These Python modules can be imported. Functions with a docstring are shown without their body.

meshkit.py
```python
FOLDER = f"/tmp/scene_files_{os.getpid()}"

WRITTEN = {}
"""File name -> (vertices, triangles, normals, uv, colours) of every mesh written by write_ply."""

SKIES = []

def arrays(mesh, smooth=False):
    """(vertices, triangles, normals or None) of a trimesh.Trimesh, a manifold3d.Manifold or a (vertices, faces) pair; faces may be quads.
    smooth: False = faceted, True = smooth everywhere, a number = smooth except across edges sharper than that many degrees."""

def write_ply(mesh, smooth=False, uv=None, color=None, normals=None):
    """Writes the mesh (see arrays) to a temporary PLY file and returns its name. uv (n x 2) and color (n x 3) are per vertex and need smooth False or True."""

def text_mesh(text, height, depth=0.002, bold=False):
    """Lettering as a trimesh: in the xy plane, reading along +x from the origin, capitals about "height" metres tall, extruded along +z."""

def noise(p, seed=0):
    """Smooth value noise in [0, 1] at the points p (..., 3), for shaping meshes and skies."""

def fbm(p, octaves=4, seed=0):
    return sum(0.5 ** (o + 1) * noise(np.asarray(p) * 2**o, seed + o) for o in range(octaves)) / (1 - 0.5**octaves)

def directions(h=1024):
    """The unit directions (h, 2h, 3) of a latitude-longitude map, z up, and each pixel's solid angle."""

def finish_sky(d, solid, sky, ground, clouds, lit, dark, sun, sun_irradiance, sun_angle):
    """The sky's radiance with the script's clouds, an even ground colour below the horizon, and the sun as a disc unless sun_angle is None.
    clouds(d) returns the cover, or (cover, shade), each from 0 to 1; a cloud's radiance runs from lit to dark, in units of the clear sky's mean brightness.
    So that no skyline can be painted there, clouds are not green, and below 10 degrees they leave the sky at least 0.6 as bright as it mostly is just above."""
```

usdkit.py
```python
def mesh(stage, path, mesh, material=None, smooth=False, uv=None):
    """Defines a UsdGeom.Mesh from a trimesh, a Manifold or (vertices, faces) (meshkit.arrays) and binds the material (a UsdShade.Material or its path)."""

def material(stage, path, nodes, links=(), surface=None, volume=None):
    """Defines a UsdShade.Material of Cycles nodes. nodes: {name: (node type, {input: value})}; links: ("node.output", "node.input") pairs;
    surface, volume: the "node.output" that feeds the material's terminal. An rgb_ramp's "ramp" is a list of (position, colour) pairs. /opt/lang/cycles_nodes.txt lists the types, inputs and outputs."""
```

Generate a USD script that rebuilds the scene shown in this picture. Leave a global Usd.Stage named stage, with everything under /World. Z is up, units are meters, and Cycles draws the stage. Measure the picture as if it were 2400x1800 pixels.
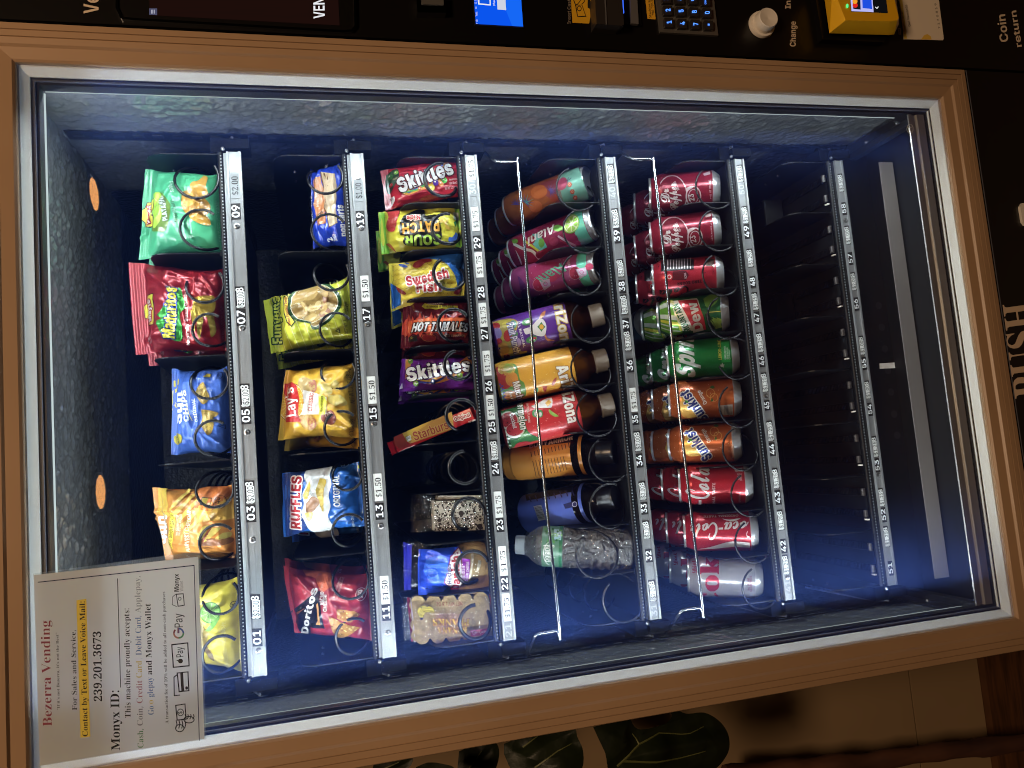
import math, glob, random
import numpy as np, trimesh, usdkit, meshkit
from pxr import Usd, UsdGeom, UsdLux, UsdShade, Gf, Sdf, Vt
from shapely.geometry import Polygon, LineString, Point
from shapely import affinity, union_all, box as sbox
from scipy.ndimage import map_coordinates, gaussian_filter

stage = Usd.Stage.CreateInMemory()
UsdGeom.SetStageUpAxis(stage, 'Z'); UsdGeom.SetStageMetersPerUnit(stage, 1.0)
UsdGeom.Xform.Define(stage, '/World'); UsdGeom.Scope.Define(stage, '/World/Looks')
# ------------------------------------------------------------------ camera (hand held, turned on its side), exposure, lamps
CAM = np.array([-0.1031, -0.9342, 1.5]); FOC = 0.74027
ROT = np.array([[-0.08341547, -0.23253685, -0.96900386], [0.99182785, -0.11357351, -0.05812543], [-0.09653686, -0.96593358, 0.24011031]])
cam = UsdGeom.Camera.Define(stage, '/World/camera')
cam.CreateHorizontalApertureAttr(36.0); cam.CreateVerticalApertureAttr(27.0); cam.CreateFocalLengthAttr(36.0 * FOC)
cam.CreateClippingRangeAttr(Gf.Vec2f(0.02, 100)); cam.CreateExposureAttr(0.0)
m4 = np.eye(4); m4[:3, :3] = ROT; m4[3, :3] = CAM
cam.AddTransformOp().Set(Gf.Matrix4d(*m4.ravel().tolist()))
LED = 105.0; LEDC = (0.86, 0.95, 1.0); ROOM = 60.0; WARM = (1.0, 0.67, 0.41)
def rect_light(name, pos, target, w, h, color, power):
    l = UsdLux.RectLight.Define(stage, '/World/' + name)
    l.CreateWidthAttr(w); l.CreateHeightAttr(h); l.CreateColorAttr(Gf.Vec3f(*color)); l.CreateIntensityAttr(power)
    z = np.array(pos, float) - np.array(target, float); z /= np.linalg.norm(z)
    x = np.cross([0, 1, 0.01], z); x /= np.linalg.norm(x); y = np.cross(z, x)
    m = np.eye(4); m[0, :3], m[1, :3], m[2, :3], m[3, :3] = x, y, z, pos
    l.AddTransformOp().Set(Gf.Matrix4d(*m.ravel().tolist()))
rect_light('room_lamp', (0.15, -2.0, 3.25), (0, 0, 1.2), 0.6, 0.4, WARM, ROOM)  # added area light standing for the room's other lamps, outside the pane's mirror view

# ------------------------------------------------------------------ from a pixel of the 2400 x 1800 photograph to a point of the place
def rays(p):
    p = np.atleast_2d(np.asarray(p, float)); k = FOC * 2400
    return np.stack([(p[:, 0] - 1200) / k, -(p[:, 1] - 900) / k, -np.ones(len(p))], 1) @ ROT
def on_plane(p, P0, n):
    d = rays(p); n = np.asarray(n, float)
    return CAM + d * (((np.asarray(P0) - CAM) @ n) / (d @ n))[:, None]
def at(u, v, y): return on_plane([(u, v)], (0, y, 0), (0, 1, 0))[0]
def proj(X):
    q = (np.atleast_2d(X) - CAM) @ ROT.T
    return np.stack([1200 + FOC * 2400 * q[:, 0] / -q[:, 2], 900 - FOC * 2400 * q[:, 1] / -q[:, 2]], 1)
# ------------------------------------------------------------------ materials
def C(h):
    h = h.lstrip('#'); c = np.array([int(h[i:i + 2], 16) for i in (0, 2, 4)]) / 255.0
    return tuple(np.where(c <= 0.04045, c / 12.92, ((c + 0.055) / 1.055) ** 2.4))
M = {}
def dull(c, k=0.10): l = 0.3 * c[0] + 0.59 * c[1] + 0.11 * c[2]; return tuple(0.95 * (x + (l - x) * k) for x in c)
def mat(name, color, rough=0.5, metal=0.0, **kw):
    if name in M: return M[name]
    col = C(color) if isinstance(color, str) else color
    extra = kw.pop('nodes', {}); links = kw.pop('links', [])
    nd = {'p': ('principled_bsdf', {'base_color': col, 'roughness': rough, 'metallic': metal, **kw}), **extra}
    M[name] = usdkit.material(stage, '/World/Looks/' + name, nd, links, surface='p.BSDF'); return M[name]
def bumpy(name, color, rough, metal, scale, dist, strength=1.0, stretch=(1, 1, 1), detail=2.0, cvar=None, **kw):
    nodes = {'g': ('texture_coordinate', {}), 'mp': ('mapping', {'scale': stretch}), 'n': ('noise_texture', {'scale': scale, 'detail': detail}),
             'b': ('bump', {'distance': dist, 'strength': strength})}
    links = [('g.object', 'mp.vector'), ('mp.vector', 'n.vector'), ('n.fac', 'b.height'), ('b.normal', 'p.normal')]
    if cvar:
        nodes['n2'] = ('noise_texture', {'scale': cvar[0], 'detail': 4.0}); nodes['r'] = ('rgb_ramp', {'ramp': [(0.3, C(cvar[1])), (0.7, C(cvar[2]))]})
        links += [('mp.vector', 'n2.vector'), ('n2.fac', 'r.fac'), ('r.color', 'p.base_color')]
    return mat(name, color, rough, metal, nodes=nodes, links=links, **kw)
def emit(name, color, strength):
    M[name] = usdkit.material(stage, '/World/Looks/' + name, {'e': ('emission', {'color': color, 'strength': strength})}, surface='e.emission'); return M[name]
def printed(name, rough, metal=0.0, **kw):
    M[name] = usdkit.material(stage, '/World/Looks/' + name, {'a': ('attribute', {'attribute': 'inkcolor'}), 'p': ('principled_bsdf', {'roughness': rough, 'metallic': metal, **kw})},
                              [('a.color', 'p.base_color')], surface='p.BSDF')
printed('ink_film', 0.27, 0.0, coat_weight=0.3, coat_roughness=0.1); printed('ink_can', 0.28, 0.35); printed('ink_paper', 0.7); printed('ink_foil', 0.25, 0.5)
M['ink_light'] = usdkit.material(stage, '/World/Looks/ink_light', {'a': ('attribute', {'attribute': 'inkcolor'}), 'e': ('emission', {'strength': 1.0})}, [('a.color', 'e.color')], surface='e.emission')
bumpy('tan_paint', '#a08265', 0.42, 0.0, 14, 0.0006, 0.25, (1, 1, 1), 5, cvar=(3.0, '#977a5d', '#a88a6c'))
bumpy('brushed_aluminium', '#a8a6a2', 0.36, 0.85, 60, 0.0004, 0.5, (0.04, 20, 20), 4)
bumpy('trim_aluminium', '#e2e6e2', 0.45, 0.1, 90, 0.0003, 0.4, (1, 1, 1), 4)
bumpy('tray_aluminium', '#8c8f91', 0.36, 0.5, 30, 0.0005, 0.7, (0.05, 30, 30), 4)
mat('pebbled_panel', '#7a7e82', 0.2, 0.55, specular_ior_level=1.0); bumpy('back_panel', '#0c0d10', 0.4, 0.0, 150, 0.002, 1.0, (1, 1, 1), 1.0, specular_ior_level=0.35)
bumpy('panel_black', '#0d0b0b', 0.32, 0.0, 900, 0.0003, 0.3)
mat('gasket_black', '#101014', 0.5); mat('gasket_grey', '#5a5c66', 0.4)
mat('tray_black', '#07080a', 0.4, specular_ior_level=0.22); mat('bracket_black', '#06070a', 0.65, specular_ior_level=0.08); mat('tray_dark', '#0a0b0d', 0.5, specular_ior_level=0.3); mat('wire_black', '#141416', 0.2, 0.3); mat('chrome', '#d9dcde', 0.12, 1.0); mat('bar_chrome', '#8f9294', 0.2, 1.0)
mat('screw_steel', '#b8b8b8', 0.25, 1.0); mat('can_silver', '#d2d6da', 0.3, 0.75); mat('white_plastic', '#e2dcd2', 0.35); mat('dark_plastic', '#2a2625', 0.4)
mat('grey_plastic', '#5b5a5c', 0.45); mat('paper_white', '#d9d8d4', 0.65); mat('label_black', '#0c0c0d', 0.5); mat('label_white', '#dfe4e2', 0.55)
mat('label_grey', '#878d90', 0.6); mat('shelf_grey', '#6a6664', 0.5); mat('yellow_plastic', '#e8b21c', 0.35)
emit('led', LEDC, LED); emit('led_lens', (0.78, 0.9, 0.9), 0.8); emit('blue_screen', C('#0a58f0'), 1.0); emit('dark_screen', C('#1c0f0c'), 0.9); emit('lamp_warm', (1.0, 0.42, 0.12), 11.0); emit('blue_glow', C('#3a6bff'), 1.2)
def schlick(bias=0.05, gain=0.95): return ({'lw': ('layer_weight', {'blend': 0.5}), 'pw': ('math', {'math_type': 'power', 'value2': 5.0}), 'f': ('math', {'math_type': 'multiply_add', 'value2': gain, 'value3': bias})}, [('lw.facing', 'pw.value1'), ('pw.value', 'f.value1')])
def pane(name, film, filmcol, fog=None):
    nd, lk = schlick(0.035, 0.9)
    if fog:                                                             # haze of the strip lights painted into the pane, thicker towards both sides, streaky
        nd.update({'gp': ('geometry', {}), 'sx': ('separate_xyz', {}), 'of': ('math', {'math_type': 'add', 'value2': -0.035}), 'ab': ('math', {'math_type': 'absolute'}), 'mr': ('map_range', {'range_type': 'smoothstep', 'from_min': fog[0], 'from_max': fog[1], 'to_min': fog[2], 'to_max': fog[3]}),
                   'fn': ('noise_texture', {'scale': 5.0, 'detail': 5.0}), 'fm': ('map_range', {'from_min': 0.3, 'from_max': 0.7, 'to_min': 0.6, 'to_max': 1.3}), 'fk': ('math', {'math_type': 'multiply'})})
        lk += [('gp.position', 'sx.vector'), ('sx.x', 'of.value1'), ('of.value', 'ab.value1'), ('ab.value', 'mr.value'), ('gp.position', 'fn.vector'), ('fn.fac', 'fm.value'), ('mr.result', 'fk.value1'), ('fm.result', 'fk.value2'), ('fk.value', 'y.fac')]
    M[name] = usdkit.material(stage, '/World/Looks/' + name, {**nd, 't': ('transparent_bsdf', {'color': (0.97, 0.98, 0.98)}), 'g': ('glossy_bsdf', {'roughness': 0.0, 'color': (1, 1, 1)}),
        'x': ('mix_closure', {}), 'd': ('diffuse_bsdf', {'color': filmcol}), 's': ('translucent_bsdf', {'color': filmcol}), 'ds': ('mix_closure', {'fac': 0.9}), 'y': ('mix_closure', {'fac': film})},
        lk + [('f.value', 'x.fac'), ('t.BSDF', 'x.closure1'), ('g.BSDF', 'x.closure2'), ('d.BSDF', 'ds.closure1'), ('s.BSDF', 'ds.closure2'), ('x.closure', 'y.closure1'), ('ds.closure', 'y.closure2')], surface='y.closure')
pane('glass', 0.01, (0.13, 0.25, 0.9), fog=(0.21, 0.385, 0.008, 0.075)); pane('sleeve_film', 0.06, (0.8, 0.85, 0.9))  # glass film coloured blue to stand for the lit haze
def wrap_film(name):
    nd, lk = schlick(0.05, 0.9)
    M[name] = usdkit.material(stage, '/World/Looks/' + name, {**nd, 'g': ('texture_coordinate', {}), 'n': ('noise_texture', {'scale': 70.0, 'detail': 3.0}), 'b': ('bump', {'distance': 0.006}),
        't': ('transparent_bsdf', {'color': (0.95, 0.95, 0.95)}), 'gl': ('glossy_bsdf', {'roughness': 0.12}), 'x': ('mix_closure', {})},
        lk + [('g.object', 'n.vector'), ('n.fac', 'b.height'), ('b.normal', 'gl.normal'), ('b.normal', 'lw.normal'), ('f.value', 'x.fac'), ('t.BSDF', 'x.closure1'), ('gl.BSDF', 'x.closure2')], surface='x.closure')
wrap_film('clear_wrap')
# ------------------------------------------------------------------ things and parts
taken = {}
def numbered(path):
    k = taken.get(path, 0); taken[path] = k + 1
    return path if k == 0 else f'{path}_{k:03d}'
def tag(prim, label=None, cat=None, group=None, kind=None):
    for k, v in (('label', label), ('category', cat), ('group', group), ('kind', kind)):
        if v: prim.SetCustomDataByKey(k, v)
    return prim
class Thing:
    def __init__(self, name, label, cat, base=(0, 0, 0), group=None, kind=None):
        self.path = numbered('/World/' + name); self.base = np.array(base, float)
        x = UsdGeom.Xform.Define(stage, self.path); x.AddTranslateOp().Set(Gf.Vec3d(*self.base.tolist()))
        self.prim = tag(x.GetPrim(), label, cat, group, kind); self.copies = 0; self.name = name
    def part(self, name, mesh, material, smooth=False, parent=None, label=None, colors=None):
        p = numbered((parent or self.path) + '/' + name)
        if colors is None:
            v, f, n = meshkit.arrays(mesh, False); usdkit.mesh(stage, p, trimesh.Trimesh(v - self.base, f, process=False), M[material], smooth=smooth)
        else:
            v, f = mesh; q = usdkit.mesh(stage, p, (v - self.base, f), M[material])
            UsdGeom.PrimvarsAPI(q).CreatePrimvar('inkcolor', Sdf.ValueTypeNames.Color3fArray, 'vertex').Set(Vt.Vec3fArray.FromNumpy(np.asarray(colors, np.float32)))
        if label: stage.GetPrimAtPath(p).SetCustomDataByKey('label', label)
        return p
    def copy(self, off, label, group=None):
        p = numbered('/World/' + self.name); x = UsdGeom.Xform.Define(stage, p); x.GetPrim().GetReferences().AddInternalReference(self.path)
        x.GetPrim().SetInstanceable(True); UsdGeom.XformCommonAPI(x)
        x.ClearXformOpOrder(); op = x.GetPrim().GetAttribute('xformOp:translate'); op.Set(Gf.Vec3d(*(self.base + np.array(off)).tolist()))
        x.SetXformOpOrder([UsdGeom.XformOp(op)])
        tag(x.GetPrim(), label, self.prim.GetCustomDataByKey('category'), group)
        return p
# ------------------------------------------------------------------ mesh helpers
def box(x0, x1, y0, y1, z0, z1, bev=0.0):
    b = trimesh.creation.box([abs(x1 - x0), abs(y1 - y0), abs(z1 - z0)])
    if bev:
        import manifold3d
        h = np.array([abs(x1 - x0), abs(y1 - y0), abs(z1 - z0)]) / 2; pts = []
        for sx in (-1, 1):
            for sy in (-1, 1):
                for sz in (-1, 1):
                    c = np.array([sx, sy, sz]) * h
                    for k in range(3):
                        q = c - np.array([sx, sy, sz]) * bev; q[k] = c[k]; pts.append(q)
        b = trimesh.convex.convex_hull(np.array(pts))
    b.apply_translation([(x0 + x1) / 2, (y0 + y1) / 2, (z0 + z1) / 2]); return b
def join(ms): return trimesh.util.concatenate(ms)
def tube(pts, r, n=6, cap=True):
    P = np.asarray(pts, float); T = np.gradient(P, axis=0); T /= np.linalg.norm(T, axis=1, keepdims=True)
    a = np.array([0.31, 0.2, 0.93]); N = np.cross(T[0], a); N /= np.linalg.norm(N); rings = []
    r = np.broadcast_to(r, len(P))
    for i in range(len(P)):
        N = N - T[i] * (N @ T[i]); N /= np.linalg.norm(N); Bn = np.cross(T[i], N); t = np.arange(n) * 2 * math.pi / n
        rings.append(P[i] + r[i] * (np.cos(t)[:, None] * N + np.sin(t)[:, None] * Bn))
    V = np.vstack(rings); F = []
    for i in range(len(P) - 1):
        for k in range(n):
            a, b = i * n + k, i * n + (k + 1) % n; F += [[a, b, b + n], [a, b + n, a + n]]
    if cap:
        V = np.vstack([V, P[0], P[-1]]); c0, c1 = len(V) - 2, len(V) - 1; e = (len(P) - 1) * n
        for k in range(n): F += [[c0, (k + 1) % n, k], [c1, e + k, e + (k + 1) % n]]
    return trimesh.Trimesh(V, F, process=False)
def cyl(p0, p1, r, n=20):
    c = trimesh.creation.cylinder(radius=r, segment=[p0, p1], sections=n); return c
def lathe(prof, base, A, F, S, n=40):
    """prof: (height along A, radius)"""
    t = np.arange(n) * 2 * math.pi / n; ring = np.cos(t)[:, None] * F + np.sin(t)[:, None] * S
    V = np.vstack([base + A * h + ring * r for h, r in prof]); Fc = []
    for i in range(len(prof) - 1):
        for k in range(n):
            a, b = i * n + k, i * n + (k + 1) % n; Fc += [[a, b, b + n], [a, b + n, a + n]]
    m = trimesh.Trimesh(V, Fc, process=False)
    return m
# ------------------------------------------------------------------ lettering and flat shapes in photograph pixels
FD = glob.glob('/opt/blender-*/*/datafiles/fonts')[0]
FONTS = {'sans': ('Inter.woff2', 500), 'bold': ('Inter.woff2', 700), 'black': ('Inter.woff2', 900), 'thin': ('Inter.woff2', 380), 'serif': ('Noto Sans Math', None), 'script': ('math', None), 'mono': ('DejaVuSansMono.woff2', None)}
_glyphs = {}
def math_alpha(s, kind):
    up, lo, dg = {'serif': (0x1D400, 0x1D41A, 0x1D7CE), 'script': (0x1D4D0, 0x1D4EA, None)}[kind]
    o = ''
    for ch in s:
        if 'A' <= ch <= 'Z': o += chr(up + ord(ch) - 65)
        elif 'a' <= ch <= 'z': o += chr(lo + ord(ch) - 97)
        elif ch.isdigit() and dg: o += chr(dg + int(ch))
        else: o += ch
    return o
def glyphs(s, font='sans', fat=0.0):
    key = (s, font, fat)
    if key in _glyphs: return _glyphs[key]
    from PIL import Image, ImageDraw, ImageFont
    if font == 'script' and 'C' in s:
        P = np.array(spline([(0.70, 0.66), (0.80, 0.86), (0.66, 1.02), (0.40, 0.92), (0.16, 0.56), (0.14, 0.20), (0.36, 0.0), (0.62, 0.10), (0.80, 0.30)], 6)); gs, x = [], 0.0
        cg = union_all([LineString(P[i:i + 2]).buffer(0.03 + 0.055 * math.sin(math.pi * i / len(P)) ** 2) for i in range(len(P) - 1)])
        for part in __import__('re').findall('C|[^C]+', s):
            g, w = (cg, 0.74) if part == 'C' else glyphs(part, font, fat)
            gs.append(affinity.translate(g, x, 0)); x += w
        _glyphs[key] = (union_all(gs), x); return _glyphs[key]
    if font in ('serif', 'script'):
        f = ImageFont.truetype(FD + '/NotoSansMath-Regular.woff2', 96); s2 = math_alpha(s, font)
    else:
        fn, wt = FONTS[font]; f = ImageFont.truetype(FD + '/' + fn, 96); s2 = s
        if wt:
            try:
                ax = f.get_variation_axes(); f.set_variation_by_axes([wt if b'eight' in a.get('name', b'') else a['default'] for a in ax])
            except Exception: pass
    x0, y0, x1, y1 = f.getbbox(s2, anchor='ls')
    im = Image.new('L', (x1 - x0 + 8, y1 - y0 + 8)); ImageDraw.Draw(im).text((4 - x0, 4 - y0), s2, 255, f, anchor='ls')
    on = np.pad(np.asarray(im) > 127, ((0, 0), (1, 1))).astype(np.int8)
    rows, st = np.nonzero(np.diff(on, axis=1) == 1); en = np.nonzero(np.diff(on, axis=1) == -1)[1]
    g = union_all(sbox(st, -rows - 1, en, -rows)).buffer(0.8).buffer(-0.8 + fat).simplify(0.9)
    g = affinity.affine_transform(g, [1 / 68.0, 0, 0, 1 / 68.0, -4 / 68.0, (4 - y0) / 68.0])
    _glyphs[key] = (g, (x1 - x0) / 68.0); return _glyphs[key]
def T(s, p0, p1, h, font='bold', shear=0.0, fat=0.0, grow=0.0, bend=0.0):
    """lettering whose baseline runs from p0 to p1 (pixels), h pixels tall"""
    g, w = glyphs(s, font, fat); p0 = np.array(p0, float); p1 = np.array(p1, float); L = np.linalg.norm(p1 - p0); d = (p1 - p0) / L; up = np.array([d[1], -d[0]])
    sx = L / w
    q = affinity.affine_transform(g, [sx * d[0], h * up[0] + shear * h * d[0], sx * d[1], h * up[1] + shear * h * d[1], p0[0], p0[1]])
    return q.buffer(grow) if grow else q
def poly(*p): return Polygon(p).buffer(0)
def ell(c, a, b, rot=0):
    return affinity.translate(affinity.rotate(affinity.scale(Point(0, 0).buffer(1, 16), a, b), rot, origin=(0, 0)), *c)
def ring(c, a, b, w, rot=0): return ell(c, a, b, rot).difference(ell(c, a - w, b - w, rot))
def line(pts, w): return LineString(pts).buffer(w / 2, cap_style='round')
def spline(pts, n=8):
    P = np.array(pts, float); P = np.vstack([2 * P[0] - P[1], P, 2 * P[-1] - P[-2]]); o = []
    for i in range(1, len(P) - 2):
        for t in np.arange(n) / n:
            o.append(0.5 * ((2 * P[i]) + (-P[i - 1] + P[i + 1]) * t + (2 * P[i - 1] - 5 * P[i] + 4 * P[i + 1] - P[i + 2]) * t ** 2 + (-P[i - 1] + 3 * P[i] - 3 * P[i + 1] + P[i + 2]) * t ** 3))
    o.append(P[-2]); return [tuple(x) for x in o]
def blob(pts): return Polygon(spline(list(pts) + [pts[0]])).buffer(0)
class Crop:
    """reads positions off an enlarged view of the photograph: origin and pixels per view pixel"""
    def __init__(self, ox, oy, k): self.o = np.array([ox, oy], float); self.k = k
    def __call__(self, *p): return [tuple(self.o + self.k * np.array(q)) for q in p] if len(p) > 1 else tuple(self.o + self.k * np.array(p[0]))
    def g(self, geom): return affinity.affine_transform(geom, [self.k, 0, 0, self.k, *self.o])
def tri(geom, maxedge):
    V, F = [], []; n = 0
    gs = getattr(geom, 'geoms', [geom])
    for g in gs:
        if g.geom_type != 'Polygon' or g.area < 0.4: continue
        g = g.simplify(0.12)
        try: v, f = trimesh.creation.triangulate_polygon(g, engine='earcut')
        except Exception: continue
        if len(f) == 0: continue
        if maxedge:
            v3 = np.column_stack([v, np.zeros(len(v))]); v3, f = trimesh.remesh.subdivide_to_size(v3, f, maxedge, max_iter=12); v = v3[:, :2]
        V.append(v); F.append(f + n); n += len(v)
    return (np.vstack(V), np.vstack(F)) if V else (None, None)
class Printer:
    """collects flat shapes given in photograph pixels and lays them on a surface, a hair above it; each named part becomes one mesh"""
    def __init__(self, thing, surf, ink, edge=7.0, step=0.00022, first=0.00035): self.t, self.s, self.ink, self.edge, self.step, self.first, self.parts = thing, surf, ink, edge, step, first, {}
    def add(self, geom, color, layer=1, part='lettering', clip=None):
        if clip is not None: geom = geom.intersection(clip)
        if geom.is_empty: return
        v, f = tri(geom, self.edge)
        if v is None: return
        P, N = self.s(v); P = P + N * (self.first + self.step * layer)
        a = np.cross(P[f[:, 1]] - P[f[:, 0]], P[f[:, 2]] - P[f[:, 0]]); flip = (a * N[f[:, 0]]).sum(1) < 0; f = f.copy(); f[flip] = f[flip][:, ::-1]
        self.parts.setdefault(part, []).append((P, f, np.tile(dull(C(color)) if isinstance(color, str) and self.ink != 'ink_light' else C(color) if isinstance(color, str) else color, (len(P), 1))))
    def text(self, s, p0, p1, h, color, layer=2, part='lettering', edgecolor=None, grow=1.5, clip=None, **kw):
        if edgecolor: self.add(T(s, p0, p1, h, grow=grow, **kw), edgecolor, layer, part, clip); layer += 1
        self.add(T(s, p0, p1, h, **kw), color, layer, part, clip)
    def done(self):
        for name, L in self.parts.items():
            n = 0; V, F, K = [], [], []
            for P, f, c in L: V.append(P); F.append(f + n); K.append(c); n += len(P)
            self.t.part(name, (np.vstack(V), np.vstack(F)), self.ink, colors=np.vstack(K))
def plane_surf(P0, n):
    n = np.array(n, float); n = n / np.linalg.norm(n)
    def f(v): return on_plane(v, P0, n), np.tile(n, (len(v), 1))
    return f
FRONT = (0, -1, 0)
def slab(geom, y, thick):
    ms = []
    for g in getattr(geom, 'geoms', [geom]):
        c = np.array(g.exterior.coords)[:-1]; W = on_plane(c, (0, y, 0), FRONT)
        holes = [on_plane(np.array(r.coords)[:-1], (0, y, 0), FRONT)[:, [0, 2]] for r in g.interiors]
        m = trimesh.creation.extrude_polygon(Polygon(W[:, [0, 2]], holes).buffer(0), thick, engine='earcut')
        v = np.array(m.vertices); m2 = trimesh.Trimesh(np.column_stack([v[:, 0], y + thick - v[:, 2], v[:, 1]]), m.faces, process=False); ms.append(m2)
    return join(ms)
# ------------------------------------------------------------------ the machine
YT = 0.17; W2 = 0.365
TRAY_Z = [1.6066, 1.4335, 1.2609, 1.0322, 0.7999, 0.6064]; RAIL_H = [0.0198, 0.0194, 0.0186, 0.018, 0.0172, 0.0155]
GX0, GX1, GZ0, GZ1 = -0.3944, 0.3958, 0.5450, 1.8228
vm = Thing('vending_machine', 'large black vending machine with tan framed glass front and lit shelves of snacks and drinks', 'vending machine', (0, 0, 0))
def frame_bar(side, prof):
    """one mitred bar of the door frame; prof: (distance outward from the glass opening, depth)"""
    V = []
    for d, y in prof:
        c = {'right': [(GX1 + d, GZ0 - d), (GX1 + d, GZ1 + d)], 'left': [(GX0 - d, GZ1 + d), (GX0 - d, GZ0 - d)], 'top': [(GX1 + d, GZ1 + d), (GX0 - d, GZ1 + d)], 'bottom': [(GX0 - d, GZ0 - d), (GX1 + d, GZ0 - d)]}[side]
        for x, z in c: V.append((x, y, z))
    F = []; n = len(prof)
    for i in range(n):
        a, b = 2 * i, 2 * ((i + 1) % n); F += [[a, b, b + 1], [a, b + 1, a + 1]]
    for e in (0, 1):
        for i in range(1, n - 1): F.append([e, 2 * i + e, 2 * i + 2 + e])
    m = trimesh.Trimesh(V, F, process=False); trimesh.repair.fix_normals(m); return m
TAN = [(0.0006, 0.012), (0.0006, -0.001), (0.003, -0.0035), (0.0165, -0.0055), (0.019, -0.0085), (0.0260, -0.0095), (0.0264, -0.0078), (0.0273, -0.0078), (0.0277, -0.0096), (0.0345, -0.0098), (0.0349, -0.008), (0.0358, -0.008), (0.0362, -0.0098), (0.0438, -0.0092), (0.0456, -0.006), (0.0456, 0.030), (0.002, 0.030)]
SILVER = [(0.0, 0.0045), (-0.0015, 0.0046), (-0.0102, 0.0108), (-0.0106, 0.0115), (-0.0106, 0.030), (0.0, 0.030)]
DARK = [(-0.0108, 0.0125), (-0.0130, 0.0125), (-0.0132, 0.0132), (-0.0132, 0.030), (-0.0108, 0.030)]
LITE = [(-0.0134, 0.0118), (-0.0150, 0.0118), (-0.0152, 0.013), (-0.0152, 0.030), (-0.0134, 0.030)]
DARK2 = [(-0.0154, 0.0145), (-0.0186, 0.0145), (-0.0186, 0.030), (-0.0154, 0.030)]
for sd in ('right', 'left', 'top', 'bottom'):
    vm.part('frame_rail', frame_bar(sd, TAN), 'tan_paint'); vm.part('inner_trim', frame_bar(sd, SILVER), 'trim_aluminium')
    vm.part('gasket', join([frame_bar(sd, DARK), frame_bar(sd, DARK2)]), 'gasket_black'); vm.part('gasket_lip', frame_bar(sd, LITE), 'gasket_grey' if sd != 'bottom' else 'trim_aluminium')
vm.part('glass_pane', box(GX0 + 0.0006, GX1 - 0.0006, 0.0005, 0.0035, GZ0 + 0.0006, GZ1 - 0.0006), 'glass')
for x0, x1 in ((0.3954, 0.3957), (-0.3943, -0.3940)): vm.part('led_strip', box(x0, x1, 0.034, 0.047, GZ0 + 0.05, GZ1 - 0.02), 'led')
vm.part('led_strip', box(-0.37, 0.37, 0.034, 0.047, GZ1 + 0.0015, GZ1 + 0.0018), 'led'); vm.part('light_channel', box(-0.38, 0.38, 0.031, 0.05, GZ1 + 0.0021, GZ1 + 0.008), 'trim_aluminium')
for x0, x1 in ((0.3775, 0.3800), (-0.3786, -0.3761)): vm.part('led_lens', box(x0, x1, 0.0305, 0.0325, GZ0 + 0.06, GZ1 - 0.02), 'led_lens')  # added glowing strips that paint the bright line inside the gasket, no lamp
vm.part('led_lens', box(-0.375, 0.375, 0.0305, 0.0325, GZ1 - 0.0200, GZ1 - 0.0175), 'led_lens')
for x0, x1 in ((0.396, 0.402), (-0.402, -0.3946)): vm.part('light_channel', box(x0, x1, 0.031, 0.05, GZ0 + 0.02, GZ1), 'trim_aluminium')
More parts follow.
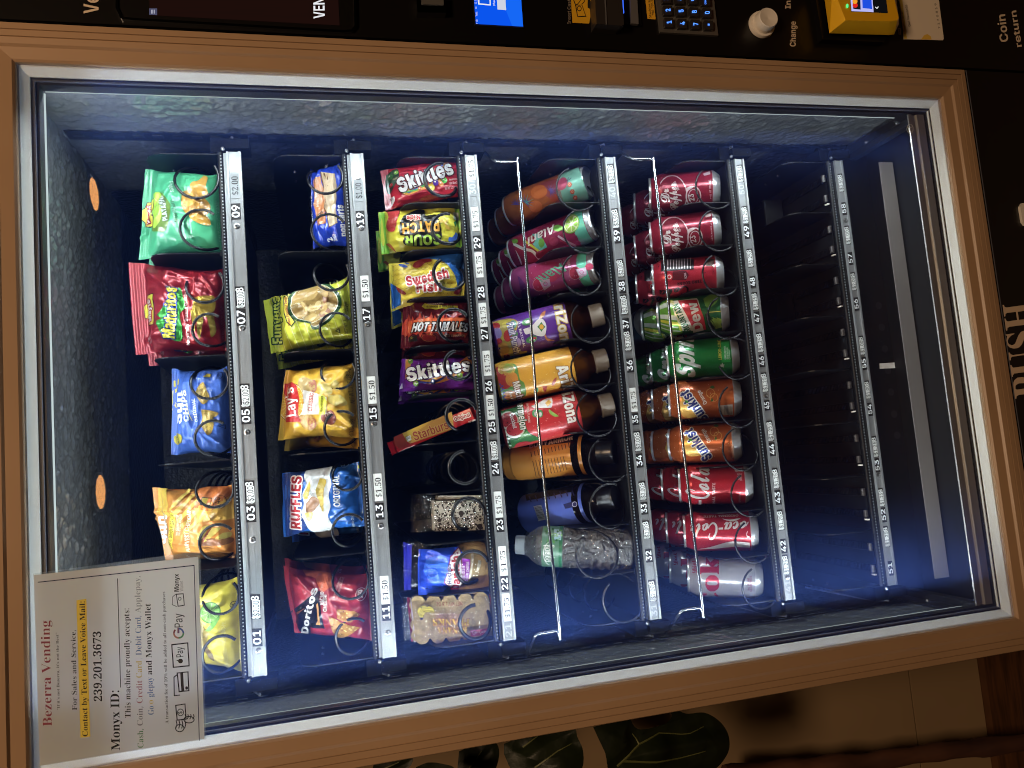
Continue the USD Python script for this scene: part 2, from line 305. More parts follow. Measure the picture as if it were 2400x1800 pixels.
# aluminium cover along the bottom of the glass
pr = [(0.014, -0.022), (0.0145, -0.034), (0.018, -0.036), (0.018, -0.042), (0.0145, -0.044), (0.0150, -0.0495), (0.017, -0.050), (0.019, -0.048), (0.030, -0.02)]
V = [(x, y, GZ0 - d) for y, d in pr for x in (GX0 + 0.02, GX1 - 0.02)]; n = len(pr)
F = [t for i in range(n) for t in ([2 * i, 2 * i + 1, 2 * ((i + 1) % n) + 1], [2 * i, 2 * ((i + 1) % n) + 1, 2 * ((i + 1) % n)])]
vm.part('bottom_cover', trimesh.Trimesh(V, F, process=False), 'brushed_aluminium')
# cabinet lining
def pebbled(u0, u1, v0, v1, place, seed, step=0.0016, amp=0.0031):
    """embossed sheet: rounded pebbles about 8 mm apart as real relief"""
    nu, nv = int((u1 - u0) / step) + 1, int((v1 - v0) / step) + 1; U, Vv = np.meshgrid(np.linspace(u0, u1, nu), np.linspace(v0, v1, nv), indexing='ij'); q = np.stack([U * 125, Vv * 140, np.full_like(U, seed * 9.7)], -1)
    wq = np.stack([meshkit.noise(q * 0.5, seed + 4), meshkit.noise(q * 0.5, seed + 5), np.zeros_like(U)], -1); h = amp * (1.0 * meshkit.noise(q + wq * 1.2, seed) ** 1.5 + 0.35 * meshkit.noise(q * 2.1 + 5, seed + 1))
    P = place(U.ravel(), Vv.ravel(), h.ravel()); I = np.arange(nu * nv).reshape(nu, nv); A, B, Cc, Dd = I[:-1, :-1].ravel(), I[1:, :-1].ravel(), I[1:, 1:].ravel(), I[:-1, 1:].ravel()
    return trimesh.Trimesh(P, np.vstack([np.stack([A, B, Cc], 1), np.stack([A, Cc, Dd], 1)]), process=False)
vm.part('side_wall', pebbled(0.03, 0.42, 0.50, 1.836, lambda u, v, h: np.stack([0.402 - h, u, v], 1), 1), 'pebbled_panel', smooth=True)
vm.part('side_wall', pebbled(0.03, 0.36, 0.50, 1.836, lambda u, v, h: np.stack([-0.402 + h, u, v], 1), 2), 'pebbled_panel', smooth=True)
vm.part('ceiling_panel', pebbled(0.03, 0.50, -0.402, 0.402, lambda u, v, h: np.stack([v, u, 1.836 - h], 1), 3), 'pebbled_panel', smooth=True)
vm.part('back_wall', box(-0.402, 0.402, 0.79, 0.80, 0.5, 1.835), 'back_panel')
vm.part('wall_lining', join([box(0.4025, 0.412, 0.03, 0.80, 0.5, 1.86), box(-0.412, -0.4025, 0.03, 0.80, 0.5, 1.86), box(-0.402, 0.402, 0.03, 0.80, 1.837, 1.85)]), 'back_panel')
vm.part('floor_panel', box(-0.402, 0.402, 0.03, 0.79, 0.50, 0.508), 'tray_dark')
for sx in (1, -1):
    vm.part('slotted_upright', box(sx * 0.3985, sx * 0.402, 0.186, 0.214, 0.53, 1.83), 'tray_dark')
    vm.part('slot_row', join([box(sx * 0.3975, sx * 0.3985, 0.195, 0.203, z, z + 0.014) for z in np.arange(0.56, 1.82, 0.026)]), 'gasket_black')
# delivery bin seen below the lowest tray
cr = Crop(1780, 680, 0.2411)
vm.part('bin_panel', box(-0.395, 0.395, 0.215, 0.225, 0.50, 0.585), 'tray_dark')
vm.part('bin_flap', join([box(-0.36, 0.355, 0.150, 0.1515, 0.512, 0.540)]), 'shelf_grey')
for i, q in enumerate([(1160, 150), (1190, 360), (1220, 570), (1250, 780), (1280, 990), (1310, 1205), (1340, 1410)]):
    p = at(*cr(q), 0.2148); vm.part('drain_hole', cyl(p, p + [0, 0.004, 0], 0.0065, 18), 'gasket_black')
for sx in (1, -1):
    vm.part('floor_bracket', join([box(sx * 0.385, sx * 0.40, 0.05, 0.34, 0.530, 0.545), box(sx * 0.396, sx * 0.40, 0.05, 0.34, 0.530, 0.57)]), 'gasket_black')
    for yy in (0.085, 0.16, 0.25): vm.part('bracket_screw', trimesh.creation.icosphere(1, 0.0035).apply_translation([sx * 0.3955, yy, 0.552]), 'screw_steel')
pl = Thing('white_strip', 'short white paper strip stuck below the price label 55', 'label', at(2091, 856, 0.2135))
pl.part('strip', slab(poly(*cr((1170, 712), (1172, 764), (1412, 752), (1408, 698))), 0.2135, 0.0008), 'paper_white')
# front outside the glass door: control panel at the right, lower door
vm.part('control_panel', box(0.4475, 0.95, -0.002, 0.02, 0.15, 2.1), 'panel_black'); vm.part('panel_seam', box(0.4425, 0.4475, 0.012, 0.03, 0.15, 2.1), 'gasket_black')
vm.part('lower_panel', box(-0.45, 0.442, -0.004, 0.02, 0.20, 0.4935), 'panel_black'); vm.part('upper_panel', box(-0.45, 0.4425, 0.0, 0.02, 1.8735, 2.1), 'panel_black')
vm.part('panel_edge', box(-0.45, 0.442, -0.0048, -0.004, 0.4925, 0.4933), 'gasket_grey')
vm.part('cabinet_shell', join([box(-0.452, -0.414, 0.03, 0.82, 0.15, 2.1), box(0.414, 0.95, 0.021, 0.82, 0.15, 2.1), box(-0.414, 0.414, 0.802, 0.82, 0.15, 2.1), box(-0.414, 0.414, 0.031, 0.80, 1.852, 2.1), box(-0.414, 0.414, 0.031, 0.80, 0.15, 0.498)]), 'panel_black')
PX = -0.002                                                             # face of the control panel
ps = plane_surf((0, PX, 0), FRONT)
pw = Printer(vm, ps, 'ink_paper', edge=0, first=0.0002)
c0 = Crop(150, 0, 400 / 2212.0); WHT = '#d8c3a8'
pw.text('Vending', c0((450, 182)), c0((450, -560)), 34, WHT, font='bold', part='vending_lettering')
c5 = Crop(1280, 0, 420 / 2212.0); c6 = Crop(1700, 0, 700 / 2212.0)
pw.text('Insert Cash Dollars', c5((300, 300)), c5((300, -220)), 7.2, '#8d8073', font='sans', part='cash_lettering')
pw.text('Change', c6((520, 348)), c6((520, 158)), 13.5, WHT, font='bold', part='change_lettering'); pw.text('Insert', c6((482, 68)), c6((482, -110)), 12.5, WHT, font='bold', part='insert_lettering')
pw.text('Coin', c6((2095, 312)), c6((2068, 100)), 19, WHT, font='bold', part='coin_lettering'); pw.text('return', c6((2195, 352)), c6((2150, 72)), 14.5, WHT, font='bold', part='return_lettering')
pw.done()
pw = Printer(vm, plane_surf((0, -0.004, 0), FRONT), 'ink_paper', edge=0, first=0.0003)
pw.text('PUSH', (2442, 928), (2412, 704), 66, '#cdb59a', font='serif', part='push_lettering'); pw.done()
# tablet screen
bez = box(-1, 1, -1, 1, -1, 1)
q = poly((271, -60), (271, 18), (283, 44), (310, 47), (806, 76), (826, 74), (836, 62), (834, -60)).buffer(-6).buffer(6)
vm.part('tablet_rim', slab(q.difference(q.buffer(-5.5)), PX - 0.004, 0.0038), 'chrome'); vm.part('tablet_face', slab(q.buffer(-5.6), PX - 0.002, 0.0018), 'panel_black')
pw = Printer(vm, plane_surf((0, PX - 0.0021, 0), FRONT), 'ink_light', edge=0, first=0.0002)
pw.add(poly((350, -60), (350, 36), (796, 60), (790, -60)), (0.012, 0.004, 0.003), 1, 'screen_picture'); pw.add(poly(*c0((1105, 112), (1208, 112), (1208, 200), (1105, 195))), '#4a4a63', 2, 'screen_picture')
for dx in (0, 18, 36): pw.add(poly(*c0((1132 + dx, 132), (1139 + dx, 132), (1139 + dx, 182), (1132 + dx, 182))), '#c8c8d8', 3, 'screen_picture')
cA = Crop(600, 0, 600 / 1659.0); pw.text('VENDING', cA((447, 122)), cA((440, -190)), 26, '#e6e6ea', font='bold', part='screen_lettering'); pw.done()
# lock, blue screen, bill slot
c4 = Crop(900, 0, 400 / 2212.0)
vm.part('lock_frame', slab(poly(*c4((420, -60), (432, 160), (806, 165), (795, -60))), PX - 0.012, 0.0118), 'chrome'); lk = vm.part('lock_face', slab(poly(*c4((486, -60), (486, 50), (775, 60), (770, -60))), PX - 0.0135, 0.0014), 'brushed_aluminium')
sq = poly(*c4((1160, -60), (1190, 312), (1802, 347), (1772, -60)))
vm.part('display_bezel', slab(sq.buffer(3), PX - 0.0012, 0.001), 'gasket_black')
pw = Printer(vm, plane_surf((0, PX - 0.0014, 0), FRONT), 'ink_light', edge=0, first=0.0002)
pw.add(sq, '#0b55ee', 1, 'screen_picture'); pw.add(sq.intersection(poly(*c4((1500, -60), (1660, 340), (1810, 350), (1780, -60)))), '#1668f5', 2, 'screen_picture')
pw.add(poly(*c4((1212, -60), (1218, 62), (1384, 76), (1378, -60))), '#e8ecf2', 2, 'screen_picture'); pw.add(poly(*c4((1232, -60), (1236, 48), (1368, 60), (1362, -60))), '#1257e0', 3, 'screen_picture')
pw.add(poly(*c4((1464, -60), (1475, 122), (1575, 130), (1562, -60))).buffer(1.2), '#cfd4e2', 3, 'screen_picture')
pw.text('F A0   Temp.  In:  12 C', c4((1216, 312)), c4((1196, 0)), 4.2, '#e6edff', font='mono', part='screen_lettering', layer=3); pw.text('Please', c4((1440, 78)), c4((1432, -60)), 5, '#e6edff', font='sans', part='screen_lettering', layer=3); pw.done()
b0 = slab(poly(*c5((600, -80), (622, 292), (925, 316), (962, 306), (935, -80))), PX - 0.022, 0.0218); vm.part('bill_acceptor', b0, 'dark_plastic')
vm.part('bill_ridge', slab(poly(*c5((722, -80), (742, 300), (752, 300), (732, -80))), PX - 0.0235, 0.0014), 'grey_plastic'); vm.part('bill_mouth', slab(poly(*c5((940, -80), (962, 295), (1175, 315), (1150, -80))), PX - 0.004, 0.0038), 'gasket_black')
vm.part('bill_glow', slab(poly(*c5((938, -80), (952, 158), (964, 158), (948, -80))), PX - 0.0062, 0.002), 'blue_glow'); vm.part('bill_guide', slab(poly(*c5((1040, -80), (1050, 288), (1142, 296), (1122, -80))), PX - 0.009, 0.0048), 'grey_plastic')
# keypad
kp = vm.part('keypad', slab(poly(*c5((1352, -90), (1408, 396), (2126, 438), (2062, -90))), PX - 0.004, 0.0038), 'brushed_aluminium')
pk = Printer(vm, plane_surf((0, PX - 0.0098, 0), FRONT), 'ink_light', edge=0, first=0.0002)
KEYS = [('1', 1515, 275), ('4', 1680, 287), ('7', 1842, 297), ('*', 2006, 306), ('2', 1500, 125), ('5', 1662, 135), ('8', 1825, 145), ('0', 1985, 156), ('3', 1486, -22), ('6', 1648, -12), ('9', 1812, -5), ('C', 1970, 8)]
for ch, x, y in KEYS:
    kq = poly(*c5((x - 56, y - 58), (x + 54, y - 53), (x + 60, y + 60), (x - 50, y + 56))).buffer(-2).buffer(2)
    vm.part('key', slab(kq, PX - 0.0095, 0.0054), 'dark_plastic', parent=kp)
    if ch == '*': pk.add(poly(*c5((x - 12, y - 12), (x + 12, y - 10), (x + 12, y + 12), (x - 12, y + 10))), (0.12, 0.4, 1.6), 1, 'key_lettering')
    elif ch == 'C': pk.text('CANCEL', c5((x + 6, y + 48)), c5((x, y - 50)), 4, (0.12, 0.4, 1.6), part='key_lettering')
    else: pk.text(ch, c5((x + 34, y + 19)), c5((x + 30, y - 21)), 11, (0.15, 0.5, 1.8), font='bold', part='key_lettering')
pk.done()
# coin button
pc = at(*c6((262, 190)), PX)
A_, F_, S_ = np.array([0, -1.0, 0]), np.array([1.0, 0, 0]), np.array([0, 0, 1.0])
vm.part('coin_button', lathe([(0, 0.0), (0, 0.0200), (0.002, 0.0205), (0.006, 0.0195), (0.0065, 0.0165), (0.0075, 0.0160), (0.020, 0.0152), (0.0215, 0.0142), (0.0205, 0.010), (0.019, 0.0)], pc - [0, 0.0001, 0], A_, F_, S_, 40), 'white_plastic', smooth=40)
# coin cup edge at the right border of the picture
vm.part('coin_cup', slab(poly((2396, 476), (2391, 484), (2397, 520), (2403, 528), (2440, 528), (2430, 476)), PX - 0.006, 0.0055), 'white_plastic')
# card reader: a box with sloping faces
def prism(front, back, yf, yb):
    f = on_plane(front, (0, yf, 0), FRONT); b = on_plane(back, (0, yb, 0), FRONT); n = len(f); Vv = np.vstack([f, b]); Fv = [[0, i, i + 1] for i in range(1, n - 1)] + [[n, n + i + 1, n + i] for i in range(1, n - 1)]
    for i in range(n): j = (i + 1) % n; Fv += [[i, j, n + j], [i, n + j, n + i]]
    m = trimesh.Trimesh(Vv, Fv, process=False); trimesh.repair.fix_normals(m); return m
fr = c6((795, -100), (892, 150), (1218, 158), (1275, 150), (1284, 128), (1230, -100)); bk = c6((722, -100), (770, 246), (1212, 260), (1250, 255), (1284, 180), (1250, -100))
vm.part('card_reader_base', slab(poly(*c6((655, -100), (720, 290), (1175, 312), (1210, 262), (760, 250), (715, -100))), PX - 0.012, 0.0118), 'panel_black')
vm.part('card_reader', prism(fr, bk, PX - 0.048, PX - 0.020), 'yellow_plastic'); vm.part('card_reader_body', prism(bk, bk, PX - 0.0199, PX - 0.0002), 'panel_black')
pr_ = Printer(vm, plane_surf((0, PX - 0.0481, 0), FRONT), 'ink_light', edge=0, first=0.0002)
pr_.add(poly(*c6((915, -100), (930, 86), (1202, 98), (1178, -100))), (0.004, 0.004, 0.005), 1, 'reader_screen'); pr_.add(poly(*c6((918, -100), (932, 84), (1096, 92), (1080, -100))), '#b9b8f2', 2, 'reader_screen')
pr_.add(poly(*c6((935, -90), (944, 68), (1000, 74), (992, -90))), '#17161c', 3, 'reader_screen'); pr_.add(poly(*c6((1006, -90), (1014, 62), (1084, 70), (1074, -90))), '#1f4fe0', 3, 'reader_screen')
pr_.add(c6.g(ell((958, 42), 19, 19)), '#e0261b', 4, 'reader_screen'); pr_.add(c6.g(ell((955, 14), 19, 19)), '#f5a02a', 5, 'reader_screen')
pr_.add(c6.g(line([(1108, 56), (1120, 66), (1128, 54)], 6)), '#f2f2f2', 4, 'reader_screen'); pr_.add(c6.g(ell((900, 47), 9, 16)), (0.12, 1.1, 0.3), 4, 'reader_lamp'); pr_.done()
# stickers on the control panel
def sticker(label, outline, name='sticker', col='#d9d0c0', y=PX - 0.0006, cat='sticker', th=0.0005):
    g = outline; ctr = at(g.centroid.x, g.centroid.y, y); t = Thing(name, label, cat, ctr)
    mat('paper' + col[1:], col, 0.5); t.part('sheet', slab(g, y, th), 'paper' + col[1:]); return t, Printer(t, plane_surf((0, y, 0), FRONT), 'ink_paper', edge=0, first=0.0001, step=0.00008)
t, p = sticker('yellow arrow sticker with a drawn hand and banknote beside the bill slot', poly(*c5((303, -90), (326, 280), (530, 290), (575, 70), (548, -90))), col='#d9a520')
p.add(c5.g(poly((355, 60), (385, 212), (495, 208), (445, 60)).difference(poly((368, 66), (393, 200), (484, 197), (438, 66)))), '#241a06', 1, 'drawing'); p.add(c5.g(ring((408, 105), 30, 34, 9)), '#241a06', 1, 'drawing')
p.add(c5.g(line(spline([(330, -40), (345, 20), (372, 60), (420, 10), (440, -40)]), 9)), '#241a06', 1, 'drawing'); p.add(c5.g(line(spline([(440, 50), (470, 20), (480, -40)]), 9)), '#241a06', 1, 'drawing')
p.add(c5.g(poly((512, -80), (512, 95), (538, 110), (545, 155), (572, 70), (545, 10), (545, -80))), '#0c0906', 1, 'drawing'); p.done()
t, p = sticker('small yellow label with a printed phone number above the keypad', poly(*c5((1220, -90), (1252, 232), (1352, 238), (1318, -90))).buffer(-1).buffer(1), col='#e0a82a')
p.text('Machine problems', c5((1300, 222)), c5((1262, -160)), 5.2, '#33230a', font='serif', fat=-0.6); p.text('786-705-9400', c5((1336, 192)), c5((1306, -80)), 5.2, '#33230a', font='serif', fat=-0.6); p.done()
t, p = sticker('cream rewards sticker with a yellow corner beside the card reader', poly(*c6((1276, -90), (1322, 290), (1612, 298), (1618, 285), (1570, -90))).buffer(-1.5).buffer(1.5), col='#ddd0bd')
p.add(poly(*c6((1276, -90), (1322, 288), (1345, 288), (1300, -90))), '#d3b23c', 1, 'print'); p.add(c6.g(Polygon([(1450, 292), (1470, 262), (1495, 252), (1520, 268), (1528, 294)])), '#e0b21e', 1, 'print')
p.text('Get Rewards', c6((1372, 196)), c6((1345, 34)), 5.5, '#3a2f25', font='sans'); p.text('7 1 7 0 8 1 9', c6((1592, 214)), c6((1562, 22)), 4.6, '#4a3d30', font='sans'); p.text('NAYAX', c6((1322, 136)), c6((1315, 86)), 3, '#4a3d30', font='bold'); p.done()
t, p = sticker('tiny white payment label on the black panel under the card reader', poly(*c6((1278, 208), (1283, 258), (1302, 258), (1297, 208))), col='#b7ac9c'); p.text('VISA', c6((1296, 252)), c6((1292, 214)), 3.6, '#2a2a50', font='black', shear=0.2); p.done()
# mark printed on the glass
pg = Printer(vm, plane_surf((0, 0.0004, 0), FRONT), 'ink_paper', edge=0, first=0.0001)
pg.add(c6.g(ring((1367, 955), 25, 36, 4)), '#d5d8d8', 1, 'glass_mark')
for k in range(3): pg.add(c6.g(ring((1356 + 11 * k - 2, 958), 13, 18, 4)).intersection(c6.g(sbox(1335 + 11 * k, 920, 1358 + 11 * k, 990))), '#d5d8d8', 1, 'glass_mark')
pg.done()

# ------------------------------------------------------------------ trays
def coil_mesh(c, r, hand, a0, wire, turns=5, pitch=0.07, y0=None, seg=26):
    t = np.arange(int(turns * seg) + 1) / seg; g = np.where(t < 0.6, 0.1 * t, 0.06 + (t - 0.6) * (1.0 - 0.06) / 0.4); g = np.where(t > 1.0, t, g); k = np.ones(5) / 5
    g = np.concatenate([g[:2], np.convolve(np.pad(g, 2, mode='edge'), k, 'valid')[2:]]); a = a0 + hand * t * 2 * math.pi
    y = (c[1] if y0 is None else y0) + pitch * g
    return tube(np.stack([c[0] + r * np.cos(a), y, c[2] + r * np.sin(a)], 1), wire, 6)
def D2(k): return math.radians(k)
rng = random.Random(5)
def px(ox, oy, k, *pts): return [(ox + k * a, oy + k * b) for a, b in pts]
COILS = {0: [(460, 415, 48), (470, 535, 50), (479, 666, 51), (490, 772, 55), (490, 892, 52), (499, 1026, 52), (503, 1147, 53), (510, 1271, 53), (516, 1398, 48), (520, 1535, 48)],
         1: [(762, 413, 51), (771, 540, 55), (777, 640, 50), (788, 770, 52), (793, 872, 53), (801, 1003, 52), (814, 1115, 53), (818, 1244, 53), (822, 1362, 53), (830, 1493, 53)],
         2: [(1035, 420, 48), (1048, 535, 48), (1054, 641, 46), (1064, 761, 48), (1075, 855, 48), (1082, 972, 49), (1090, 1095, 49), (1099, 1205, 50), (1108, 1331, 50), (1117, 1458, 50)],
         3: [(1354, 442, 54), (1370, 541, 54), (1367, 641, 52), (1388, 753, 52), (1389, 865, 54), (1402, 969, 54), (1432, 1076, 54), (1433, 1186, 52), (1401, 1301, 53), (1464, 1405, 53)],
         4: [(1677, 439, 55), (1685, 539, 54), (1693, 643, 54), (1706, 743, 55), (1727, 838, 55), (1733, 950, 55), (1741, 1051, 54), (1761, 1159, 54), (1769, 1269, 52), (1786, 1377, 52)]}
START = {2: [-10, -15, 30, -60, 10, -75, 0, -100, -75, 0], 3: [20, 25, 30, 40, 25, 28, 30, -20, 60, 40], 4: [35, 20, 25, 25, 110, 30, 20, 25, 25, 25]}
LAB = {0: [('09', 476.6, 514), ('07', 723, 763), ('05', 955, 994), ('03', 1182, 1224), ('01', 1473, 1515)],
       1: [('19', 494, 531), ('17', 719, 755), ('15', 951, 987), ('13', 1179, 1218), ('11', 1416, 1455)],
       2: [('30', 427, 460), ('29', 552, 587), ('28', 668, 703), ('27', 767, 800), ('26', 889, 922), ('25', 984, 1018), ('24', 1082, 1116), ('23', 1214, 1247), ('22', 1350, 1387), ('21', 1457, 1498)],
       3: [('40', 434, 467), ('39', 535, 570), ('38', 656, 687), ('37', 746, 774), ('36', 840, 873), ('35', 969, 996), ('34', 1063, 1096), ('33', 1177, 1206), ('32', 1287, 1318), ('31', 1412, 1448)],
       4: [('50', 429, 460), ('49', 525, 560), ('48', 647, 674), ('47', 730, 759), ('46', 831, 860), ('45', 938, 962), ('44', 1037, 1069), ('43', 1149, 1183), ('42', 1263, 1297), ('41', 1357, 1391)],
       5: [('58', 474, 504), ('57', 591, 621), ('56', 697, 728), ('55', 837, 867), ('54', 944, 975), ('53', 1074, 1107), ('52', 1189, 1224), ('51', 1315, 1349)]}
FADED = {'30', '40', '50', '21', '31', '41'}
PRICE = {0: [('$2.00', 404, 465, 'g'), ('$2.00', 671, 722, 't'), ('$2.00', 899, 954, 't'), ('$2.00', 1126, 1181, 't'), ('$2.00', 1393, 1451, 't')],
         1: [('$1.00', 421, 472, 'g2'), ('$1.50', 646, 706, 'w'), ('$1.50', 882, 946, 'w'), ('$1.50', 1110, 1174, 'w'), ('$1.50', 1350, 1416, 'w')],
         2: [('$1.75', 367, 422, 'w'), ('$1.75', 485, 541, 'w'), ('$1.75', 591, 650, 'w'), ('$1.75', 710, 766, 'w'), ('$1.75', 822, 880, 'w'), ('$1.50', 926, 983, 'w'), ('$1.00', 1031, 1079, 't'), ('$1.75', 1152, 1213, 'w'), ('$1.75', 1280, 1349, 'w'), ('$1.75', 1391, 1456, 'w')],
         3: [('$3.50', 384, 430, 't'), ('$3.50', 488, 535, 't'), ('$2.00', 607, 649, 't'), ('$2.00', 690, 737, 't'), ('$2.00', 774, 822, 't'), ('$1.75', 909, 965, 'w'), ('$2.00', 1010, 1058, 't'), ('$2.00', 1128, 1172, 't'), ('$2.00', 1220, 1263, 't'), ('$2.00', 1359, 1410, 't')],
         4: [('$1.25', 386, 427, 't'), ('$1.25', 483, 524, 't'), ('$1.25', 583, 626, 't'), ('$1.25', 685, 727, 't'), ('$1.25', 779, 826, 't'), ('$1.25', 873, 919, 't'), ('$1.25', 986, 1034, 't'), ('$1.25', 1097, 1145, 't'), ('$1.25', 1195, 1243, 't'), ('$1.25', 1300, 1347, 't')],
         5: [('$3.50', 407, 450, 't'), ('$1.00', 529, 573, 't'), ('$2.00', 638, 681, 't'), ('$1.00', 787, 832, 't'), ('$1.00', 892, 935, 't'), ('$1.25', 1022, 1072, 't'), ('$1.25', 1144, 1187, 't'), ('$1.25', 1233, 1282, 't')]}
RIVET = {0: [530, 769, 1013, 1265, 1525], 1: [416, 535, 760, 994, 1232, 1483], 2: [], 3: [], 4: [928, 1354], 5: [517, 1114]}
DIVH = [0.105, 0.105, 0.094, 0.092, 0.09, 0.088]; ORD = ['top', 'second', 'third', 'fourth', 'fifth', 'lowest']
CONT = ['bags of chips in double coils', 'chip bags and a blue pastry pack', 'candy and cake packs over cream price labels', 'leaning bottles and slim cans', 'rows of soda cans', 'empty black pushers']
FLOOR = []
for ti, zc in enumerate(TRAY_Z):
    h = RAIL_H[ti] / 2; t = Thing('snack_tray', f'{ORD[ti]} black tray with aluminium price rail holding {CONT[ti]}', 'vending tray', (0, YT, zc), 'trays of the vending machine')
    yf = YT; zf = zc + h + 0.006; FLOOR.append(zf + 0.0025)
    rail = join([box(-W2, W2, yf, yf + 0.006, zc - h, zc + h), box(-W2, W2, yf - 0.0022, yf, zc - h, zc - h * 0.62), box(-W2, W2, yf - 0.0018, yf, zc + h * 0.74, zc + h)])
    rp = t.part('price_rail', rail, 'tray_aluminium')
    t.part('rail_strip', box(-W2 + 0.001, W2 - 0.001, yf + 0.0025, yf + 0.006, zc + h + 0.0002, zc + h + 0.0045), 'label_grey' if ti < 2 else 'tray_dark')
    lip = tube([(-W2, yf + 0.006, zf + 0.003), (W2, yf + 0.006, zf + 0.003)], 0.0042, 10); t.part('front_lip', lip, 'tray_black', smooth=40)
    q = t.part('perforations', join([box(x, x + 0.0016, yf + 0.0014, yf + 0.002, zf + 0.001, zf + 0.0028) for x in np.arange(-W2 + 0.004, W2 - 0.004, 0.0048)]), 'label_grey'); stage.GetPrimAtPath(q).SetCustomDataByKey('kind', 'stuff')
    t.part('tray_floor', box(-W2, W2, yf + 0.0102, 0.72, zf, zf + 0.0025), 'tray_dark')
    ns = (5, 5, 10, 10, 10, 8)[ti]; H = DIVH[ti]
    prof = [(yf + 0.007, 0.003), (yf + 0.007, H - 0.022), (yf + 0.010, H - 0.012), (yf + 0.018, H - 0.004), (yf + 0.030, H), (yf + 0.10, H + 0.004), (0.70, H + 0.004), (0.70, 0.003)]
    for k in range(ns + 1):
        x = -W2 + k * 2 * W2 / ns; x = min(max(x, -W2 + 0.001), W2 - 0.001)
        dv = trimesh.creation.extrude_polygon(Polygon([(a, zf + b) for a, b in prof]), 0.0016, engine='earcut'); v = np.array(dv.vertices); dv = trimesh.Trimesh(np.column_stack([x - 0.0008 + v[:, 2], v[:, 0], v[:, 1]]), dv.faces, process=False); trimesh.repair.fix_normals(dv)
        if 0 < k < ns: dv = join([dv, box(x - 0.004, x + 0.004, yf + 0.0065, yf + 0.0105, zf + 0.0026, zf + 0.009)])
        t.part('divider' if 0 < k < ns else 'side_plate', dv, 'tray_black')
    for sx in (1, -1):
        t.part('side_bracket', join([box(sx * (W2 + 0.002), sx * (W2 + 0.024), yf + 0.008, 0.68, zf - 0.004, zf + 0.016), box(sx * (W2 + 0.004), sx * (W2 + 0.018), yf - 0.004, yf + 0.03, zc - 0.022, zc + 0.012)]), 'bracket_black')
        t.part('slide_arm', tube([(sx * (W2 + 0.027), yf + 0.012, zc + 0.002), (sx * (W2 + 0.028), yf + 0.05, zc + 0.016), (sx * (W2 + 0.028), yf + 0.20, zc + 0.03)], 0.002, 6), 'gasket_grey')
        t.part('bolt', trimesh.creation.icosphere(1, 0.003).apply_translation([sx * (W2 + 0.004), yf - 0.001, zc + 0.014]), 'screw_steel')
        for yy in (0.235, 0.275): t.part('bolt', trimesh.creation.icosphere(1, 0.0022).apply_translation([sx * (W2 - 0.003), yy, zf + H * 0.72]), 'screw_steel')
    # labels on the rail
    pa = Printer(t, plane_surf((0, yf - 0.0003, 0), FRONT), 'ink_paper', edge=0, first=0.0001, step=0.00012)
    e0, e1 = proj([(-W2, yf, zc)])[0], proj([(W2, yf, zc)])[0]; dirv = (e1 - e0) / np.linalg.norm(e1 - e0); up = np.array([dirv[1], -dirv[0]]); hp = np.linalg.norm(proj([(0, yf, zc + h)])[0] - proj([(0, yf, zc - h)])[0])
    def on_rail(v, s): b = e0 + (e1 - e0) * (v - e0[1]) / (e1[1] - e0[1]); return b + up * s * hp
    def rect(v0, v1, s0, s1): return poly(on_rail(v0, s0), on_rail(v1, s0), on_rail(v1, s1), on_rail(v0, s1))
    def lab_box(v0, v1, s0, s1, material, name, lb=None):
        return t.part(name, slab(rect(v0, v1, s0, s1), yf - 0.0008, 0.0006), material, label=lb)
    pa = Printer(t, plane_surf((0, yf - 0.0009, 0), FRONT), 'ink_paper', edge=0, first=0.0001, step=0.00012)
    for s, v0, v1 in LAB[ti]:
        fd = s in FADED; lab_box(v0, v1, -0.3, 0.36, 'label_grey' if fd else 'label_black', 'number_label', 'faded number label ' + s if fd else None)
        pa.add(T(s, on_rail(v1 - 3.5, -0.22), on_rail(v0 + 3, -0.22), hp * 0.52, 'bold'), '#b9c0c4' if fd else '#e8eef2', 1, 'number_lettering')
    for s, v0, v1, k in PRICE[ti]:
        if k == 't':
            lab_box(v0, v1, -0.3, 0.36, 'label_black', 'price_label'); w = v1 - v0
            pa.add(rect(v0 + w * 0.24, v1 - w * 0.06, -0.26, 0.26), '#dfe5e4', 1, 'price_sticker'); pa.add(T('8', on_rail(v0 + w * 0.26, -0.2), on_rail(v0 + w * 0.05, -0.2), hp * 0.5, 'bold'), '#dfe5e4', 1, 'price_sticker')
            pa.add(T('8', on_rail(v1 - w * 0.01, -0.2), on_rail(v1 - w * 0.13, -0.2), hp * 0.5, 'bold'), '#dfe5e4', 1, 'price_sticker')
            pa.add(T(s, on_rail(v1 - w * 0.11, -0.2), on_rail(v0 + w * 0.25, -0.2), hp * 0.4, 'sans'), '#23262a', 2, 'price_lettering')
        else:
            lab_box(v0, v1, -0.28, 0.34, {'g': 'label_grey', 'g2': 'label_grey', 'w': 'label_white'}[k], 'price_label'); w = v1 - v0
            pa.add(T(s, on_rail(v1 - w * 0.12, -0.2), on_rail(v0 + w * 0.14, -0.2), hp * 0.42, 'sans' if k == 'g2' else 'serif', fat=-0.5 if k != 'g2' else 0), '#2a2c30', 1, 'price_lettering')
    pa.done()
    for v in RIVET[ti]:
        b = on_rail(v, 0.0); w = on_plane([b], (0, yf, 0), FRONT)[0]; t.part('rivet', lathe([(0, 0.0042), (0.0008, 0.0042), (0.0014, 0.0034), (0.0014, 0.002), (0.0006, 0.0014), (0.0006, 0)], w + [0, 0.0001, 0], A_, F_, S_, 16), 'screw_steel', smooth=50)
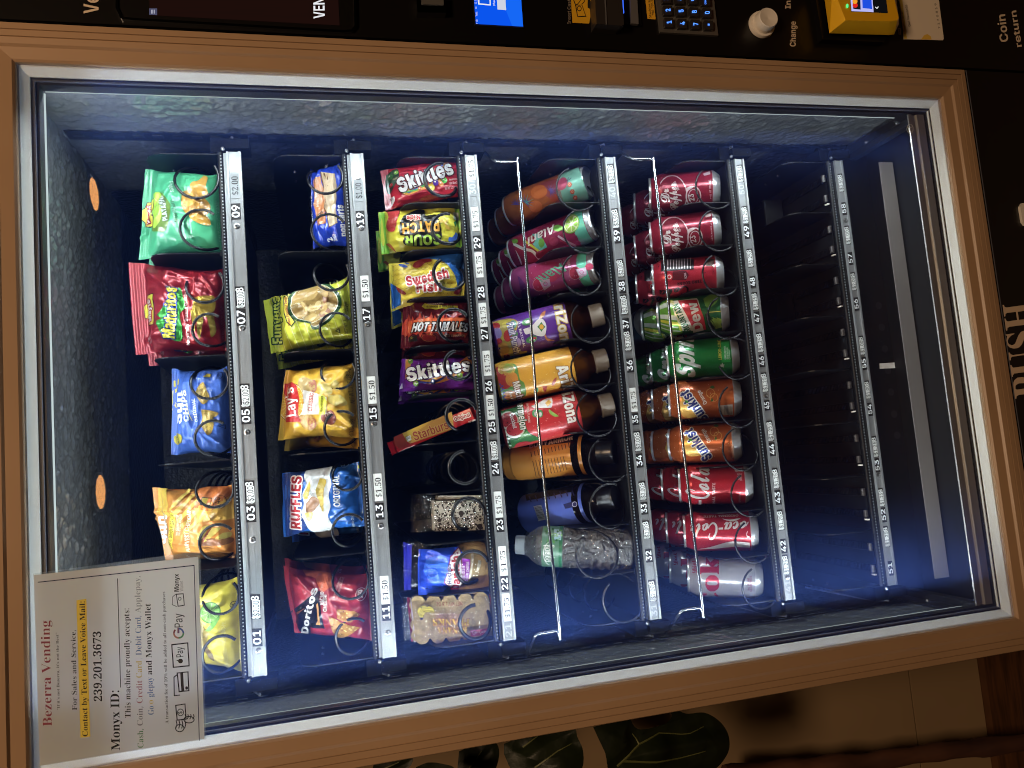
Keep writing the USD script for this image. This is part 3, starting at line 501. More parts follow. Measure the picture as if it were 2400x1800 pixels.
    # coils
    for k, (u, v, r) in enumerate(COILS.get(ti, [])):
        c = at(u, v, yf + 0.004); r_ = r * (yf - CAM[1] + 0.05) / (FOC * 2400); r_ = min(r_, c[2] - FLOOR[ti] - 0.0035) if ti < 3 else r_
        wire = (0.0021, 0.0021, 0.0028, 0.0017, 0.0017)[ti]
        if ti < 2: hand, a0 = ((-1, D2(-60)) if k % 2 == 0 else (1, D2(-50))); a0 += D2(rng.uniform(-14, 14))
        else: hand, a0 = 1, D2(START[ti][k])
        t.part('coil', coil_mesh(c, r_, hand, a0, wire, turns=5.0, pitch=(0.075, 0.075, 0.06, 0.078, 0.078)[ti]), 'wire_black', smooth=60)
    if ti == 5:
        for k in range(8):
            x0 = -W2 + k * 2 * W2 / 8; x1 = x0 + 2 * W2 / 8; xc = (x0 + x1) / 2; yy = 0.31 + (0.09 if k in (0, 1, 2, 3, 4) else 0.0) + (0.10 if k == 6 else 0)
            z0 = zf + 0.0026
            pp = t.part('pusher', join([box(xc - 0.026, xc + 0.026, yy, yy + 0.012, z0 + 0.006, z0 + 0.045, 0.002), box(xc - 0.022, xc + 0.022, yy + 0.012, yy + 0.05, z0 + 0.006, z0 + 0.03, 0.002)]), 'tray_dark')
            t.part('belt', join([box(xc - 0.024, xc - 0.012, yf + 0.012, yy, z0, z0 + 0.004), box(xc + 0.012, xc + 0.024, yf + 0.012, yy, z0, z0 + 0.004)] + [box(xc + s - 0.005, xc + s + 0.005, y, y + 0.0015, z0 + 0.004, z0 + 0.0050) for s in (-0.018, 0.018) for y in np.arange(yf + 0.014, yy - 0.002, 0.004)]), 'bracket_black', parent=pp)
            t.part('track', box(xc - 0.011, xc + 0.011, yf + 0.0125, yy, z0, z0 + 0.0025), 'tray_dark', parent=pp)
            t.part('roller', join([cyl((xc - 0.024, yf + 0.016, z0 + 0.005), (xc - 0.012, yf + 0.016, z0 + 0.005), 0.0042, 14), cyl((xc + 0.012, yf + 0.016, z0 + 0.005), (xc + 0.024, yf + 0.016, z0 + 0.005), 0.0042, 14)]), 'dark_plastic', parent=pp)
            t.part('white_tip', box(xc - 0.029, xc - 0.0268, yf + 0.012, yf + 0.020, z0 + 0.002, z0 + 0.006), 'white_plastic', parent=pp)
# retaining bars in front of the bottles and the cans
for nm, pts in (('bar', [(1156, 370), (1163, 378), (1208, 380), (1214, 398), (1240, 700), (1262, 1000), (1310, 1462), (1304, 1478), (1262, 1486), (1252, 1496), (1252, 1506)]),
                ('bar', [(1474, 358), (1482, 372), (1526, 374), (1533, 396), (1560, 640), (1590, 950), (1645, 1412), (1640, 1424), (1602, 1430), (1590, 1442), (1589, 1452)])):
    w = [at(u, v, 0.135) for u, v in pts]; w[0] = w[0] + [0.03, 0.05, 0]; w[-1] = w[-1] + [-0.03, 0.05, 0]
    vm.part('retaining_bar', tube(spline(w, 4), 0.0022, 8), 'bar_chrome', smooth=60)
# ------------------------------------------------------------------ soft packs
def homography(src, dst):
    A = []
    for (x, y), (u, v) in zip(src, dst): A += [[x, y, 1, 0, 0, 0, -u * x, -u * y], [0, 0, 0, x, y, 1, -v * x, -v * y]]
    h = np.linalg.solve(np.array(A, float), np.array(dst, float).ravel()); return np.append(h, 1).reshape(3, 3)
def hmap(Hm, p): q = np.column_stack([p, np.ones(len(p))]) @ Hm.T; return q[:, :2] / q[:, 2:]
def film(name, color, rough=0.3, metal=0.0, cvar=None):
    return mat(name, color, rough, metal, coat_weight=0.35, coat_roughness=0.12)
class Clipped(Printer):
    def add(self, geom, color, layer=1, part='lettering', clip=None):
        super().add(geom.intersection(self.t.outline(0.012)), color, layer, part, clip)
class Pack(Thing):
    """a pillow pack; quad: pixel corners top-left, top-right, bottom-right, bottom-left as the pack hangs in the machine"""
    def __init__(s, name, label, cat, quad, color, y=0.204, lean=0.12, bulge=0.024, seals=(0.10, 0.06), seed=1, crumple=1.0, metal=0.0, rough=0.28, edge=None, group=None, shape=2.6, creases=()):
        s.quad = np.array(quad, float); wb = on_plane(s.quad, (0, y, 0), FRONT); zb = min(wb[2, 2], wb[3, 2])
        s.n = np.array([0, -1.0, lean]); s.n /= np.linalg.norm(s.n); s.P0 = np.array([wb[:, 0].mean(), y, zb])
        super().__init__(name, label, cat, s.P0, group)
        s.H = homography([(0, 1), (1, 1), (1, 0), (0, 0)], s.quad); s.Hi = np.linalg.inv(s.H)
        ns, nt = 56, 72; S, Tt = np.meshgrid(np.linspace(0, 1, ns + 1), np.linspace(0, 1, nt + 1)); st, sb = seals
        tt = np.clip((Tt - sb) / max(1e-6, 1 - sb - st), 0, 1); ps = np.clip(1 - np.abs(2 * S - 1) ** shape, 0, 1) ** 0.62; pt = np.clip(1 - np.abs(2 * tt - 1) ** 3.0, 0, 1) ** 0.6; body = ps * pt
        q = np.stack([S * 3.1 + seed * 7.3, Tt * 3.6 + seed * 3.1, np.full_like(S, seed * 1.7)], -1)
        def ridge(f, sd): n = meshkit.noise(q * f, sd); return 1 - np.abs(2 * n - 1)
        d = bulge * body * (0.82 + 0.36 * meshkit.noise(q * 0.9, seed)) + crumple * body ** 0.6 * (0.0060 * (ridge(1.1, seed + 3) ** 3 - 0.3) + 0.0042 * (ridge(2.4, seed + 5) ** 2 - 0.4) + 0.0016 * (ridge(5.0, seed + 7) ** 2 - 0.4))
        rad = meshkit.noise(np.stack([S * 9 + seed, np.full_like(S, 0.5), Tt * 0.8], -1), seed + 9) - 0.5
        d += crumple * 0.007 * rad * (np.exp(-np.abs(Tt - (1 - st)) / 0.10) * (Tt < 1 - st) + np.exp(-np.abs(Tt - sb) / 0.10) * (Tt > sb)) * ps
        d += 0.0007 * np.sin(Tt * nt * 1.7) * ((Tt > 1 - st) | (Tt < sb)) + 0.003 * (meshkit.noise(np.stack([S * 3 + seed, Tt, Tt * 0], -1), seed + 13) - 0.5) * ((Tt > 1 - st) | (Tt < sb))
        for (a, b), w, amp in creases:
            pa, pb = hmap(s.Hi, np.array([a, b], float)); ab = pb - pa; L = ab @ ab; X = np.stack([S, Tt], -1) - pa; k = np.clip((X @ ab) / L, 0, 1); dist = np.linalg.norm(X - k[..., None] * ab, axis=-1)
            d += amp * np.exp(-(dist / w) ** 2)
        d = gaussian_filter(d, 0.55); s.D, s.ns, s.nt = d, ns, nt
        wob = lambda f, sd: (meshkit.noise(np.stack([f * 5 + seed, np.full_like(f, sd), f * 0], -1), seed + sd) - 0.5)
        S2 = S + 0.022 * wob(Tt, 21) * (2 * np.abs(S - 0.5)) ** 3 * crumple - 0.030 * np.sign(S - 0.5) * (2 * np.abs(S - 0.5)) ** 3 * pt; T2 = Tt + 0.014 * wob(S, 31) * (2 * np.abs(Tt - 0.5)) ** 4 * crumple
        s.S2 = S2
        base = on_plane(hmap(s.H, np.stack([S2.ravel(), T2.ravel()], 1)), s.P0, s.n); front = base + s.n * d.ravel()[:, None]; back = base - s.n * (0.55 * bulge * body).ravel()[:, None]
        n = len(base); V = np.vstack([front, back]); F = []
        I = np.arange(n).reshape(nt + 1, ns + 1); a, b, c, e = I[:-1, :-1].ravel(), I[:-1, 1:].ravel(), I[1:, 1:].ravel(), I[1:, :-1].ravel()
        F = np.vstack([np.stack([a, b, c], 1), np.stack([a, c, e], 1)]); F = np.vstack([F, F[:, ::-1] + n])
        tb = np.cross(V[F[0, 1]] - V[F[0, 0]], V[F[0, 2]] - V[F[0, 0]])
        if tb @ s.n < 0: F = F[:, ::-1]
        mn = (color + '_' if not color.startswith('#') else 'film_' + color[1:] + '_') + f'{int(metal*10)}_{int(rough*100)}'
        if color.startswith('#'): film(mn, dull(C(color)), rough, metal)
        else: mn = color
        s.part('wrapper', trimesh.Trimesh(V, F, process=False), mn, smooth=50)
        s.pr = Clipped(s, s.surf, 'ink_foil' if metal > 0.25 else 'ink_film', edge=6.0, first=0.0005, step=0.00025)
    def surf(s, v):
        st = hmap(s.Hi, v); S, Tt = np.clip(st[:, 0], 0, 1), np.clip(st[:, 1], 0, 1)
        d = map_coordinates(s.D, [Tt * s.nt, S * s.ns], order=1, mode='nearest'); base = on_plane(v, s.P0, s.n); N = np.tile(s.n, (len(v), 1))
        return base + N * d[:, None], N
    def outline(s, m=0.03): return Polygon(hmap(s.H, np.array([(m, m * 0.5), (1 - m, m * 0.5), (1 - m, 1 - m * 0.5), (m, 1 - m * 0.5)]))).buffer(0)
    def st(s, *p): q = hmap(s.H, np.array(p, float)); return [tuple(x) for x in q] if len(p) > 1 else tuple(q[0])
def k1(o, *pts): return [o(p) for p in pts]

# --- top tray
c = Crop(300, 330, 0.1929)
b = Pack('snack_bag', 'green bag of salted plantain chips over price label 09', 'chip bag', [(326, 608), (340, 396), (523, 408), (529, 590)], '#3fa877', seed=3, bulge=0.026, creases=[(((345, 540), (420, 450)), 0.03, 0.006), (((330, 560), (400, 480)), 0.02, 0.005)])
p = b.pr; ol = b.outline()
p.add(c.g(blob([(345, 690), (470, 700), (560, 800), (600, 900), (530, 1140), (430, 1160), (330, 1110), (420, 900)])), '#5a7a1e', 1, 'picture'); p.add(c.g(blob([(345, 690), (440, 690), (480, 760), (490, 900), (440, 1060), (360, 1100), (380, 900)])), '#a2cf2e', 2, 'picture')
for a in ((370, 750), (460, 740), (440, 960), (480, 860)): p.add(c.g(line([(470, 850), a], 9)), '#d7ee86', 3, 'picture')
p.add(c.g(poly((238, 752), (365, 742), (378, 990), (345, 1080), (235, 1075), (205, 1000), (150, 960), (160, 850), (205, 820))), '#1a1a10', 2, 'logo'); p.add(c.g(poly((246, 760), (357, 752), (368, 985), (338, 1070), (240, 1064), (214, 992), (165, 955), (172, 856), (214, 828))), '#f2dc2a', 3, 'logo')
p.text('Mayté', c((318, 1040)), c((310, 790)), 13, '#f4f0e6', layer=5, part='logo', font='black', edgecolor='#a01c22', grow=2.4)
p.text('PLATANO', c((560, 1040)), c((520, 760)), 12, '#c9d2c8', layer=5, part='lettering', font='black', edgecolor='#556b4c', grow=1); p.text('salted', c((640, 720)), c((610, 560)), 9, '#c4e4d4', layer=4, font='sans'); p.text('Plantain', c((700, 1060)), c((640, 800)), 11, '#1f5238', layer=4, font='sans')
p.add(c.g(blob([(960, 470), (1005, 500), (1000, 620), (1025, 720), (960, 740), (870, 720), (830, 640), (850, 580), (900, 560)])), '#b98a2c', 2, 'picture'); p.add(c.g(blob([(740, 700), (860, 690), (1000, 780), (1045, 860), (1010, 960), (900, 980), (780, 960), (720, 840)])), '#a87a1c', 3, 'picture')
p.add(c.g(blob([(790, 930), (900, 950), (1010, 980), (1055, 1050), (1030, 1090), (930, 1080), (890, 1060), (840, 1030)])), '#bb8a20', 4, 'picture'); p.add(c.g(blob([(745, 720), (840, 720), (900, 780), (880, 850), (790, 880), (730, 800)])), '#c99c3a', 4, 'picture')
p.text('ALWAYS FRESH AND CRUNCHY!', c((1150, 1240)), c((1120, 760)), 6, '#8fd0b0', font='thin'); p.done()
b.copy((0.006, 0.07, 0.002), 'second green chip bag, mostly hidden behind the green bag over label 09', None)
c = Crop(300, 600, 0.1929)
b = Pack('snack_bag', 'shiny red bag of sweet plantain chips over price label 07', 'chip bag', [(318, 832), (302, 616), (531, 630), (537, 822)], '#8c0f1c', seed=8, metal=0.4, rough=0.3, seals=(0.16, 0.05), bulge=0.026, crumple=1.35, creases=[(((350, 640), (430, 700)), 0.03, 0.006), (((400, 640), (470, 660)), 0.025, 0.006), (((480, 650), (510, 690)), 0.02, 0.006), (((350, 800), (400, 780)), 0.03, 0.006)])
p = b.pr
p.add(c.g(poly((245, 500), (360, 484), (378, 872), (252, 850), (248, 770), (208, 760), (196, 620), (225, 575))), '#19150c', 1, 'logo'); p.add(c.g(poly((252, 508), (352, 494), (368, 862), (260, 842), (256, 764), (216, 752), (205, 622), (232, 582))), '#efe02c', 2, 'logo')
p.text('Mayté', c((330, 812)), c((312, 552)), 13, '#f2eee4', layer=4, part='logo', font='black', edgecolor='#a3161d', grow=2.6)
p.add(c.g(blob([(405, 750), (480, 670), (490, 640), (600, 520), (690, 430), (745, 560), (760, 680), (690, 760), (720, 900), (700, 1050), (600, 1050), (470, 960), (415, 830), (470, 800)])), '#2f8f2c', 1, 'picture')
p.text('Maduritos', c((630, 1040)), c((672, 440)), 26, '#f3e21c', layer=4, part='logo', font='black', edgecolor='#1c2f74', grow=2.6); p.text('Maduritos', c((630, 1040)), c((672, 440)), 26, '#c8d6ee', layer=3, part='logo', font='black', grow=4.2)
p.text('Naturally Sweet Plantains', c((800, 1110)), c((790, 400)), 7.5, '#e2b8b4', font='bold'); p.text('the ORIGINAL', c((320, 1070)), c((310, 960)), 4.5, '#e2b8b4', font='sans'); p.add(c.g(ring((302, 1018), 38, 60, 5)), '#e2b8b4', 2)
for pts, cl in (([(870, 560), (1080, 520), (1090, 700), (940, 760), (850, 740)], '#a58a1c'), ([(830, 700), (880, 740), (875, 930), (850, 930), (840, 800)], '#c4ac34'), ([(900, 760), (970, 800), (930, 1020), (900, 980)], '#8f7a20'), ([(1020, 760), (1080, 740), (1100, 930), (1050, 1010), (1030, 900)], '#8a7622'), ([(960, 690), (1060, 680), (1050, 770), (970, 770)], '#b89c2a')): p.add(c.g(blob(pts)), cl, 2, 'picture')
p.text('ALWAYS FRESH AND CRUNCHY', c((1186, 1110)), c((1170, 620)), 5, '#b5666a', font='thin'); p.done()
b.copy((-0.008, 0.06, -0.004), 'second red chip bag half hidden behind the front red bag over label 07')
c = Crop(340, 820, 0.1808)
b = Pack('snack_bag', 'blue bag of multigrain chips with a yellow sun over price label 05', 'chip bag', [(401, 1068), (404, 866), (541, 858), (549, 1064)], '#3f66c0', seed=12, bulge=0.024, crumple=1.1, creases=[(((470, 1010), (530, 1045)), 0.03, 0.007)])
p = b.pr; p.add(c.g(ring((470, 620), 150, 130, 42).intersection(sbox(300, 440, 460, 770)).union(ring((440, 625), 118, 128, 36).intersection(sbox(300, 480, 430, 760)))), '#d9c81e', 1, 'logo')
for a, bb in (((325, 825), (345, 770)), ((300, 740), (312, 700)), ((318, 500), (325, 455)), ((385, 470), (385, 410)), ((465, 455), (462, 400))): p.add(c.g(line([a, bb], 26)), '#d9c81e', 1, 'logo')
p.text('Sun', c((550, 975)), c((545, 560)), 22, '#dfe6ee', font='black', part='logo'); p.text('CHIPS', c((655, 950)), c((600, 545)), 13, '#d8e2ea', font='black', part='logo', shear=0.2); p.add(c.g(line([(680, 930), (600, 720)], 8)), '#c9c13a', 3, 'logo')
p.text('ORIGINAL', c((760, 950)), c((720, 650)), 8, '#d5dfee', font='bold', shear=0.2); p.add(c.g(blob([(400, 1110), (460, 1085), (530, 1120), (520, 1200), (440, 1235), (380, 1190), (375, 1130)])), '#b0a01a', 2, 'badge'); p.text('HEART', c((445, 1205)), c((430, 1110)), 5, '#1f2a20', layer=4, part='badge'); p.text('HEALTHY', c((500, 1215)), c((482, 1092)), 5.5, '#1f2a20', layer=4, part='badge')
for pts, cl in (([(770, 460), (820, 445), (870, 560), (890, 640), (850, 710), (810, 720), (760, 660), (720, 580), (745, 520)], '#a08632'), ([(775, 480), (812, 470), (850, 600), (820, 640), (780, 560)], '#c6a948'), ([(800, 790), (900, 800), (1000, 830), (980, 870), (940, 900), (950, 1000), (900, 1110), (850, 1080), (790, 990), (810, 900)], '#a2883a'), ([(820, 900), (900, 920), (920, 1000), (870, 1060), (820, 1000)], '#c9ad4c')): p.add(c.g(blob(pts)), cl, 2, 'picture')
p.add(c.g(poly((800, 370), (850, 320), (890, 330), (885, 372))), '#a3921e', 2, 'badge'); p.add(c.g(ring((990, 345), 45, 50, 6)), '#1e2f66', 2, 'badge'); p.text('PER', c((1005, 375)), c((1000, 318)), 5, '#1e2f66'); p.add(c.g(poly((1005, 1000), (1065, 970), (1070, 1030)).difference(poly((1018, 1000), (1058, 982), (1060, 1020)))), '#1e2f66', 2, 'badge'); p.done()
c = Crop(340, 1080, 0.1929)
b = Pack('snack_bag', 'orange and yellow bag of cheddar chips over price label 03', 'chip bag', [(388, 1306), (356, 1142), (553, 1136), (560, 1298)], '#d58a30', seed=17, bulge=0.03, crumple=1.4, lean=0.2, creases=[(((360, 1200), (440, 1190)), 0.03, 0.007), (((400, 1140), (470, 1160)), 0.03, -0.006)])
p = b.pr; ol = b.outline()
p.add(c.g(poly((165, 330), (290, 330), (420, 640), (330, 700), (170, 640))), '#e0b93c', 1, 'picture')
for k in range(5): p.add(c.g(poly((420 + 40 * k, 560 + 70 * k), (560 + 70 * k, 330 + 60 * k), (600 + 70 * k, 350 + 60 * k), (450 + 40 * k, 590 + 70 * k))), '#e8c350', 1, 'picture', clip=ol)
p.add(c.g(poly((700, 560), (1120, 400), (1125, 700), (760, 720))), '#d9a83a', 1, 'picture'); p.add(c.g(poly((690, 330), (1000, 260), (1060, 400), (900, 600), (700, 560))), '#c9702c', 1, 'picture')
p.add(c.g(poly((380, 200), (1050, 300), (1050, 240), (600, 170))), '#cfccc6', 2, 'panel', clip=ol)
p.text('Sun', c((255, 1020)), c((262, 660)), 24, '#f0ede4', font='black', part='logo'); p.text('CHIPS', c((320, 945)), c((378, 640)), 20, '#f0ede4', font='black', part='logo')
p.add(c.g(poly((345, 1035), (420, 1050), (492, 620), (430, 600))), '#f0d926', 2, 'badge'); p.text('100% WHOLE GRAIN', c((405, 1045)), c((478, 632)), 9, '#3a2a10', layer=4, part='badge', font='sans'); p.text('NO COLORS FROM', c((512, 880)), c((530, 640)), 5, '#f0e2c4'); p.text('ARTIFICIAL SOURCES', c((542, 880)), c((562, 625)), 4.5, '#f0e2c4')
p.text('HARVEST CHEDDAR', c((640, 1080)), c((655, 590)), 8.5, '#f4ead2', font='bold', shear=0.15)
for pts, cl in (([(800, 780), (860, 770), (800, 920), (740, 910)], '#d9c45a'), ([(890, 800), (980, 800), (900, 900), (820, 950)], '#d9c45a'), ([(1000, 860), (1060, 860), (1050, 920), (930, 930)], '#d0b850'), ([(860, 830), (890, 800), (820, 950), (800, 930)], '#94453a'), ([(740, 920), (1060, 925), (1040, 1000), (800, 1000)], '#8f5a34')): p.add(c.g(blob(pts)), cl, 2, 'picture')
p.add(c.g(poly((760, 430), (900, 440), (890, 530), (755, 520)).difference(poly((770, 440), (890, 450), (882, 520), (766, 511)))), '#3a2a14', 2, 'badge'); p.add(c.g(poly((770, 440), (840, 446), (836, 516), (766, 511))), '#bfa42a', 2, 'badge'); p.text('140', c((985, 550)), c((975, 430)), 9, '#4a2a22', font='bold', part='badge'); p.add(c.g(ring((975, 490), 55, 80, 5)), '#4a2a22', 2, 'badge'); p.done()
b.copy((-0.012, 0.065, 0.012), 'second orange chip bag peeking out behind the cheddar bag over label 03')
c = Crop(420, 1300, 0.1929)
b = Pack('snack_bag', 'yellow bag of lime chips partly covered by the taped paper notice', 'chip bag', [(390, 1545), (388, 1372), (566, 1352), (574, 1574)], '#dcc81c', seed=23, bulge=0.026, crumple=1.1, creases=[(((470, 1405), (560, 1350)), 0.04, 0.006), (((500, 1530), (572, 1575)), 0.04, 0.006)])
p = b.pr; p.add(c.g(ell((440, 660), 112, 125)), '#4f8a34', 1, 'picture'); p.add(c.g(ell((440, 655), 100, 112)), '#8cc65a', 2, 'picture')
for k in range(9): a = k * 2 * math.pi / 9; p.add(c.g(line([(440, 655), (440 + 92 * math.cos(a), 655 + 102 * math.sin(a))], 6)), '#c4e3a0', 3, 'picture')
p.add(c.g(blob([(390, 870), (480, 760), (550, 720), (500, 820), (440, 880)])), '#7bb84a', 2, 'picture'); p.add(c.g(blob([(250, 690), (320, 760), (420, 900), (360, 980), (250, 940)])), '#a08a34', 1, 'picture'); p.add(c.g(blob([(290, 980), (400, 960), (360, 1110), (310, 1080)])), '#b49a3a', 2, 'picture'); p.add(c.g(blob([(370, 1090), (420, 1060), (480, 1230), (440, 1230)])), '#8f742c', 2, 'picture')
p.add(c.g(ring((678, 595), 38, 42, 7)), '#2c2a10', 2, 'badge'); p.text('K', c((690, 618)), c((690, 574)), 6.5, '#2c2a10', part='badge'); p.text('ALWAYS FRESH AND CRUNCHY!', c((628, 1360)), c((605, 780)), 7, '#eee48a', font='thin'); p.done()

# --- second tray
c = Crop(620, 350, 0.1808)
b = Pack('pastry_pack', 'blue foil pack of two toaster pastries over price label 19', 'pastry pack', [(734, 584), (728, 398), (806, 376), (824, 580)], '#1238b4', y=0.20, lean=0.55, seed=31, bulge=0.014, seals=(0.04, 0.04), crumple=0.9, metal=0.15, rough=0.25, shape=5, creases=[(((800, 380), (815, 440)), 0.05, 0.004)])
p = b.pr; p.add(c.g(poly((685, 430), (790, 395), (800, 480), (830, 560), (850, 700), (870, 1000), (755, 1030), (700, 640))), '#b3703a', 1, 'picture'); p.add(c.g(poly((790, 340), (960, 350), (975, 480), (985, 700), (1005, 990), (910, 1055), (880, 900), (840, 790), (825, 700), (800, 640), (820, 520), (800, 420))), '#5f3a20', 1, 'picture'); p.add(c.g(poly((805, 338), (960, 350), (975, 480), (985, 700), (1005, 990), (915, 1040), (895, 900), (860, 800), (850, 700), (825, 640), (838, 520), (822, 420))), '#c0ab88', 2, 'picture')
p.add(c.g(line([(730, 930), (830, 850)], 14)), '#4a2a1c', 3, 'picture'); p.add(c.g(line([(745, 945), (840, 862)], 10)), '#6e4428', 3, 'picture')
p.text('pop·tarts', c((660, 960)), c((640, 620)), 13, '#d8dfea', font='black', part='logo', shear=0.2); p.text('pop·tarts', c((1085, 1140)), c((1050, 740)), 10.5, '#d8dfea', font='black', part='logo', shear=-0.2); p.text('2', c((945, 1205)), c((925, 1165)), 13, '#dfe6ee', font='black'); p.text('TOASTER', c((975, 1210)), c((958, 1130)), 4, '#c2ccdd'); p.text('PASTRIES', c((998, 1210)), c((980, 1130)), 4, '#c2ccdd'); p.text('USA', c((862, 268)), c((855, 190)), 6, '#c2ccdd'); p.text('frosted', c((740, 760)), c((745, 560)), 5, '#e2cfb4')
p.text('brown sugar', c((780, 790)), c((765, 570)), 5, '#e2cfb4'); p.add(c.g(poly((1000, 160), (1020, 150), (1085, 640), (1065, 660))), '#0c0d14', 2, 'panel'); p.done()
c = Crop(600, 600, 0.1929)
b = Pack('snack_bag', 'lime yellow bag of onion rings with a round window over price label 17', 'chip bag', [(636, 830), (618, 706), (824, 648), (842, 792)], '#c7cf1e', seed=37, bulge=0.03, seals=(0.17, 0.06), crumple=1.2, rough=0.22, creases=[(((640, 700), (700, 690)), 0.03, 0.007), (((700, 810), (830, 790)), 0.03, 0.006)])
p = b.pr; ol = b.outline(0.0)
for k in range(14): p.add(c.g(line([(600 + 90 * k - 200, 1250), (250 + 90 * k - 200, 200)], 7)), '#e3e884', 1, 'picture', clip=ol)
pl_ = blob([(425, 520), (560, 390), (720, 335), (900, 370), (1030, 500), (1050, 640), (960, 800), (800, 920), (720, 930), (690, 870), (600, 850), (520, 830), (440, 740), (420, 620)])
p.add(c.g(pl_), '#1f4a26', 2, 'picture'); p.add(c.g(affinity.scale(pl_, 0.88, 0.9)), '#e8e6cc', 3, 'picture'); p.add(c.g(affinity.scale(pl_, 0.85, 0.87)), '#a98c4a', 4, 'picture')
r2 = random.Random(4)
for k in range(16): a = r2.uniform(0, 6.28); q = 0.9 * math.sqrt(r2.random()); x, y = 740 + 230 * q * math.cos(a), 620 + 210 * q * math.sin(a); p.add(c.g(ell((x, y), r2.uniform(50, 90), r2.uniform(18, 42), r2.uniform(0, 180))), r2.choice(['#cdb36e', '#d8c283', '#b99a55', '#8f5f3e', '#c2a560']), 5 + k % 3, 'picture', clip=c.g(affinity.scale(pl_, 0.85, 0.87)))
p.text('Funyuns', c((320, 1070)), c((300, 500)), 22, '#b7c63a', font='black', part='logo', edgecolor='#1c4426', grow=3.0); p.add(c.g(poly((352, 520), (405, 500), (430, 560), (440, 740), (530, 850), (480, 910), (410, 850), (375, 740))), '#17301c', 3, 'logo'); p.add(c.g(poly((362, 530), (400, 512), (418, 560), (430, 745), (510, 850), (478, 895), (420, 842), (388, 735))), '#d9c41e', 4, 'logo')
p.text('Onion Flavored Rings', c((470, 890)), c((395, 525)), 7, '#8c2a1c', layer=6, font='bold', part='logo'); p.text('100', c((965, 318)), c((960, 268)), 8, '#3a4418'); p.add(c.g(ring((972, 300), 78, 46, 5)), '#3a4418', 2); p.text('CALORIES', c((1000, 328)), c((998, 265)), 3.6, '#3a4418'); p.text('NET WT. 3/4 OZ. (21.2 g)', c((1125, 960)), c((1120, 580)), 8, '#3a4418', font='sans'); p.add(c.g(poly((975, 940), (1030, 905), (1040, 960)).difference(poly((992, 938), (1022, 918), (1028, 948)))), '#3a4418', 2); p.done()
b.copy((-0.016, 0.06, -0.006), 'second lime yellow bag showing a corner behind the onion ring bag over label 17')
c = Crop(630, 830, 0.1808)
b = Pack('snack_bag', 'yellow bag of classic potato chips with a red banner over price label 15', 'chip bag', [(652, 1034), (669, 870), (845, 846), (848, 1026)], '#dfae14', seed=41, bulge=0.032, seals=(0.07, 0.07), crumple=1.2, creases=[(((790, 900), (840, 850)), 0.04, 0.006), (((780, 960), (845, 1010)), 0.03, 0.007)])
p = b.pr; p.add(c.g(ell((315, 640), 205, 245)), '#7a4a1c', 1, 'logo'); p.add(c.g(ell((315, 640), 198, 238)), '#efe3b8', 2, 'logo'); p.add(c.g(ell((315, 640), 190, 228)), '#d9a212', 3, 'logo')
for k in range(26): a = k * 2 * math.pi / 26; p.add(c.g(line([(315 + 60 * math.cos(a), 640 + 60 * math.sin(a)), (315 + 182 * math.cos(a), 640 + 220 * math.sin(a))], 5)), '#ecd768', 4, 'logo')
p.add(c.g(poly((178, 385), (330, 380), (395, 430), (440, 600), (420, 790), (455, 890), (240, 890), (225, 640))), '#b81c1e', 5, 'logo'); p.text("Lay's", c((400, 820)), c((352, 440)), 26, '#f2ede6', layer=7, font='bold', part='logo')
p.add(c.g(poly((490, 492), (640, 530), (790, 590), (785, 800), (445, 802), (500, 700))), '#e6e3da', 3, 'panel'); p.add(c.g(poly((690, 545), (770, 575), (790, 640), (770, 800), (690, 800))), '#d8dc2a', 4, 'panel'); p.text('CLASSIC', c((602, 765)), c((628, 535)), 9, '#b01f28', layer=5, font='bold'); p.text('REAL POTATOES', c((735, 770)), c((750, 575)), 4.6, '#4a4414', layer=5, font='bold')
for pts, cl in (([(430, 340), (520, 330), (620, 390), (640, 500), (540, 520), (450, 480), (415, 400)], '#b59a5c'), ([(560, 400), (640, 370), (660, 480), (600, 530)], '#b0705a'), ([(700, 420), (820, 420), (860, 530), (760, 550)], '#d9c45e'), ([(840, 400), (900, 370), (945, 420), (930, 500), (850, 460)], '#cdb654'), ([(810, 560), (960, 560), (1040, 660), (930, 700), (820, 650)], '#d4bf5c'), ([(430, 820), (560, 800), (640, 880), (600, 990), (500, 980), (440, 900)], '#c0964a'), ([(540, 840), (640, 860), (640, 960), (560, 970)], '#a85f3c'), ([(720, 810), (840, 750), (900, 830), (870, 920), (780, 920), (720, 870)], '#8c4436'), ([(760, 790), (830, 770), (850, 830), (790, 850)], '#d2cdc2')): p.add(c.g(blob(pts)), cl, 2, 'picture')
p.text('NET WT. 1 OZ. (28.3 g)', c((1120, 645)), c((1060, 190)), 8.5, '#40300c', font='sans'); p.text('POTATO CHIPS', c((1100, 1080)), c((1118, 850)), 8.5, '#40300c', font='sans'); p.add(c.g(line([(1118, 110), (1150, 560)], 14)), '#ded8c2', 2, 'panel'); p.done()
b.copy((-0.014, 0.07, -0.004), 'second yellow potato chip bag showing behind the classic bag over label 15')
c = Crop(640, 1040, 0.1808)
b = Pack('snack_bag', 'blue and white bag of ridged potato chips over price label 13', 'chip bag', [(664, 1260), (662, 1110), (842, 1082), (858, 1232)], '#1b62bb', seed=47, bulge=0.03, seals=(0.1, 0.08), crumple=1.2, creases=[(((800, 1100), (860, 1130)), 0.04, 0.006), (((820, 1230), (860, 1210)), 0.03, 0.007)])
p = b.pr; ol = b.outline(0.01)
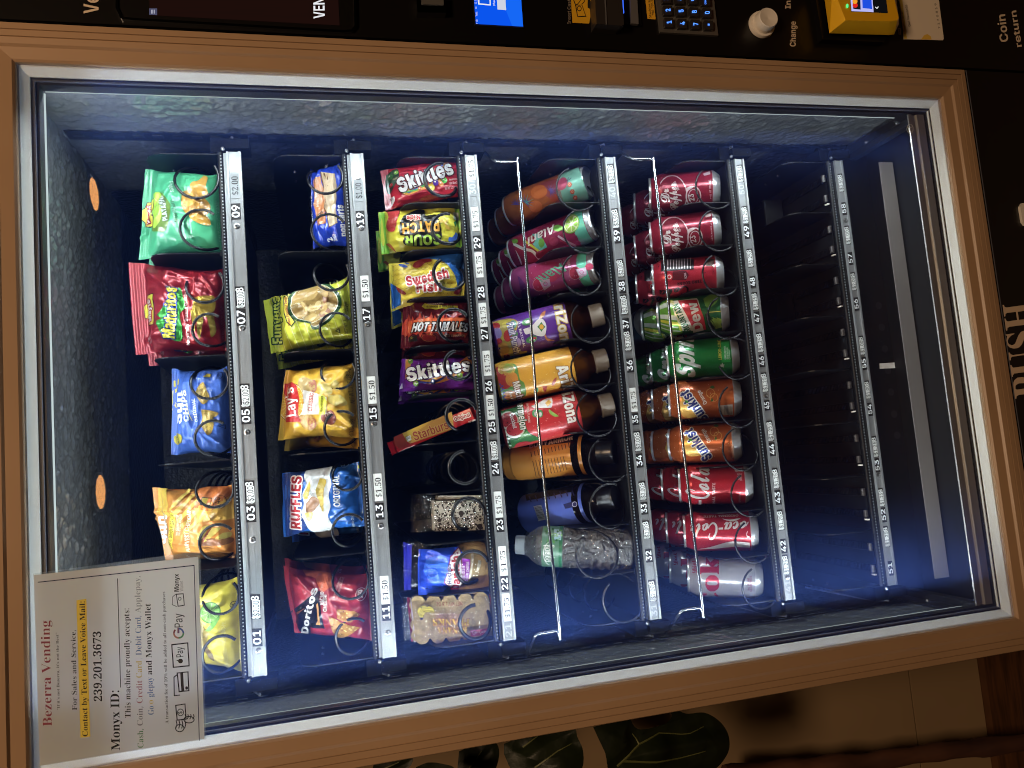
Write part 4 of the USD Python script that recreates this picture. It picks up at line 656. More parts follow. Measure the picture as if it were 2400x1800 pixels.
p.add(c.g(poly((130, 380), (440, 320), (430, 430), (400, 900), (470, 1090), (170, 1230))), '#1f3f86', 1, 'panel', clip=ol); p.add(c.g(blob([(440, 330), (600, 280), (770, 260), (760, 400), (790, 520), (760, 640), (780, 800), (750, 920), (790, 1040), (770, 1120), (600, 1160), (500, 1110), (470, 1050), (410, 900), (440, 780), (430, 640), (470, 520), (430, 430)])), '#dadfe0', 2, 'panel', clip=ol)
p.text('RUFFLES', c((385, 1100)), c((405, 420)), 27, '#a81f2a', layer=4, font='black', part='logo', edgecolor='#e6e8ea', grow=3.0); p.text('ORIGINAL', c((900, 800)), c((885, 395)), 14, '#dfe6ea', layer=3, font='bold')
for pts, cl in (([(510, 470), (530, 560), (500, 690), (460, 710), (440, 660), (480, 560)], '#c9b450'), ([(640, 440), (720, 470), (700, 600), (700, 800), (690, 860), (640, 740), (600, 600)], '#c0a83c'), ([(470, 760), (560, 670), (650, 740), (560, 860), (480, 870)], '#9a7458'), ([(450, 880), (555, 870), (540, 960), (490, 985)], '#d6c263')): p.add(c.g(blob(pts)), cl, 4, 'picture')
p.text('160', c((935, 295)), c((930, 195)), 8, '#8fb6e0', font='sans'); p.add(c.g(ring((930, 240), 58, 70, 5)), '#8fb6e0', 3); p.text('Potato Chips', c((1070, 1090)), c((1050, 900)), 6, '#c9d8ea', shear=0.2); p.add(c.g(line(spline([(1110, 380), (1160, 520), (1165, 700), (1180, 860), (1220, 930)]), 7)), '#b9c8d8', 3)
p.add(c.g(ell((1115, 300), 16, 24)), '#a4c23a', 3); p.done()
b.copy((-0.014, 0.065, -0.008), 'second blue chip bag, its corner showing behind the ridged chip bag over label 13')
c = Crop(640, 1300, 0.1929)
b = Pack('snack_bag', 'red bag of cheese tortilla chips with a black slanted logo over price label 11', 'chip bag', [(690, 1484), (664, 1328), (870, 1344), (876, 1502)], '#9e2630', seed=53, bulge=0.03, seals=(0.06, 0.05), crumple=1.35, rough=0.25, creases=[(((700, 1345), (760, 1400)), 0.03, 0.009), (((680, 1460), (740, 1380)), 0.03, -0.005)])
p = b.pr; ol = b.outline(0.01)
p.add(c.g(poly((300, 110), (480, 160), (700, 170), (760, 330), (620, 430), (540, 260), (420, 230))), '#c4582c', 1, 'panel', clip=ol)
p.add(c.g(poly((215, 690), (540, 420), (600, 400), (610, 600), (660, 850), (490, 830), (470, 950), (330, 920))), '#15110f', 2, 'logo'); p.add(c.g(poly((270, 700), (420, 610), (300, 720))), '#b5622a', 3, 'logo'); p.add(c.g(poly((560, 560), (580, 540), (612, 800), (560, 790), (585, 740))), '#c98a3a', 3, 'logo')
p.text('Doritos', c((440, 945)), c((580, 360)), 17, '#d8d4d0', layer=4, font='black', part='logo', shear=-0.25); p.text('NACHO', c((655, 560)), c((650, 410)), 9, '#e6dcd8', font='black'); p.text('CHEESE', c((688, 640)), c((684, 440)), 8, '#e6dcd8', font='black'); p.text('150', c((1100, 505)), c((1095, 400)), 10, '#e6d6d2', font='black'); p.add(c.g(ring((1080, 455), 60, 78, 6)), '#e6d6d2', 2)
p.text('GUARANTEED FRESH', c((780, 480)), c((850, 260)), 4.6, '#cf9a96'); p.text('UNTIL PRINTED DATE', c((815, 490)), c((880, 260)), 4.4, '#cf9a96')
ch1, ch2 = poly((710, 700), (880, 770), (1060, 860), (820, 1015), (750, 880)), poly((815, 610), (1010, 640), (1070, 690), (970, 770), (810, 720))
p.add(c.g(ch1.buffer(6).buffer(-3)), '#b8862a', 3, 'picture'); p.add(c.g(ch2.buffer(6).buffer(-3)), '#b07a26', 2, 'picture')
for k in range(60):
    x, y = r2.uniform(700, 1070), r2.uniform(600, 1010); sp = ell((x, y), r2.uniform(6, 14), r2.uniform(5, 11)); p.add(c.g(sp.intersection(ch1.union(ch2))), r2.choice(['#d9c26a', '#8a3a1c', '#9c5a20', '#e0cf86']), 5, 'picture')
p.done()
b.copy((0.004, 0.065, 0.002), 'second red tortilla chip bag hidden behind the front one over label 11')

# --- third tray: candy and cakes
def skittles(label, quad, c, col, tx, seed, dark):
    b = Pack('candy_bag', label, 'candy bag', quad, col, seed=seed, bulge=0.015, seals=(0.10, 0.05), crumple=0.85, lean=0.1, metal=0.12, rough=0.24); p = b.pr; o = tx
    return b, p
c = Crop(860, 340, 0.1808)
b = Pack('candy_bag', 'red bag of fruit candies with white lettering over price label 30', 'candy bag', [(904, 494), (892, 400), (1092, 358), (1092, 460)], '#a4142a', seed=61, bulge=0.016, seals=(0.09, 0.05), crumple=0.9, rough=0.24)
p = b.pr; p.add(c.g(blob([(250, 390), (380, 330), (420, 420), (360, 560), (280, 640), (240, 520)])), '#24402c', 1, 'picture'); p.add(c.g(blob([(450, 640), (560, 600), (720, 560), (900, 430), (1000, 260), (1060, 240), (960, 500), (700, 640), (520, 690)])), '#d08a1c', 1, 'picture'); p.add(c.g(line(spline([(540, 660), (680, 600), (860, 500), (980, 300)]), 26)), '#2d4fb0', 2, 'picture'); p.add(c.g(line(spline([(470, 660), (640, 630), (760, 560)]), 22)), '#4a9c34', 3, 'picture')
for x, y, r, cl in ((770, 550, 34, '#c22a2a'), (890, 540, 36, '#4a2a8c'), (1000, 500, 36, '#3f9a2c'), (835, 600, 42, '#d9c22a'), (960, 545, 34, '#d07a22'), (690, 620, 30, '#c0622a'), (310, 540, 26, '#b02a2a'), (300, 430, 40, '#2f6a34'), (380, 390, 30, '#6a9a34')): p.add(c.g(ell((x, y), r, r)), cl, 4, 'picture'); p.add(c.g(ell((x - 8, y - 8), r * 0.3, r * 0.25)), '#e8e4d8', 5, 'picture')
p.text('Skittles', c((430, 668)), c((1135, 420)), 34, '#d9dde0', layer=6, font='black', part='logo', edgecolor='#3a0d14', grow=2.0); p.text('Bite Size Candies', c((1070, 545)), c((1230, 520)), 5, '#e8c8cc'); p.text('Natural & Artificial Flavor', c((1065, 500)), c((1230, 478)), 3.6, '#e8c8cc'); p.text('NET WT 2.17 OZ (61.5g)', c((1010, 612)), c((1220, 580)), 5, '#e8c8cc'); p.add(c.g(poly((310, 690), (355, 680), (365, 740), (325, 800))), '#d9dde0', 2); p.text('250', c((318, 735)), c((352, 722)), 6, '#2a1a1c', layer=4); p.done()
b = Pack('candy_bag', 'lime and yellow bag of sour gummies hung upside down over price label 29', 'candy bag', [(893, 598), (886, 498), (1078, 478), (1087, 580)], '#d3cf1c', seed=67, bulge=0.018, seals=(0.08, 0.05), crumple=0.9, rough=0.25)
p = b.pr; ol = b.outline(0.0); p.add(c.g(poly((140, 860), (230, 860), (250, 1180), (300, 1420), (170, 1430))), '#7cc21e', 1, 'panel', clip=ol); p.add(c.g(poly((1120, 760), (1210, 740), (1260, 1000), (1250, 1340), (1150, 1330), (1180, 1100))), '#7cc21e', 1, 'panel', clip=ol)
p.add(c.g(blob([(480, 960), (560, 920), (640, 880), (740, 880), (760, 960), (900, 960), (960, 1150), (960, 1250), (880, 1330), (500, 1330), (490, 1220), (430, 1200), (430, 1070)])), '#15160c', 2, 'logo')
p.text('SOUR', c((955, 1195)), c((490, 1225)), 21, '#9ac52e', layer=4, font='black', part='logo'); p.text('PATCH', c((935, 1025)), c((450, 1065)), 24, '#e8a62a', layer=4, font='black', part='logo'); p.text('Kids', c((690, 960)), c((515, 965)), 11, '#c0262c', layer=5, font='black', part='logo', edgecolor='#ece8dc', grow=1.2)
for pts, cl in (([(260, 880), (420, 880), (400, 1000), (360, 1150), (290, 1140), (250, 1060), (280, 960)], '#a82f2c'), ([(960, 970), (1000, 1030), (1050, 1020), (1030, 1080), (1090, 1130), (1030, 1130), (990, 1060), (940, 1060)], '#d9b43c'), ([(1150, 1150), (1190, 1200), (1120, 1290), (1060, 1280), (1060, 1230), (1110, 1220)], '#3a6ad0'), ([(1120, 1030), (1160, 1000), (1150, 1090)], '#3a8a4a'), ([(240, 1290), (300, 1300), (380, 1400), (320, 1360)], '#b5642c')): p.add(c.g(blob(pts)), cl, 3, 'picture')
p.add(c.g(poly((1118, 890), (1185, 880), (1188, 985), (1122, 990))), '#d9e4dc', 3); p.text('210', c((1180, 960)), c((1125, 965)), 6, '#2a4a3a', layer=5); p.text('SOFT & CHEWY CANDY', c((1090, 888)), c((880, 900)), 5, '#4a4a14'); p.done()
b.copy((-0.014, 0.05, 0.002), 'second lime gummy bag showing its green end behind the upside-down sour bag')
c = Crop(880, 580, 0.1808)
b = Pack('candy_bag', 'yellow and blue bag of red fish gummies over price label 28', 'candy bag', [(916, 730), (911, 618), (1094, 588), (1088, 692)], '#d8c41e', seed=71, bulge=0.016, seals=(0.05, 0.05), crumple=0.8, rough=0.25)
p = b.pr; ol = b.outline(0.0)
for i in range(7):
    for j in range(16): p.add(c.g(ring((230 + 52 * j + 26 * (i % 2), 230 + 62 * i), 28, 28, 3.4).intersection(sbox(230 + 52 * j + 26 * (i % 2) - 40, 230 + 62 * i, 230 + 52 * j + 26 * (i % 2) + 40, 330 + 62 * i))), '#8f8216', 1, 'picture', clip=ol.intersection(c.g(poly((180, 210), (900, 200), (1060, 420), (1060, 620), (400, 640), (200, 460)))))
p.add(c.g(blob([(560, 160), (760, 110), (1140, 80), (1170, 360), (1130, 460), (1070, 540), (1020, 380), (900, 240), (740, 180)])), '#1c62b8', 2, 'panel', clip=ol); p.add(c.g(poly((195, 460), (270, 520), (330, 640), (330, 760), (215, 800))), '#1c62b8', 2, 'panel', clip=ol)
for pts, cl in (([(480, 270), (510, 210), (600, 170), (700, 170), (720, 210), (640, 230), (580, 280), (520, 290)], '#8f2420'), ([(260, 520), (330, 570), (400, 620), (370, 640), (300, 600)], '#7c2420'), ([(1010, 610), (1060, 520), (1120, 490), (1110, 570), (1060, 620)], '#a82a2a'), ([(300, 230), (370, 240), (420, 270), (380, 285), (320, 265)], '#2a4a9c'), ([(370, 200), (440, 230), (400, 240)], '#2a4a9c')): p.add(c.g(blob(pts)), cl, 3, 'picture', clip=ol)
p.text('Swedish', c((410, 540)), c((955, 430)), 23, '#b0242c', layer=5, font='black', part='logo', edgecolor='#e8e6e0', grow=2.2); p.text('Fish', c((530, 618)), c((860, 590)), 22, '#b0242c', layer=5, font='black', part='logo', edgecolor='#e8e6e0', grow=2.2); p.done()
b.copy((-0.018, 0.05, -0.004), 'second yellow and blue gummy bag poking out behind the fish gummy bag over label 28')
b = Pack('candy_bag', 'dark red bag of cinnamon candies with flames over price label 27', 'candy bag', [(938, 818), (946, 704), (1105, 708), (1106, 806)], '#5a1420', seed=73, bulge=0.018, seals=(0.11, 0.05), crumple=1.0, rough=0.2)
p = b.pr; ol = b.outline(0.0); fl = [(260, 1000)] + [pt for k in range(20) for pt in ((270 + 48 * k, 930 + 30 * (k % 3)), (290 + 48 * k, 860 + 40 * ((k * 7) % 3)))] + [(1230, 960), (1230, 1160)] + [pt for k in range(19, -1, -1) for pt in ((290 + 48 * k, 1190 - 30 * ((k * 5) % 3)), (270 + 48 * k, 1140))]
p.add(c.g(Polygon(fl).buffer(0)), '#b5341c', 1, 'picture', clip=ol); p.add(c.g(poly((420, 960), (1220, 940), (1220, 1050), (420, 1110))), '#d25a24', 2, 'picture', clip=ol)
p.text('HOT TAMALES', c((460, 1115)), c((1185, 1110)), 20, '#d2d4d8', layer=4, font='black', part='logo', shear=0.3, edgecolor='#1a0c0a', grow=2.0)
p.add(c.g(Polygon([(600, 790), (640, 740), (690, 760), (900, 780), (1060, 780), (1070, 830), (1000, 820), (940, 850), (860, 815), (780, 830), (700, 815), (640, 820)])), '#c6c422', 2, 'badge'); p.text('CINNAMON FLAVOR', c((670, 768)), c((880, 758)), 4, '#c9bfb4'); p.text('BIGGER & BOLDER', c((660, 803)), c((1010, 808)), 4.6, '#1f1a0a', layer=4, part='badge')
p.add(c.g(blob([(970, 930), (1010, 880), (1130, 850), (1150, 880), (1060, 930), (1000, 950)])), '#8c1c1e', 3, 'picture'); p.add(c.g(blob([(600, 1180), (620, 1150), (760, 1180), (780, 1210), (740, 1235), (620, 1220)])), '#8c1c1e', 3, 'picture'); p.add(c.g(ring((690, 1195), 92, 44, 5)), '#b8702c', 3, 'picture'); p.text('FIERCE CINNAMON', c((850, 1186)), c((1160, 1168)), 4.4, '#b08a74', font='black'); p.add(c.g(sbox(430, 1160, 540, 1230)), '#1f1d14', 2); p.text('110', c((438, 1200)), c((480, 1196)), 5, '#a59a3a', layer=4); p.done()
b.copy((-0.016, 0.045, -0.004), 'second dark red cinnamon candy bag behind the front one over label 27')
c = Crop(880, 820, 0.1808)
b = Pack('candy_bag', 'purple bag of fruit candies with white lettering over price label 26', 'candy bag', [(934, 920), (942, 842), (1118, 834), (1128, 914)], '#6a1c94', seed=79, bulge=0.016, seals=(0.06, 0.05), crumple=1.0, rough=0.2, metal=0.1)
p = b.pr; ol = b.outline(0.0); p.add(c.g(blob([(540, 420), (700, 400), (860, 330), (1000, 250), (1160, 110), (1240, 80), (1280, 160), (1120, 330), (900, 420), (700, 460)])), '#c87a1e', 1, 'picture', clip=ol); p.add(c.g(line(spline([(560, 430), (720, 440), (860, 390), (960, 300)]), 24)), '#2f3c94', 2, 'picture', clip=ol); p.add(c.g(line(spline([(540, 400), (700, 415), (840, 350)]), 16)), '#c4a42a', 3, 'picture', clip=ol); p.add(c.g(blob([(390, 120), (460, 130), (440, 300), (390, 380)])), '#b07a1e', 1, 'picture', clip=ol)
for x, y, r, cl in ((955, 365, 34, '#6a4a9a'), (1085, 352, 38, '#8cc63a'), (1030, 385, 26, '#2a3a84'), (745, 430, 34, '#26336e'), (525, 450, 36, '#6a9a2c'), (455, 155, 34, '#5a8a2a'), (1220, 110, 30, '#2c2a6a')): p.add(c.g(ell((x, y), r, r)), cl, 4, 'picture'); p.add(c.g(ell((x - 8, y - 8), r * 0.3, r * 0.25)), '#e8e4d8', 5, 'picture')
p.text('Skittles', c((410, 430)), c((1245, 285)), 32, '#dde0e2', layer=6, font='black', part='logo', edgecolor='#2a1038', grow=2.0); p.text('Bite Size Candies', c((1130, 388)), c((1300, 380)), 4.4, '#cda6d8'); p.add(c.g(poly((345, 430), (355, 500), (305, 515))), '#d8d4dc', 3); p.done()
b.copy((-0.014, 0.05, -0.002), 'second purple candy bag with its flap showing behind the front one over label 26')
# slender candy stick lying slanted
def stick():
    c = Crop(880, 820, 0.1808); A0 = at(*c((255, 1255)), 0.250); A1 = at(*c((1300, 810)), 0.196); t = Thing('candy_stick', 'square candy stick in a red and yellow wrapper leaning over price label 25', 'candy', A0)
    ax = A1 - A0; L = np.linalg.norm(ax); ax /= L; F = CAM - A0; F -= ax * (F @ ax); F /= np.linalg.norm(F); S = np.cross(F, ax); h = 0.0098
    sec = [(-h, -h * 0.9), (-h * 0.8, -h), (h * 0.8, -h), (h, -h * 0.9), (h, h * 0.9), (h * 0.8, h), (-h * 0.8, h), (-h, h * 0.9)]
    V = np.vstack([A0 + ax * L * u + S * a * w + F * b * w2 for u, w, w2 in ((-0.07, 1.1, 0.08), (-0.01, 1.0, 0.2), (0.03, 1, 1), (0.97, 1, 1), (0.995, 1.0, 0.2), (1.03, 1.1, 0.08)) for a, b in sec])
    n = 8; Fc = [q for i in range(5) for k in range(n) for q in ([i * n + k, i * n + (k + 1) % n, (i + 1) * n + (k + 1) % n], [i * n + k, (i + 1) * n + (k + 1) % n, (i + 1) * n + k])] + [[0, k + 1, k] for k in range(1, 7)] + [[40, 40 + k, 41 + k] for k in range(1, 7)]
    m = trimesh.Trimesh(V, Fc, process=False); trimesh.repair.fix_normals(m); film('stick_red', '#b01c22', 0.28); t.part('wrapper', m, 'stick_red', smooth=30)
    p = Printer(t, plane_surf(A0 + F * h, F), 'ink_film', edge=6); q = lambda *a: c.g(poly(*a))
    p.add(q((350, 1080), (800, 890), (990, 800), (1020, 1020), (450, 1215), (400, 1180)), '#c79a2a', 1, 'panel'); p.add(q((410, 1050), (760, 900), (640, 990), (500, 1080), (470, 1130), (420, 1130)), '#d9b41e', 2, 'panel'); p.add(q((235, 1130), (350, 1080), (420, 1230), (320, 1285), (250, 1230)), '#9c3422', 1, 'panel')
    p.text('Starburst', c((510, 1180)), c((1005, 1000)), 20, '#a03a20', layer=4, font='bold', part='logo', edgecolor='#dcb65a', grow=1.4); p.add(q((395, 1130), (455, 1105), (470, 1165), (420, 1195)), '#e0dcd4', 3); p.text('240', c((415, 1165)), c((460, 1145)), 5, '#2a1a14', layer=5)
    p.text('Original', c((1030, 925)), c((1235, 860)), 9, '#b01c22', layer=5, font='black', edgecolor='#f0e8e0', grow=1.6); p.text('FRUIT CHEWS', c((1210, 945)), c((1300, 915)), 3.6, '#f0e2dc', layer=4); p.done()
stick()
# cakes in clear wrap: a solid inside a clear sleeve
def cake(label, block, col, wrapq, wrapseed, yb=0.2, deep=0.028, matname=None):
    g = poly(*block); ctr = at(g.centroid.x, g.centroid.y, yb); t = Thing('wrapped_cake', label, 'wrapped cake', ctr)
    return t, g
c = Crop(900, 1060, 0.1808)
t, g = cake('square speckled cookie cake in clear wrap over price label 23', c((650, 632), (1335, 628), (1335, 1005), (655, 1025)), None, None, 0)
bumpy('cookie_cream', '#cfc8b8', 0.6, 0.0, 300, 0.002, 0.6); t.part('cake', slab(g.buffer(-1).buffer(1), 0.202, 0.03), 'cookie_cream')
t.part('cake_side', slab(c.g(poly((700, 565), (1300, 560), (1310, 600), (690, 612))), 0.2055, 0.024), 'cookie_cream')
p = Printer(t, plane_surf((0, 0.202, 0), FRONT), 'ink_paper', edge=0, first=0.0003); r3 = random.Random(9); sp = []
for k in range(520): x, y = r3.uniform(655, 1330), r3.uniform(636, 1015); r = r3.choice([7, 8, 10, 12, 16]) * r3.uniform(0.7, 1.2); sp.append(Polygon([(x + r * r3.uniform(0.6, 1.2) * math.cos(a), y + r * r3.uniform(0.6, 1.2) * math.sin(a)) for a in np.arange(0, 6.2, 1.05)]))
for x, y, r in ((1000, 790, 36), (1250, 700, 30), (1310, 800, 34), (1240, 960, 36), (720, 880, 28), (920, 860, 30), (1180, 640, 22)): sp.append(ell((x, y), r, r * 0.9))
p.add(c.g(union_all([s_.buffer(0) for s_ in sp]).intersection(poly((650, 632), (1335, 628), (1335, 1005), (655, 1025)))), '#2a1c14', 1, 'crumbs'); p.done()
def clear_sleeve(t, quad, y, seed, bulge=0.02, seals=(0.14, 0.06), lean=0.05):
    """transparent wrapper of the thing t"""
    s = Pack.__new__(Pack); tmp = Thing.__init__; 
    def init(self, name, label, cat, base, group=None, kind=None): self.path, self.base, self.prim, self.name = t.path, t.base, t.prim, t.name
    Thing.__init__ = init
    try: Pack.__init__(s, 'x', 'x', 'x', quad, 'clear_wrap', y=y, lean=lean, bulge=bulge, seals=seals, seed=seed, crumple=1.3)
    finally: Thing.__init__ = tmp
    return s
clear_sleeve(t, c((345, 1040), (350, 560), (1350, 560), (1350, 1060)), 0.201, 83, bulge=0.012)
c = Crop(920, 1250, 0.1808)
t, g = cake('blue wrapped danish pastry with a clear window over price label 22', c((360, 190), (1200, 120), (1230, 760), (340, 800)), None, None, 0)
film('danish_blue', '#1c48d4', 0.22); bumpy('pastry', '#a8864e', 0.6, 0.0, 60, 0.004, 0.8, cvar=(24.0, '#8a6636', '#c8ac74'))
t.part('pastry', lathe([(0, 0), (0, 0.036), (0.006, 0.040), (0.014, 0.038), (0.02, 0.03), (0.022, 0)], at(*c((1040, 430)), 0.222), A_, F_, S_, 40), 'pastry', smooth=50)
s = clear_sleeve(t, c((130, 700), (120, 120), (1270, 120), (1260, 700)), 0.206, 89, bulge=0.022, seals=(0.2, 0.05))
p = Printer(t, s.surf, 'ink_film', edge=6, first=0.0006)
p.add(c.g(poly((340, 205), (850, 160), (890, 240), (760, 300), (780, 700), (720, 690), (620, 790), (330, 800), (325, 400))), '#1c4ad8', 1, 'panel'); p.add(c.g(poly((140, 110), (250, 150), (240, 730), (150, 735))), '#2a2ab0', 1, 'panel'); p.add(c.g(blob([(430, 320), (660, 270), (690, 560), (520, 640), (400, 480)])), '#2f6ce8', 2, 'panel')
p.add(c.g(blob([(720, 270), (800, 200), (860, 200), (880, 620), (820, 720), (700, 660), (650, 600), (690, 470)])), '#8a2a4a', 2, 'logo'); p.add(c.g(blob([(728, 285), (805, 212), (852, 215), (872, 620), (818, 708), (706, 650), (665, 598), (702, 470)])), '#e4e2e6', 3, 'logo')
p.text('Hostess', c((745, 632)), c((735, 365)), 9, '#2a2a6a', layer=5, font='bold', part='logo'); p.text('Danish', c((855, 730)), c((838, 260)), 18, '#b02430', layer=5, font='black', part='logo'); p.add(c.g(poly((880, 300), (980, 310), (960, 600), (880, 620))), '#8a2aa0', 4, 'badge'); p.text('BERRIES &', c((915, 575)), c((908, 395)), 6.5, '#e0cde6', layer=6, part='badge'); p.text('CREAM CHEESE', c((955, 600)), c((958, 340)), 6, '#e0cde6', layer=6, part='badge')
p.add(c.g(blob([(1000, 250), (1030, 260), (1010, 420), (980, 560), (960, 540), (990, 400)])), '#d6cdb2', 2, 'icing'); p.add(c.g(blob([(1090, 330), (1130, 350), (1080, 470), (1060, 440)])), '#d6cdb2', 2, 'icing'); p.done()
t, g = cake('scalloped banana cookie planks with red ends over price label 21, hung upside down', c((240, 850), (1250, 830), (1290, 1380), (320, 1400)), None, None, 0)
bumpy('plank_cookie', '#a08a58', 0.6, 0.0, 220, 0.002, 0.6, cvar=(90.0, '#8a7446', '#b8a26e'))
body = poly(*c((290, 880), (1250, 850), (1300, 1340), (350, 1370))); sc = [body] + [Point(*c((330 + 205 * k, 905 - 12 * k))).buffer(17) for k in range(5)] + [Point(*c((385 + 205 * k, 1345 - 8 * k))).buffer(17) for k in range(5)] + [Point(*c((300 + 8 * k, 930 + 130 * k))).buffer(15) for k in range(4)]
t.part('cookie', slab(union_all(sc), 0.204, 0.016), 'plank_cookie')
s = clear_sleeve(t, c((150, 1390), (120, 830), (1350, 790), (1380, 1370)), 0.2015, 97, bulge=0.008, seals=(0.08, 0.03))
p = Printer(t, s.surf, 'ink_film', edge=6, first=0.0006)
p.add(c.g(poly((185, 830), (222, 830), (270, 1400), (240, 1400))), '#8c1c34', 1, 'panel'); p.add(c.g(poly((222, 835), (240, 835), (300, 1410), (275, 1410))), '#b8a8b4', 1, 'panel'); p.add(c.g(poly((1255, 790), (1315, 800), (1345, 1340), (1310, 1345))), '#a8202c', 1, 'panel')
p.text('BANANA', c((955, 1190)), c((570, 1195)), 15, '#d2b41e', layer=3, font='serif', part='logo', edgecolor='#9c4a34', grow=1.0); p.text('PLANKS', c((985, 1088)), c((510, 1092)), 15, '#d2b41e', layer=3, font='serif', part='logo', edgecolor='#9c4a34', grow=1.0); p.text('ARTIFICIALLY FLAVORED', c((910, 1018)), c((550, 1022)), 9, '#b07a78', font='sans'); p.text('NET WT 1.8 OZ', c((900, 880)), c((560, 884)), 8, '#b06a50', font='sans')
p.add(c.g(poly((995, 1240), (1240, 1215), (1248, 1300), (1002, 1315))), '#9c2440', 2, 'logo'); p.text('Uncle Als', c((1230, 1240)), c((1015, 1258)), 9, '#e0c8cc', layer=4, font='script', part='logo')
bn = blob([(315, 1000), (350, 940), (420, 920), (500, 940), (535, 1000), (480, 1005), (420, 1010), (380, 1090), (350, 1070)]); p.add(c.g(bn.buffer(5)), '#3a3210', 2, 'picture'); p.add(c.g(bn), '#d0c02a', 3, 'picture')
for q_ in ([(350, 1050), (400, 965), (500, 960)], [(360, 1060), (420, 985), (520, 990)], [(340, 1030), (380, 950), (450, 935)]): p.add(c.g(line(spline(q_), 5)), '#3a3210', 4, 'picture')
p.add(c.g(ell((372, 1092), 20, 18)), '#2a1a4a', 4, 'picture'); p.done()
# ------------------------------------------------------------------ cans and bottles, all leaning back against their coils
class Round(Thing):
    def __init__(s, name, label, cat, pb, pt, yb, L, prof, skins, group=None, n=44):
        """pb, pt: pixels of the lower and upper end of the axis; prof: (height, radius); skins: (part, material, first, last index of prof)"""
        B = at(*pb, yb); ys = np.linspace(yb - 0.02, yb + L, 500); P_ = np.array([at(*pt, y) for y in ys]); e = np.abs(np.linalg.norm(P_ - B, axis=1) - L)
        ok = [i for i in range(1, len(ys) - 1) if e[i] <= e[i - 1] and e[i] <= e[i + 1] and e[i] < 0.004]; best = (0, P_[ok[-1] if ok else int(e.argmin())])
        A = best[1] - B; A /= np.linalg.norm(A); s.B, s.A, s.L, s.prof = B, A, L, np.array(prof, float)
        super().__init__(name, label, cat, B, group); s.R = s.prof[:, 1].max()
        F = CAM - (B + A * L / 2); F -= A * (F @ A); s.F = F / np.linalg.norm(F); s.S = np.cross(A, s.F)
        for nm, m, i, j in skins: s.part(nm, lathe(prof[i:j + 1], B, A, s.F, s.S, n), m, smooth=35)
    def surf(s, v):
        d = rays(v); d /= np.linalg.norm(d, axis=1)[:, None]; w = CAM - s.B; dp = d - np.outer(d @ s.A, s.A); wp = w - s.A * (w @ s.A)
        a = (dp * dp).sum(1); b = dp @ wp; cc = wp @ wp - s.R ** 2; disc = b * b - a * cc; t = (-b - np.sqrt(np.maximum(disc, 0))) / a
        X = CAM + d * t[:, None] - s.B; h = X @ s.A; rad = X - np.outer(h, s.A); rad /= np.linalg.norm(rad, axis=1)[:, None]
        hs, rs = s.prof[s.body[0]:s.body[1] + 1, 0], s.prof[s.body[0]:s.body[1] + 1, 1]; r = np.interp(np.clip(h, hs.min(), hs.max()), hs, rs)
        return s.B + np.outer(h, s.A) + rad * r[:, None], rad
    def printer(s, body, ink='ink_can'): s.body = body; s.pr = Printer(s, s.surf, ink, edge=4.5, first=0.00025, step=0.00012); return s.pr
    def clip(s, h0, h1, wide=0.99):
        """pixel outline of the visible side between two heights"""
        P = []
        for h in np.linspace(h0, h1, 9): P.append(s.B + s.A * h + s.S * np.interp(h, s.prof[s.body[0]:s.body[1] + 1, 0], s.prof[s.body[0]:s.body[1] + 1, 1]) * wide)
        for h in np.linspace(h1, h0, 9): P.append(s.B + s.A * h - s.S * np.interp(h, s.prof[s.body[0]:s.body[1] + 1, 0], s.prof[s.body[0]:s.body[1] + 1, 1]) * wide)
        return Polygon(proj(np.array(P))).buffer(0)
    def band(s, h0, h1, th0=-1.5, th1=1.5):
        P = []
        r = lambda h: np.interp(h, s.prof[:, 0], s.prof[:, 1])
        for th in np.linspace(th0, th1, 13): P.append(s.B + s.A * h0 + s.R * (s.F * math.cos(th) + s.S * math.sin(th)))
        for th in np.linspace(th1, th0, 13): P.append(s.B + s.A * h1 + s.R * (s.F * math.cos(th) + s.S * math.sin(th)))
        return Polygon(proj(np.array(P))).buffer(0)
W = lambda s: {'0': '', '1': 'one', '2': 'two', '3': 'three', '4': 'four', '5': 'five', '6': 'six', '7': 'seven', '8': 'eight', '9': 'nine'}[s[1]] and {'3': 'thirty-', '4': 'forty-', '5': 'fifty-'}[s[0]] + {'1': 'one', '2': 'two', '3': 'three', '4': 'four', '5': 'five', '6': 'six', '7': 'seven', '8': 'eight', '9': 'nine'}[s[1]] or {'3': 'thirty', '4': 'forty', '5': 'fifty'}[s[0]]
SODA = [(0.0095, 0.0), (0.0075, 0.012), (0.003, 0.0215), (0.0, 0.0232), (0.001, 0.0250), (0.006, 0.0292), (0.0100, 0.0322), (0.0125, 0.0331), (0.0135, 0.0331), (0.097, 0.0331), (0.100, 0.0328), (0.106, 0.0308), (0.1125, 0.0280), (0.1148, 0.0268), (0.116, 0.0264), (0.1170, 0.0272), (0.1195, 0.0273), (0.1200, 0.0268), (0.1195, 0.0260), (0.1165, 0.0252), (0.1160, 0.0)]
SLIM = [(0.0060, 0.0), (0.0055, 0.0200), (0.0045, 0.0225), (0.0004, 0.0238), (0.0, 0.0250), (0.0012, 0.0258), (0.0042, 0.0254), (0.0095, 0.0285), (0.141, 0.0288), (0.146, 0.0282), (0.151, 0.0268), (0.153, 0.0262), (0.154, 0.0268), (0.156, 0.0268), (0.1562, 0.0262), (0.1545, 0.0250), (0.154, 0.0)]
def can_mat(col, metal=0.35, rough=0.25): return mat('can_' + col[1:], dull(C(col)), rough, metal, coat_weight=0.25, coat_roughness=0.08) and 'can_' + col[1:]
